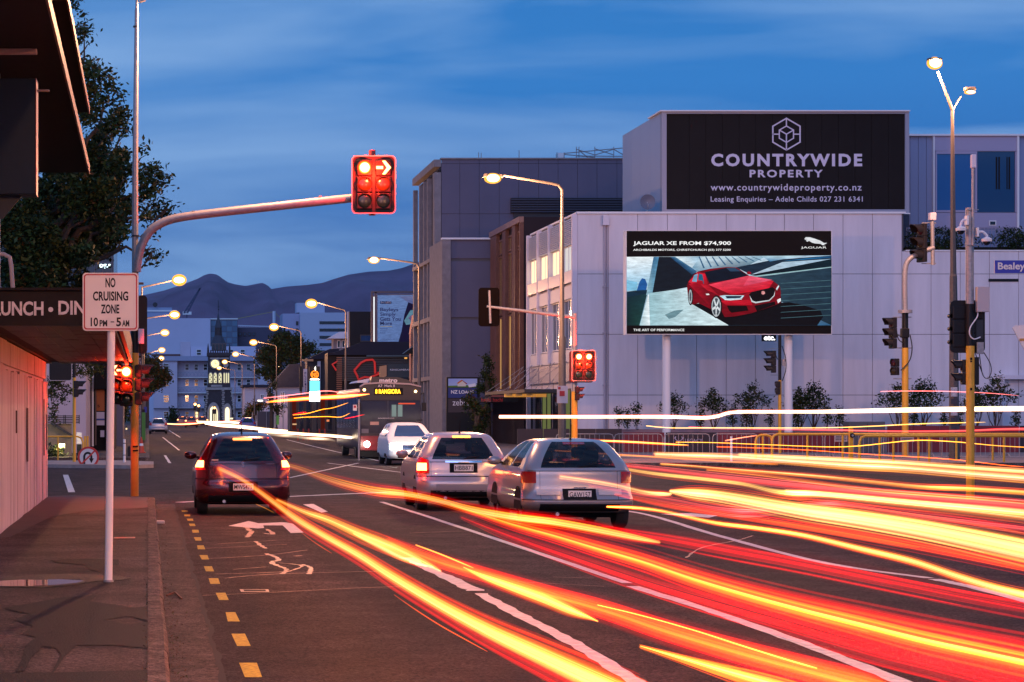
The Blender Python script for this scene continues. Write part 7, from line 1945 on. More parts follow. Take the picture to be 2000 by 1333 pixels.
# ------------------------------------------------------------------ bus
Zu = 96.0
bx0, bx1 = WX(703, Zu), WX(822, Zu)
bus = thing('bus', 'city bus with metro lettering and lit RANGIORA destination facing the camera', 'bus', ((bx0+bx1)/2, Zu, 0))
bz1 = WZ(757, Zu)
M_busb = mat('bus_dark_paint', (.014, .009, .013), .4, coat=.1); M_busr = mat('bus_red_paint', (.16, .008, .012), .4, coat=.1); M_bglass = mat('bus_glass', (.03, .025, .03), .08, spec=.8)
xc = (bx0+bx1)/2; hw = (bx1-bx0)/2
sec = rrect(xc, (.35+bz1)/2, hw, (bz1-.35)/2, .22, 6)
MB().prism(sec, 'y', Zu, Zu+11.8).build('body', mat('bus_blue_grey', (.06, .065, .10), .35), bus, smooth=True)
# front mask pieces
def bfb(a, b, c_, d_, o_, dd, m, name, p=None): return MB().fbox(a, b, c_, d_, Zu-o_, dd).build(name, m, p or bus)
MB().prism([(WX(704, Zu), WZ(782, Zu)), (WX(704, Zu), WZ(756, Zu)), (WX(712, Zu), WZ(751.5, Zu)), (WX(745, Zu), WZ(749.5, Zu)), (WX(800, Zu), WZ(752, Zu)), (WX(821, Zu), WZ(757, Zu)), (WX(821, Zu), WZ(782, Zu))], 'y', Zu-.10, Zu+.3).build('destination_panel', M_busb, bus)
MB().prism([(WX(703, Zu), WZ(754, Zu)), (WX(712, Zu), WZ(748.5, Zu)), (WX(745, Zu), WZ(746.5, Zu)), (WX(800, Zu), WZ(749, Zu)), (WX(822, Zu), WZ(754.5, Zu)), (WX(822, Zu), WZ(757, Zu)), (WX(800, Zu), WZ(752.2, Zu)), (WX(745, Zu), WZ(749.7, Zu)), (WX(712, Zu), WZ(751.7, Zu)), (WX(703, Zu), WZ(757, Zu))], 'y', Zu-.16, Zu+.3).build('front_brow', mat('bus_brow', (.4, .28, .26), .4), bus)
MB().prism([(WX(689, Zu+3), WZ(749, Zu+3)), (WX(694, Zu+3), WZ(745, Zu+3)), (WX(726, Zu+3), WZ(739, Zu+3)), (WX(729, Zu+3), WZ(749, Zu+3))], 'y', Zu+1.5, Zu+5).build('roof_unit', M_pan_b, bus)
MB().prism([(WX(724, Zu), WZ(749, Zu)), (WX(728, Zu), WZ(736, Zu)), (WX(780, Zu), WZ(737, Zu)), (WX(800, Zu), WZ(742, Zu)), (WX(808, Zu), WZ(752, Zu))], 'y', Zu+.4, Zu+1.2).build('roof_fairing', M_busb, bus)
ptext(bus, 'metro', 741, 776, 740, 747.5, Zu+.38, mat('bus_letters', (.8, .66, .62), .5), .03)
ptext(bus, 'A7  Mark II', 738, 771, 751.5, 756.5, Zu-.17, MATS['bus_letters'], .01)
G_led = glow('led_amber', (1.0, .42, .02), 4.5)
bfb(731, 787, 758, 772, .115, .02, M_blackm, 'destination_display')
ptext(bus, '8 RANGIORA', 733, 782.5, 760.5, 769.5, Zu-.14, G_led, .03)
for px in (711, 811): MB().disc((WX(px, Zu), Zu-.16, WZ(762 if px < 800 else 765, Zu)), .055, 12, 'y', .06).build('marker_lamp', G_lampw, bus)
bfb(704.5, 757, 783, 846, .06, .1, M_bglass, 'windscreen'); bfb(759, 821, 783, 846, .06, .1, M_bglass, 'windscreen')
bfb(704.5, 821, 775, 782.8, .08, .1, M_busb, 'screen_header')
bfb(704, 821.5, 852, 880, .10, .2, M_busr, 'front_panel'); bfb(704, 821.5, 846.5, 851.6, .08, .2, M_busb, 'front_panel'); bfb(704, 821.5, 880.4, 893, .06, .2, M_blackm, 'bumper')
bfb(723, 740, 824, 830.5, .14, .03, mat('bus_notice', (.5, .25, .18), .5), 'dash_notice')
bfb(706, 720, 838, 846, .07, .01, mat('dash_shade', (.1, .08, .1), .5), 'dashboard')
bfb(778, 811, 787.5, 790, .07, .01, glow('cab_red_line', (1, .12, .05), .9), 'interior_sign')
ptext(bus, 'www.metroinfo.co.nz', 738, 770, 815.5, 818.5, Zu-.11, MATS['bus_letters'], .0)
for px in (765, 777): MB().fbox(px, px+9, 791, 814, Zu-.066, .01).build('driver_screen', mat('pale_green_panel', (.14, .26, .22), .5, emit=(.3, .6, .5), es=.15), bus)
for px in (716, 812):
    MB().disc((WX(px, Zu), Zu-.14, WZ(868, Zu)), .13, 16, 'y', .06).build('headlight', glow('head_blaze', (1, .95, .8), 16) if px == 716 else M_lens[1], bus)
plight('headlight_bulb', bus, (WX(708, Zu), Zu-.6, WZ(868, Zu)), (1, .9, .75), 16, .1)
tfb = ST(bx0)
for k in range(7): 
    MB(tfb).box(Zu+.3+k*1.62, Zu+1.82+k*1.62, 0, .02, 1.25, 2.75).build('side_window', M_bglass, bus)
for y_ in (Zu+2.4, Zu+9):
    for s_ in (bx0+.02, bx1-.30):
        MB().tube([(s_, y_, .48), (s_+.28, y_, .48)], .48, 20).build('wheel', M_rub, bus)
for s_, px in ((-1, 700), (1, 826)):
    MB().tube([(WX(704 if s_ < 0 else 821, Zu), Zu, 2.7), (WX(px, Zu), Zu-.3, 2.75), (WX(px, Zu), Zu-.35, 2.3)], .025, 6).build('mirror_arm', M_black, bus)
    MB().bbox(WX(px, Zu)-.09, WX(px, Zu)+.09, Zu-.42, Zu-.32, 2.0, 2.35, .02).build('mirror', M_black, bus)
MB().prism([(WX(696, 92), WZ(862, 92)), (WX(700, 92), WZ(835, 92)), (WX(724, 92), WZ(880, 92)), (WX(700, 92), WZ(890, 92))], 'y', 95.0, 95.3)
nps = thing('parking_sign', 'small red and white no stopping sign on a pole before the bus', 'road sign', (WX(696, 93), 93, 0))
MB().fbox(689.5, 697, 791, 802.5, 93, .02).build('plate', M_sgw, nps); MB().fbox(691, 695.5, 792.5, 797, 92.99, .01).build('red_mark', M_sr, nps)
MB().tube([(WX(701, 93), 93.05, 0), (WX(701, 93), 93.05, WZ(780, 93))], .04, 8).build('pole', M_galv, nps)
MB().tube([(WX(697, 93), 93.03, WZ(796, 93)), (WX(701, 93), 93.03, WZ(796, 93))], .015, 6).build('bracket', M_galv, nps)
# striped marker posts and red works posts near the bus
random.seed(31)
for i, (px, Z, l) in enumerate(((755, 90, 'red marker post with round reflector just left of the white oncoming car'),)):
    t = thing('marker_post', l, 'post', (WX(px, Z), Z, 0))
    MB().tube([(WX(px, Z), Z, .05), (WX(px, Z), Z, WZ(848, Z))], .06, 10).build('post', mat('marker_red', (.5, .03, .02), .5), t)
    MB().tube([(WX(px, Z), Z, 0), (WX(px, Z), Z, .06)], .22, 14).build('base', M_rub, t)
    MB().disc((WX(px, Z), Z-.08, WZ(869, Z)), .08, 14, 'y', .02).build('reflector', M_white, t)
for k in range(6):
    px = 582 + k*10.5
    t = tag(MB().tube([(WX(px, 165), 165, elev(165)), (WX(px, 165), 165, WZ(838, 165))], .06, 8).build('works_bollard', mat('marker_red', (.5, .03, .02), .5)), ('leftmost', 'second from left', 'third from left', 'third from right', 'second from right', 'rightmost')[k] + ' of the slim red works bollards behind the white trails', 'bollard', 'works bollards behind the white trails')
for px, py, Z, l, m in ((553, 800, 240, 'grey post at the left of the dark fence behind the trails', M_galv), (537, 805, 235, 'thin post beside the green panel far down the street', M_galv), (602, 796, 190, 'bright thin pole under the pylon sign', M_white), (588, 800, 205, 'grey pole right of the florist sign post', M_galv), (612, 800, 186, 'thin grey pole right of the pylon sign foot', M_galv), (500, 812, 255, 'short grey pole beside the small blue car', M_galv)):
    tag(MB().tube([(WX(px, Z), Z, elev(Z)), (WX(px, Z), Z, WZ(py, Z))], .06, 6).build('pole', m), l, 'pole')
tag(MB().fbox(540, 545, 812, 830, 232, .3).build('green_panel', mat('green_panel', (.06, .28, .04), .5)), 'small green panel behind the light trails far down the street', 'panel')
frc = thing('mesh_fence', 'dark mesh site fence along the right side far down the street', 'fence', (WX(520, 250), 250, elev(250)))
MB().fbox(502, 536, 804, 836, 250, .1).build('screen', mat('dark_mesh', (.06, .05, .06), .7), frc)
for px in (502, 520, 535): MB().fbox(px, px+.8, 802, 838, 249.9, .1).build('post', M_galv, frc)
# ------------------------------------------------------------------ trees and shrubs
M_bark = mat('bark', (.055, .035, .025), .9, var=.3, vs=8, bump=.6, bs=20)
M_leaf = [mat('leaf_dark', (.010, .022, .006), .6, spec=.15), mat('leaf_mid', (.026, .05, .010), .55, spec=.2), mat('leaf_olive', (.055, .055, .010), .6, spec=.15), mat('leaf_rust', (.09, .040, .010), .6, spec=.15)]
def leaves(blobs, n, size, rnd, weights=(4, 3, 2, .6), squash=1.0, dy=1.0):
    mb = MB(); tot = sum(b[3]**2 for b in blobs)
    for (x, y, z, r) in blobs:
        k = max(4, int(n*r*r/tot))
        ncl = max(2, k//9)
        for c in range(ncl):
            d = Vector((rnd.gauss(0, 1), rnd.gauss(0, 1)*dy, rnd.gauss(0, 1)*squash)); d = d.normalized()*r*(rnd.random()**.45)
            cl = Vector((x, y, z)) + d
            mi = rnd.choices((0, 1, 2, 3), weights)[0]
            for q in range(9):
                p = cl + Vector((rnd.gauss(0, 1), rnd.gauss(0, 1), rnd.gauss(0, 1)))*size*1.3
                a = Vector((rnd.gauss(0, 1), rnd.gauss(0, 1), rnd.gauss(0, .8))).normalized(); b = a.cross(Vector((rnd.gauss(0, 1), rnd.gauss(0, 1), rnd.gauss(0, 1)))).normalized()
                s = size*rnd.uniform(.6, 1.3)
                mb.add([tuple(p-a*s*.9), tuple(p+b*s*.42-a*s*.1), tuple(p+a*s*.9), tuple(p-b*s*.42)], [(0, 1, 2, 3)], mi if rnd.random() < .8 else rnd.randint(0, 2))
    return mb
def limb(mb, a, b, r0, r1, rnd, wob=.12, n=5):
    a, b = Vector(a), Vector(b); pts = []; L_ = (b-a).length
    for k in range(n+1):
        t = k/n; p = a.lerp(b, t)
        if 0 < k < n: p += Vector((rnd.gauss(0, 1), rnd.gauss(0, 1), rnd.gauss(0, 1)))*L_*wob*.35
        p.z += math.sin(math.pi*t)*L_*.06
        pts.append(p)
    mb.tube(pts, [r0+(r1-r0)*k/n for k in range(n+1)], 6)
    return pts
rn = random.Random(42)
ZT = 72.0
def bl(px, py, r, dz=0): return (WX(px, ZT), ZT+dz, WZ(py, ZT), r*ZT/FP)
# big tree at left: crown traced as clumps spread in depth
cl = [(160, 52, 9), (168, 66, 7), (162, 82, 11), (178, 84, 7), (162, 115, 14), (172, 130, 9), (176, 152, 9), (186, 160, 17), (208, 150, 11), (196, 182, 12), (218, 180, 12), (235, 184, 9), (183, 205, 17), (205, 212, 13), (236, 210, 12), (226, 222, 12),
      (172, 238, 22), (200, 240, 17), (190, 268, 24), (214, 262, 16), (232, 256, 15), (246, 268, 10), (240, 290, 12), (180, 300, 28), (212, 305, 20), (232, 318, 20), (192, 340, 30), (222, 352, 25), (250, 345, 14), (283, 305, 7), (292, 345, 14), (286, 360, 16), (312, 352, 12), (326, 348, 9), (298, 372, 12),
      (278, 388, 15), (300, 392, 9), (170, 375, 34), (205, 392, 30), (238, 392, 22), (130, 372, 25), (100, 370, 26), (70, 376, 26), (150, 415, 34), (110, 420, 36), (60, 420, 38), (20, 440, 36), (190, 425, 28), (222, 420, 22), (246, 430, 16), (300, 405, 12), (322, 412, 13), (336, 405, 7), (282, 425, 10), (296, 440, 9),
      (90, 470, 38), (40, 480, 40), (140, 462, 34), (180, 460, 25), (214, 462, 24), (242, 470, 14), (292, 482, 10), (306, 490, 9), (298, 500, 7), (120, 510, 36), (70, 520, 38), (30, 530, 36), (160, 505, 26), (196, 492, 20), (160, 545, 24), (100, 555, 30), (50, 560, 30), (150, 20, 12), (120, 340, 30), (60, 350, 20)]
blobs = []
for px, py, r in cl:
    blobs.append(bl(px, py, r*.95, rn.uniform(-3, 3)))
    if r > 20: blobs.append(bl(px+rn.uniform(-15, 15), py+rn.uniform(-15, 15), r*.8, rn.uniform(-4, 4)))
tt = thing('tree', 'large spreading broadleaf tree rising behind the awning and black eaves at left', 'tree', (WX(40, ZT+22), ZT+22, .13))
ZT0 = ZT
mb = MB(); base = (WX(60, ZT), ZT, .0); fork = (WX(70, ZT), ZT, WZ(560, ZT))
mb.tube([base, (WX(66, ZT), ZT, 3), fork], [.42, .34, .28], 12)
trk = mb.build('trunk', M_bark, tt, smooth=True)
mb = MB()
for tx, ty in ((185, 420), (215, 350), (190, 250), (175, 160), (232, 190), (300, 350), (325, 405), (296, 485), (140, 400), (40, 430), (100, 380), (235, 265), (165, 80), (240, 440), (180, 470)):
    mid = (WX(70+(tx-70)*.45, ZT), ZT+rn.uniform(-1, 1), WZ(540+(ty-540)*.5, ZT))
    limb(mb, fork, mid, .17, .09, rn); limb(mb, mid, (WX(tx, ZT), ZT+rn.uniform(-.5, .5), WZ(ty, ZT)), .09, .02, rn)
for px, py, r in cl:
    if r < 18 and px > 150:
        limb(mb, (WX(px-22, ZT), ZT, WZ(py+24, ZT)), (WX(px+r*.4, ZT), ZT, WZ(py-r*.3, ZT)), .03, .008, rn, n=3)
mb.build('branch', M_bark, tt)
leaves(blobs, 36000, .10, rn, (5, 3, 1.2, .35)).build('crown', M_leaf, tt)
# yellowish small tree on the far side street
ZS = 93.0
blobs = [(WX(a, ZS), ZS+rn.uniform(-.4, .4), WZ(b, ZS), r*ZS/FP) for a, b, r in ((170, 715, 8), (185, 708, 8), (160, 728, 8), (176, 733, 8), (192, 722, 9), (150, 712, 7), (128, 762, 8), (115, 752, 9), (105, 770, 9), (120, 780, 8), (108, 795, 7), (104, 812, 6), (112, 822, 5), (140, 760, 5), (100, 745, 10))]
t2 = thing('tree', 'sparse yellowish young tree seen under the awning at left', 'tree', (WX(85, ZS), ZS, .12))
mb = MB(); mb.tube([(WX(85, ZS), ZS, .12), (WX(88, ZS), ZS, WZ(790, ZS)), (WX(96, ZS), ZS, WZ(760, ZS))], [.10, .07, .05], 8); mb.build('trunk', M_bark, t2)
mb = MB()
for a, b in ((185, 712), (160, 728), (150, 712), (128, 762), (108, 795), (192, 722), (112, 752)): limb(mb, (WX(96, ZS), ZS, WZ(762, ZS)), (WX(a, ZS), ZS, WZ(b, ZS)), .035, .008, rn)
mb.build('branch', M_bark, t2)
leaves(blobs, 1500, .075, rn, (1, 2, 4, 1)).build('crown', M_leaf, t2)
def simple_tree(label, Z, cl_, trunk_px, n, size, weights=(3, 3, 2, 1), bz=None):
    b_ = [(WX(a, Z), Z+rn.uniform(-1, 1)*r*Z/FP, WZ(b, Z), r*Z/FP) for a, b, r in cl_]
    t = thing('tree', label, 'tree', (WX(trunk_px, Z), Z, elev(Z)))
    my = sum(b for a, b, r in cl_)/len(cl_)
    h = WZ(my+5, Z)
    MB().tube([(WX(trunk_px, Z), Z, elev(Z)), (WX(trunk_px, Z), Z, h)], [.25, .15], 8).build('trunk', M_bark, t)
    mb = MB()
    for x, y, z, r in b_[::2]: limb(mb, (WX(trunk_px, Z), Z, h-.5), (x, y, z), .08, .02, rn, n=3)
    mb.build('branch', M_bark, t)
    leaves(b_, n, size, rn, weights).build('crown', M_leaf, t)
simple_tree('round green tree standing right of the hotel and clock tower', 290, [(520, 690, 14), (540, 672, 16), (560, 668, 17), (580, 672, 15), (600, 682, 14), (618, 695, 10), (530, 708, 16), (552, 695, 20), (575, 700, 16), (510, 700, 10), (520, 728, 13), (540, 725, 12), (556, 735, 8), (590, 692, 14), (506, 725, 7), (535, 745, 8), (557, 652, 8), (545, 655, 7), (575, 660, 8)], 541, 9000, .22)
simple_tree('dark rust tinged tree behind the red signal at left', 270, [(285, 725, 15), (300, 712, 13), (318, 730, 13), (296, 745, 14), (312, 748, 10), (326, 738, 9), (280, 705, 12), (283, 760, 10), (305, 722, 9), (300, 758, 7)], 288, 5000, .2, (3, 1, 2, 3))
simple_tree('small dark conifer at the hotel front left', 470, [(338, 802, 5), (338, 808, 7), (338, 815, 9), (334, 821, 9), (344, 821, 9)], 338, 900, .3, (5, 1, 0, 0))
simple_tree('rounded rusty bush at the street end right of the clock tower', 300, [(490, 800, 9), (500, 795, 9), (488, 812, 11), (502, 808, 9), (484, 822, 9), (512, 792, 6)], 490, 2200, .2, (2, 1, 2, 4))
simple_tree('slim golden tree beside the small cottage', 240, [(528, 765, 5), (533, 755, 5), (529, 775, 5), (536, 748, 4), (531, 786, 4), (524, 780, 4), (550, 797, 5), (540, 800, 6), (532, 796, 5), (545, 805, 5)], 530, 900, .15, (1, 2, 4, 1))
simple_tree('climbing green tree between grey block and brown fins', 134.5, [(950, 700, 7), (953, 715, 8), (948, 730, 9), (955, 745, 10), (945, 755, 9), (938, 762, 6), (957, 760, 8)], 952, 1500, .09, (2, 4, 1, 0))
simple_tree('leafy dark shrub spilling over the shop sign board', 128, [(915, 780, 8), (925, 790, 9), (940, 800, 9), (912, 795, 7), (930, 812, 9), (950, 806, 7), (920, 770, 5), (945, 825, 12), (935, 840, 12), (925, 855, 9)], 932, 2200, .09, (3, 3, 2, 1))
simple_tree('dark street tree beyond the timber shop at left', 150, [(222, 800, 9), (232, 812, 10), (240, 800, 9), (250, 815, 8), (228, 830, 8), (212, 812, 6), (244, 790, 7)], 235, 1200, .12, (4, 2, 1, 1))
# shrubs on the planter wall
Zq = 111.2
def shrub(h, w, seed, low):
    r_ = random.Random(seed); t = bpy.data.objects.new('shrub', None); col.objects.link(t); ORG[t] = Vector((0, 0, 0)); t.empty_display_size = .3
    mb = MB()
    if not low:
        tips = [(-w*.45, h*.62), (w*.45, h*.6), (0, h*.9), (-w*.2, h*.75), (w*.22, h*.78), (-w*.1, h*.55), (w*.12, h*.5)]
        for a, b in tips: limb(mb, (r_.uniform(-.03, .03), 0, 0), (a, r_.uniform(-.15, .15), b), .025, .008, r_, n=4)
        mb.build('stem', M_bark, t)
        bb_ = [(a, r_.uniform(-.1, .1), b, w*.20) for a, b in tips] + [(0, 0, h*.70, w*.30), (0, 0, h*.93, w*.13)]
        leaves(bb_, 1000, .075, r_, (5, 3, 1, .4)).build('foliage', M_leaf, t)
    else:
        for k in range(3): limb(mb, (0, 0, 0), (r_.uniform(-.15, .15), 0, h), .015, .006, r_, n=3)
        mb.build('stem', M_bark, t)
        leaves([(r_.uniform(-.08, .08), 0, h*q, .17) for q in (.3, .45, .6, .75, .9)], 330, .06, r_, (5, 3, 1, .4)).build('foliage', M_leaf, t)
    return t
pt_ = [shrub(2.0, 1.5, 1, False), shrub(1.9, 1.3, 2, False), shrub(2.05, 1.45, 3, False), shrub(1.0, .4, 4, True), shrub(.9, .4, 5, True)]
plan = [(1325, 768, 0, 'tall shrub right of the left screen post, first of the tall ones'), (1402, 757, 1, 'tall rounded shrub between the left screen post and the thin signal pole'), (1478, 752, 2, 'tall bushy shrub just left of the thin yellow signal pole'),
        (1572, 755, 1, 'tall shrub immediately right of the right screen post'), (1600, 748, 0, 'tallest shrub of the pair right of the right screen post'), (1765, 752, 2, 'tall shrub behind the cranked yellow signal pole'),
        (1816, 741, 0, 'tall shrub between the cranked signal and the twin lamp column'), (1918, 752, 1, 'tall shrub right of the thick yellow column'), (1957, 737, 2, 'dark tall shrub nearest the right edge of the wall')]
used = set()
for i, (px, py, k, l) in enumerate(plan):
    src = pt_[k]
    o = src if k not in used else copy_tree(src); used.add(k)
    z0 = 1.15; o.location = (WX(px, Zq), Zq+.9, z0); s = (WZ(py, Zq)-z0)/2.0; o.scale = (s*random.uniform(.9, 1.1), s, s)
    o.rotation_euler = (0, 0, random.uniform(-.5, .5)); o['label'] = l; o['category'] = 'shrub'; o['group'] = 'tall shrubs along the planter wall'
low = [1212, 1228, 1246, 1372, 1436, 1462, 1509, 1560, 1620, 1645, 1790, 1850, 1880, 1990]
for i, px in enumerate(low):
    src = pt_[3 + i % 2]
    o = src if (3+i % 2) not in used else copy_tree(src); used.add(3+i % 2)
    o.location = (WX(px, Zq), Zq+.4, 1.15); o.rotation_euler = (0, 0, random.uniform(0, 6)); s = random.uniform(.9, 1.25); o.scale = (s, s, s)
    o['label'] = 'low slender shrub ' + ('leftmost of the row, beside the downpipe', 'second of the row, right of the downpipe', 'third of the row, before the left screen post', 'between the first two tall shrubs right of the left post',
        'in the gap after the second tall shrub', 'tucked left below the third tall shrub', 'just left of the thin signal pole', 'just right of the right screen post', 'right of the tallest pair of shrubs', 'alone under the screen right corner',
        'between the two shrubs by the cranked signal', 'just left of the twin lamp column', 'between the lamp column and the thick yellow column', 'nearest the right edge')[i]; o['category'] = 'shrub'; o['group'] = 'low shrubs along the planter wall'
# hedge on the roof terrace
Zh_ = 117.2
hd = thing('hedge', 'dark hedge growing along the roof terrace behind the railing', 'hedge', (WX(1880, Zh_), Zh_, topR))
bb_ = []
for px in range(1775, 2080, 7):
    dense = (1775 < px < 1870) or px > 1955
    bb_.append((WX(px, Zh_), Zh_+rn.uniform(-.2, .2), WZ(470+rn.uniform(-6, 10), Zh_), (.42 if dense else .2)))
    if dense: bb_.append((WX(px, Zh_), Zh_, WZ(456, Zh_), .3)); bb_.append((WX(px, Zh_), Zh_, WZ(484, Zh_), .35))
stuff(leaves(bb_, 9000, .07, rn, (6, 2, 0, 0)).build('foliage', M_leaf, hd))
MB().fbox(1770, 2150, 483, 491, Zh_, .5).build('planter', M_blackm, hd)
# ground plants by the garden light
stuff(leaves([(WX(a, 94.5), 94.5, .3, .28) for a in (100, 108, 116)], 500, .07, rn).build('flower_bed', M_leaf))
bpy.data.objects['flower_bed']['label'] = 'small dark flower bed below the garden light'; bpy.data.objects['flower_bed']['category'] = 'flower bed'
# ------------------------------------------------------------------ light trails of the passing traffic, each a bundle of glowing filaments in the air
def light_mat(name, c, k):
    """light itself: adds to whatever is behind it, thicker in the middle of the tube than at its rim"""
    m = bpy.data.materials.new(name); MATS[name] = m; m.use_nodes = True
    n = m.node_tree; n.nodes.clear()
    o = n.nodes.new('ShaderNodeOutputMaterial'); e_ = n.nodes.new('ShaderNodeEmission'); t = n.nodes.new('ShaderNodeBsdfTransparent')
    a = n.nodes.new('ShaderNodeAddShader'); lw = n.nodes.new('ShaderNodeLayerWeight'); lw.inputs[0].default_value = .5
    inv = n.nodes.new('ShaderNodeMath'); inv.operation = 'SUBTRACT'; inv.inputs[0].default_value = 1.0
    mu = n.nodes.new('ShaderNodeMath'); mu.operation = 'MULTIPLY'; mu.inputs[1].default_value = k
    n.links.new(lw.outputs['Facing'], inv.inputs[1]); n.links.new(inv.outputs[0], mu.inputs[0]); n.links.new(mu.outputs[0], e_.inputs[1])
    e_.inputs[0].default_value = (*c, 1)
    n.links.new(e_.outputs[0], a.inputs[0]); n.links.new(t.outputs[0], a.inputs[1]); n.links.new(a.outputs[0], o.inputs[0])
    m.cycles.emission_sampling = 'NONE'
    return m
CO = {'white': (1.0, .88, .66), 'hot': (1.0, .66, .28), 'pale': (1.0, .50, .085), 'gold': (1.0, .30, .012), 'amber': (1.0, .10, .006), 'red': (.85, .004, .004), 'deep': (.50, .003, .005), 'pink': (.9, .16, .15)}
KEYS = list(CO)
EH = [light_mat('trail_halo_' + k, CO[k], .10) for k in KEYS]
EM = [light_mat('trail_band_' + k, CO[k], .30 if k in ('red', 'deep') else .45) for k in KEYS]
ET = [light_mat('trail_thread_' + k, CO[k], 1.0) for k in KEYS]
def trail(label, pts, style, h=.82, Z=None, n=26, seed=0, wmul=1.0, fill=.55, taper=(.0, .0), fil=(.035, .11), gain=1.0):
    """pts: photo pixel, photo pixel, width in photo pixels; the path runs at lamp height h above the road (or at depth Z)"""
    r_ = random.Random(seed)
    C = []
    for p in pts:
        px, py, wd = p[:3]
        zd = Z if Z else (p[3] if len(p) > 3 else (EYE-h)*FP/(py-HY))
        C.append((WX(px, zd), zd, WZ(py, zd), wd*zd/FP*wmul/2))
    P = catmull(C, 6)
    n_ = len(P); mb = MB()
    names = list(style); wts = [style[k][0] for k in names]
    wmax = max(p[2] for p in pts)
    if wmax > 5:
        nt_, nm, nh = int(min(44, 4+wmax*.36)*gain), int(min(20, 5+wmax*.15)*gain), 3
    else:
        nt_, nm, nh = int(3*gain), int(2*gain), 0
    fils = [('t', i) for i in range(nt_)] + [('m', i) for i in range(nm)] + [('h', i) for i in range(nh)]
    outer = names[-1] if names[-1] in ('red', 'deep', 'pink', 'amber') else 'red'
    for kind, i in fils:
        k = r_.choices(names, wts)[0]
        lo, hi = style[k][1], style[k][2]
        a = r_.uniform(0, 2*math.pi)
        if kind == 't': rr = r_.uniform(lo, hi)*.95; th = r_.uniform(.035, .11) if wmax > 5 else r_.uniform(.4, .7); mi = 2*len(KEYS)
        elif kind == 'm': rr = r_.uniform(lo, hi)*.62; th = r_.uniform(.22, .50) if wmax > 5 else r_.uniform(.8, 1.1); mi = len(KEYS)
        else:
            rr = .12; th = (.75, .95, 1.2)[i]; k = outer; mi = 0
        ph = r_.uniform(0, 6.28); fr = r_.uniform(.3, .9); wob = r_.uniform(.0, .06)
        s0, s1 = 0, n_
        if kind != 'h':
            if r_.random() < .35: s0 = int(r_.random()**2*n_*.5)
            if r_.random() < .35: s1 = n_-int(r_.random()**2*n_*.5)
            if s1-s0 < 6: s0, s1 = 0, n_
        pp = []; rad = []
        ln = s1-s0
        for i_ in range(s0, s1):
            x, y, z, rw = P[i_]
            q = P[min(i_+1, n_-1)]; pz = P[max(i_-1, 0)]
            tx, ty = q[0]-pz[0], q[1]-pz[1]; l = math.hypot(tx, ty) or 1
            nx, ny = -ty/l, tx/l
            dr = rr*(1+wob*math.sin(ph+i_*fr*.25))
            u, v = math.cos(a)*dr*rw, math.sin(a)*dr*rw
            pp.append((x+nx*u*.6, y+ny*u*.6, max(z+v, .03)))
            e0 = 1 if (s0 == 0 and not taper[0]) else min(1, (i_-s0)/(ln*.22)+.06)
            e1 = min(1, (s1-1-i_)/(ln*.22 if (s1 < n_ or taper[1]) else 3)+.06)
            rad.append(max(.0008, rw*th*math.sqrt(e0*e1)))
        mb.tube(pp, rad, 8 if kind != 't' else 6, KEYS.index(k)+mi, cap=False)
    o = mb.build('light_trail', EH+EM+ET)
    o.data.polygons.foreach_set('use_smooth', [True]*len(o.data.polygons))
    o.visible_shadow = False   # light has no body to throw a shadow
    o['label'] = label; o['category'] = 'light trail'; o['group'] = 'light trails of passing traffic'
    return o
# style: share, inner radius, outer radius
FIRE = {'hot': (1, 0, .25), 'pale': (2.5, 0, .5), 'gold': (5, .1, .75), 'amber': (5, .3, .95), 'red': (5, .6, 1.25), 'deep': (1.5, .9, 1.4)}
GOLD = {'hot': (1.5, 0, .3), 'pale': (5, 0, .6), 'gold': (6, .1, .9), 'amber': (3, .6, 1.1), 'red': (2, .9, 1.25)}
PALE = {'hot': (5, 0, .7), 'pale': (7, 0, .95), 'gold': (2.5, .5, 1.05), 'amber': (1.5, .9, 1.2), 'red': (1.6, 1.0, 1.35)}
REDB = {'gold': (1.2, 0, .5), 'amber': (3, 0, .8), 'red': (9, 0, 1.1), 'deep': (4, .4, 1.3)}
DEEP = {'red': (3, 0, 1.1), 'deep': (6, 0, 1.2)}
YEL = {'hot': (1, 0, .2), 'pale': (2, 0, .5), 'gold': (9, 0, .85), 'amber': (3, .7, 1.08), 'red': (1.5, .95, 1.2)}
WHITE = {'white': (9, 0, .9), 'hot': (3, .4, 1.05), 'amber': (.5, 1, 1.2)}
trail('broad orange trail from the waiting car left lamp sweeping to the bottom edge', [(404, 908, 22), (432, 918, 20), (470, 936, 20), (505, 960, 22), (540, 986, 26), (575, 1012, 30), (620, 1040, 30), (700, 1085, 36), (760, 1124, 42), (850, 1178, 48), (950, 1232, 60), (1060, 1284, 76), (1170, 1335, 92), (1260, 1375, 100)], FIRE, gain=1.35, n=95, seed=1, fil=(.03, .085), fill=.6)
trail('white gold branch rising beside the left sweep behind the waiting car', [(540, 976, 10), (590, 998, 18), (640, 1015, 26), (700, 1042, 34), (760, 1066, 38), (815, 1092, 30), (862, 1116, 12)], GOLD, gain=1.9, n=60, seed=2, fil=(.05, .12))
trail('short white hot streak crossing the lane line left of centre', [(690, 1042, 6), (730, 1062, 15), (775, 1085, 17), (812, 1100, 10), (835, 1106, 3)], PALE, gain=2.4, n=26, seed=3, fil=(.08, .18), h=.84)
trail('red gauze continuing from the white gold branch to the lower right', [(760, 1060, 34), (850, 1095, 44), (950, 1125, 46), (1060, 1158, 50), (1180, 1192, 58), (1300, 1232, 66), (1450, 1276, 76), (1600, 1316, 84), (1740, 1352, 90)], REDB, n=52, seed=4, fil=(.018, .055))
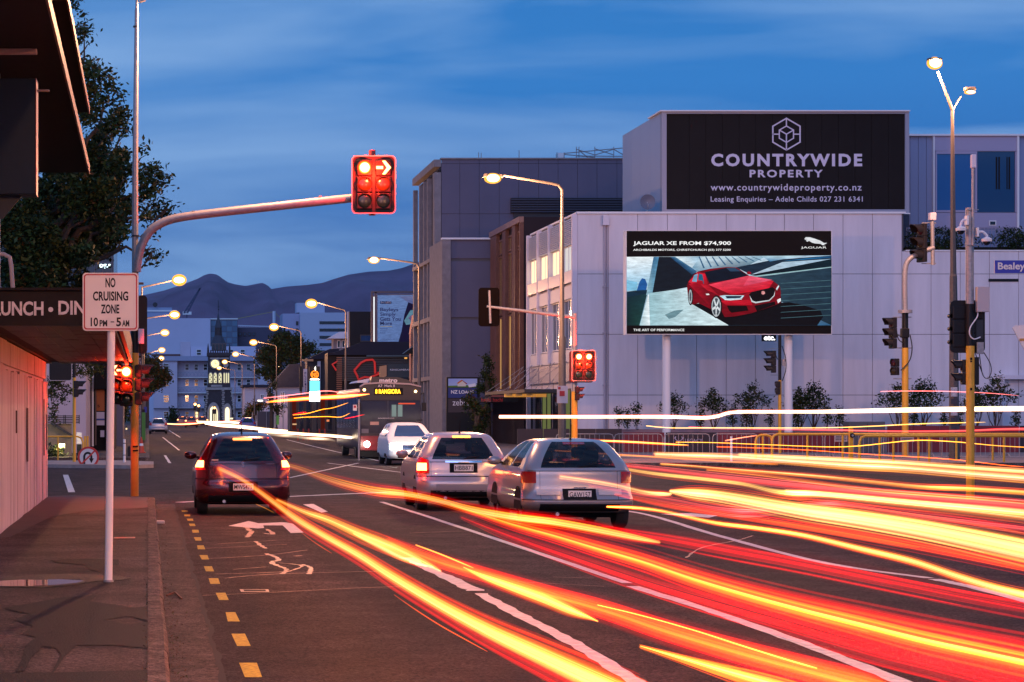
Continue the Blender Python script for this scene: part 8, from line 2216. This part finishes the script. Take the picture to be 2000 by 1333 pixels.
trail('fat tapering yellow streak floating over the middle lane line', [(905, 1108, 4), (940, 1124, 22), (1000, 1146, 34), (1060, 1168, 38), (1110, 1190, 32), (1150, 1206, 14), (1168, 1214, 3)], GOLD, gain=2.2, n=60, seed=5, fil=(.07, .15), taper=(1, 1))
trail('single clean yellow line low in the middle foreground', [(1167, 1182, 4), (1250, 1202, 5), (1350, 1230, 6), (1450, 1262, 7), (1530, 1287, 8), (1596, 1306, 8)], YEL, gain=2.6, n=9, seed=6, fil=(.35, .6))
trail('short thin yellow dash above the fat yellow streak', [(812, 1065, 3), (860, 1083, 4), (925, 1110, 5)], YEL, gain=3, n=6, seed=7, fil=(.35, .6))
trail('soft gold trail leaving at the bottom middle edge', [(1250, 1262, 10), (1330, 1285, 22), (1410, 1308, 36), (1490, 1330, 52), (1580, 1356, 60)], YEL, n=34, seed=8, fil=(.04, .10), taper=(1, 0))
trail('thin orange streak over the dark asphalt left of the lane line', [(770, 1162, 2), (810, 1190, 3), (860, 1222, 3.5), (910, 1250, 3), (952, 1273, 2)], {'amber': (3, 0, .5), 'red': (1, 0, 1)}, n=4, seed=9, fil=(.3, .5))
trail('thin orange streak below the waiting car bumper', [(500, 985, 2), (520, 994, 2.5), (535, 1002, 2)], {'gold': (3, 0, .5)}, n=3, seed=10, fil=(.4, .6))
trail('thin orange streak trailing from the turn arrow', [(588, 1040, 2), (615, 1060, 3), (648, 1081, 2)], {'amber': (3, 0, .5)}, n=3, seed=11, fil=(.4, .6))
trail('yellow trail from the waiting car right lamp passing under the pale hatchback', [(545, 904, 12), (585, 915, 16), (625, 930, 22), (670, 944, 28), (730, 958, 30), (790, 965, 26), (850, 976, 24), (920, 995, 28), (1000, 1010, 32), (1080, 1020, 32), (1160, 1034, 32), (1230, 1048, 26), (1290, 1060, 12)], FIRE, gain=1.5, n=90, seed=12, fil=(.04, .10))
trail('faint dark red trail running on from the yellow one to the right edge', [(1180, 1034, 26), (1300, 1054, 40), (1420, 1076, 46), (1550, 1100, 46), (1700, 1130, 48), (1850, 1160, 50), (2040, 1196, 54)], DEEP, gain=.45, n=34, seed=13, fil=(.012, .04))
trail('long red trail with orange core from mid road to the lower right corner', [(880, 985, 10), (940, 1005, 22), (1000, 1024, 32), (1080, 1046, 38), (1160, 1070, 44), (1250, 1096, 50), (1350, 1130, 58), (1450, 1160, 64), (1560, 1190, 72), (1680, 1220, 82), (1800, 1250, 92), (1920, 1276, 98), (2060, 1306, 106)], {'pale': (.8, 0, .2), 'gold': (4, 0, .4), 'amber': (7, 0, .65), 'red': (12, .15, 1.1), 'deep': (3, .8, 1.3)}, n=150, seed=14, fil=(.03, .085))
trail('loose thin red threads under the long red trail', [(900, 1010, 10), (1000, 1048, 30), (1120, 1090, 44), (1260, 1138, 52), (1400, 1180, 60), (1550, 1222, 66), (1700, 1264, 74), (1850, 1300, 80), (2060, 1352, 90)], DEEP, gain=.5, n=26, seed=15, fil=(.008, .024))
trail('smooth amber yellow ribbon curving beside the right lane line', [(1185, 990, 5), (1240, 992, 9), (1290, 998, 10), (1340, 1009, 12), (1400, 1022, 13), (1480, 1032, 14), (1570, 1046, 17), (1680, 1072, 21), (1780, 1096, 24), (1870, 1126, 27), (1950, 1150, 30), (2050, 1172, 32)], YEL, gain=1.8, n=44, seed=16, fil=(.09, .17))
trail('widest pale yellow trail sweeping across the right of the road', [(1308, 960, 8), (1345, 964, 26), (1400, 970, 34), (1480, 984, 40), (1570, 1000, 46), (1680, 1016, 54), (1800, 1036, 62), (1920, 1060, 70), (2060, 1090, 78)], PALE, n=230, seed=17, fil=(.05, .12))
trail('red fringe running below the widest pale trail', [(1200, 965, 8), (1300, 985, 20), (1420, 1004, 22), (1560, 1026, 24), (1700, 1050, 26), (1850, 1078, 28), (2050, 1118, 30)], REDB, n=26, seed=18, fil=(.02, .06))
trail('orange white trail across the silver car tailgate', [(1032, 925, 12), (1080, 930, 13), (1140, 938, 14), (1200, 948, 15), (1260, 962, 15), (1312, 966, 12)], PALE, gain=1.7, n=34, seed=19, fil=(.10, .2))
trail('pale orange trail starting above the silver car roof and passing right', [(1063, 903, 8), (1130, 908, 10), (1200, 914, 12), (1280, 926, 14), (1370, 936, 15), (1450, 946, 15), (1520, 962, 20), (1600, 966, 22), (1720, 978, 24), (1860, 992, 26), (2050, 1014, 30)], PALE, n=110, seed=20, fil=(.07, .15))
trail('cream trail beginning abruptly over the right lanes', [(1534, 960, 10), (1580, 964, 12), (1680, 972, 14), (1800, 984, 16), (1920, 994, 18), (2050, 1006, 18)], {'hot': (6, 0, .9), 'pale': (4, 0, 1), 'amber': (1, 1, 1.3)}, n=34, seed=21, fil=(.09, .18))
trail('thin yellow trail crossing the pale hatchback tailgate', [(834, 886, 5), (880, 889, 6), (930, 894, 7), (980, 900, 8), (1040, 907, 8), (1075, 912, 5)], GOLD, gain=2, n=18, seed=22, fil=(.14, .26), h=.80)
trail('pale thick trail from the hatchback plate to the silver car', [(900, 905, 10), (930, 906, 12), (975, 912, 13), (1020, 922, 14), (1040, 926, 12)], PALE, gain=2, n=30, seed=23, fil=(.12, .22), h=.86)
trail('upper cream yellow trail of the far right lane with rounded start', [(1279, 887, 11), (1330, 889, 12), (1420, 892, 15), (1520, 899, 18), (1640, 908, 22), (1760, 914, 24), (1900, 926, 26), (2050, 938, 28)], PALE, n=130, seed=24, fil=(.09, .17))
trail('second cream yellow trail starting below the red hoarding', [(1443, 889, 10), (1520, 893, 13), (1640, 899, 14), (1760, 905, 15), (1900, 915, 16), (2050, 925, 18)], PALE, n=80, seed=25, fil=(.09, .18))
trail('third broken yellow trail of the far right lane', [(1290, 906, 8), (1350, 910, 8), (1420, 916, 9), (1500, 922, 10), (1600, 930, 12), (1700, 940, 13), (1800, 950, 14), (1900, 954, 15), (2050, 964, 18)], GOLD, n=46, seed=26, fil=(.08, .16))
trail('fourth yellow trail between the cream ones at the right', [(1380, 918, 6), (1480, 928, 9), (1580, 942, 12), (1700, 958, 14), (1820, 968, 15), (1930, 976, 16), (2050, 988, 18)], FIRE, n=50, seed=27, fil=(.06, .13))
trail('red haze of threads between the far right lane trails', [(1100, 898, 8), (1250, 912, 14), (1400, 930, 20), (1560, 948, 24), (1750, 966, 26), (2050, 990, 30)], {'red': (4, 0, 1.2), 'pink': (4, 0, 1.2), 'deep': (2, 0, 1.3)}, n=36, seed=28, fil=(.02, .055))
trail('pink and red threads between the right lanes', [(1150, 950, 6), (1300, 975, 14), (1450, 1000, 24), (1620, 985, 16), (1800, 1010, 20), (2050, 1040, 24)], {'red': (4, 0, 1.2), 'pink': (3, 0, 1.2), 'deep': (3, 0, 1.3)}, n=22, seed=29, fil=(.015, .04))
trail('bright red orange dash above the silver car', [(1116, 860, 6), (1160, 861, 7), (1220, 863, 7), (1290, 867, 6), (1345, 870, 4)], {'hot': (2, 0, .3), 'pale': (3, 0, .5), 'gold': (3, .2, .8), 'red': (4, .7, 1.3)}, Z=70, n=20, seed=30, fil=(.15, .3))
trail('thin orange line starting left of the crowd barriers', [(1084, 881, 4), (1140, 884, 4.5), (1192, 888, 5), (1260, 892, 5), (1340, 897, 5), (1420, 902, 5), (1520, 908, 5)], {'gold': (4, 0, .7), 'amber': (3, .3, 1), 'red': (3, .7, 1.4)}, n=16, seed=31, fil=(.15, .3))
trail('long high cream line of a tall vehicle across the white wall', [(975, 815, 8), (1050, 815, 8), (1180, 815, 8), (1300, 815, 8), (1370, 817, 8), (1400, 814, 8), (1432, 806, 8), (1500, 805, 8), (1620, 805, 8), (1760, 803, 9), (1900, 801, 9), (2050, 800, 9)], WHITE, Z=72, gain=2.2, n=26, seed=32, fil=(.25, .4))
trail('second high cream line just above the first at right', [(1440, 803, 3), (1560, 803, 3), (1700, 800, 4), (1850, 797, 4), (2050, 795, 4)], WHITE, Z=73, n=6, seed=33, fil=(.3, .5))
trail('thin red line along the top of the red hoarding', [(1345, 835, 3.5), (1400, 837, 3.5), (1480, 838, 3.5), (1600, 840, 3.5), (1760, 843, 3.5), (1880, 842, 4), (1960, 839, 5), (2050, 838, 6)], {'amber': (2, 0, .5), 'red': (4, .2, 1.2), 'pink': (1, 0, 1)}, Z=76, n=10, seed=34, fil=(.25, .45))
trail('faint wavering thread above the thin red line', [(1262, 832, 1.4), (1310, 836, 1.4), (1400, 836, 1.4), (1600, 836, 1.4), (1700, 833, 1.6), (1800, 828, 1.8), (1925, 825, 1.4)], {'pale': (2, 0, 1), 'pink': (1, 0, 1)}, Z=78, n=3, seed=35, fil=(.4, .6))
trail('thin golden thread in front of the yellow rail', [(1320, 864, 1.6), (1400, 865, 1.6), (1500, 869, 1.6), (1650, 873, 1.8), (1780, 861, 2), (1860, 863, 2), (1950, 871, 2), (2050, 876, 2)], {'gold': (2, 0, 1), 'pale': (1, 0, 1)}, Z=77, n=3, seed=36, fil=(.35, .5))
trail('thin orange thread crossing low before the yellow rail', [(1400, 873, 1.4), (1550, 878, 1.4), (1700, 888, 1.6), (1850, 897, 1.8), (1960, 909, 1.6), (2000, 912, 1.4)], {'amber': (2, 0, 1)}, Z=72, n=3, seed=37, fil=(.35, .5))
trail('short pinkish gold stroke left of the yellow rail', [(1416, 861, 2.4), (1450, 855, 2), (1478, 851, 1.4)], {'gold': (1, 0, .6), 'pink': (2, 0, 1)}, Z=80, n=4, seed=38, fil=(.3, .5))
trail('faint orange thread high on the white wall behind the signals', [(1720, 765, 1.3), (1780, 764, 1.6), (1860, 765, 1.5), (1930, 768, 1.4), (1990, 773, 1.2)], {'pink': (2, 0, 1), 'amber': (1, 0, 1)}, Z=74, n=3, seed=39, fil=(.35, .5))
trail('flat yellow indicator band streaking to the bus windscreen', [(520, 786, 4), (545, 783, 8), (580, 780, 10), (620, 777, 11), (660, 775, 12), (695, 772, 10), (722, 770, 3)], YEL, Z=88, gain=1.8, n=60, seed=40, fil=(.10, .22), taper=(1, 1))
trail('pale pink thread above the yellow indicator band', [(515, 778, 1.5), (560, 773, 2), (600, 768, 2), (640, 764, 2), (680, 770, 1.5)], {'pink': (2, 0, 1), 'pale': (1, 0, 1)}, Z=90, n=5, seed=41, fil=(.2, .4))
trail('thin wavy gold thread left of the bus, upper one', [(572, 811, 1), (600, 808, 1.4), (630, 800, 1.4), (650, 797, 1.4), (680, 787, 1.2)], {'gold': (2, 0, 1)}, Z=88, n=3, seed=42, fil=(.35, .5))
trail('thin wavy gold thread left of the bus, lower one', [(574, 817, 1), (600, 815, 1.4), (640, 814, 1.4), (665, 815, 1.4), (684, 807, 1.2)], {'gold': (2, 0, 1)}, Z=89, n=3, seed=43, fil=(.35, .5))
trail('red thread hanging before the dark shopfront', [(572, 810, 1.2), (590, 806, 2), (600, 806, 1.4)], {'red': (2, 0, 1)}, Z=92, n=3, seed=44, fil=(.35, .5))
trail('red thread on the bus side', [(673, 818, 1.2), (690, 815, 1.6), (712, 810, 1.2)], {'red': (2, 0, 1)}, Z=86, n=3, seed=45, fil=(.35, .5))
trail('nearer white headlight trail curving behind the waiting car', [(508, 845, 5), (540, 850, 8), (570, 852, 9), (600, 856, 9), (640, 858, 9), (655, 862, 6)], WHITE, h=.68, gain=2.0, n=40, seed=46, fil=(.2, .4))
trail('long white headlight trail coming down the street to the bus front', [(505, 843, 6), (560, 846, 7), (600, 849, 7), (650, 852, 7), (700, 857, 7), (742, 864, 6)], WHITE, Z=100, gain=2.2, n=40, seed=47, fil=(.2, .4))
trail('far bright white headlight trail below the clock tower', [(400, 827, 5), (430, 831, 8), (460, 833, 8), (490, 836, 8), (530, 840, 6), (580, 843, 4), (640, 846, 3)], WHITE, Z=230, gain=2.2, n=40, seed=48, fil=(.2, .4))
trail('far second white headlight trail at the tower foot', [(385, 824, 2), (420, 825, 3), (460, 826, 3), (500, 830, 3)], WHITE, Z=270, gain=2, n=14, seed=49, fil=(.3, .5))
trail('far red tail lamp trail in front of the hotel steps', [(325, 828, 3), (350, 829, 4), (375, 828, 4), (400, 826, 3), (470, 822, 2)], {'red': (4, 0, 1.2), 'amber': (2, 0, .6), 'hot': (2, 0, .6)}, Z=260, n=22, seed=50, fil=(.2, .4))
# ------------------------------------------------------------------ evening haze over the plain
hm = bpy.data.materials.new('evening_haze'); hm.use_nodes = True
n = hm.node_tree; n.nodes.clear()
o_ = n.nodes.new('ShaderNodeOutputMaterial'); v_ = n.nodes.new('ShaderNodeVolumePrincipled')
v_.inputs['Color'].default_value = (.80, .78, .95, 1); v_.inputs['Density'].default_value = 1.6e-5; v_.inputs['Anisotropy'].default_value = 0.0
n.links.new(v_.outputs[0], o_.inputs['Volume'])
hz_ = MB().box(-6000, 9500, -200, 14100, -8, 1300).build('haze', hm)
stuff(hz_)
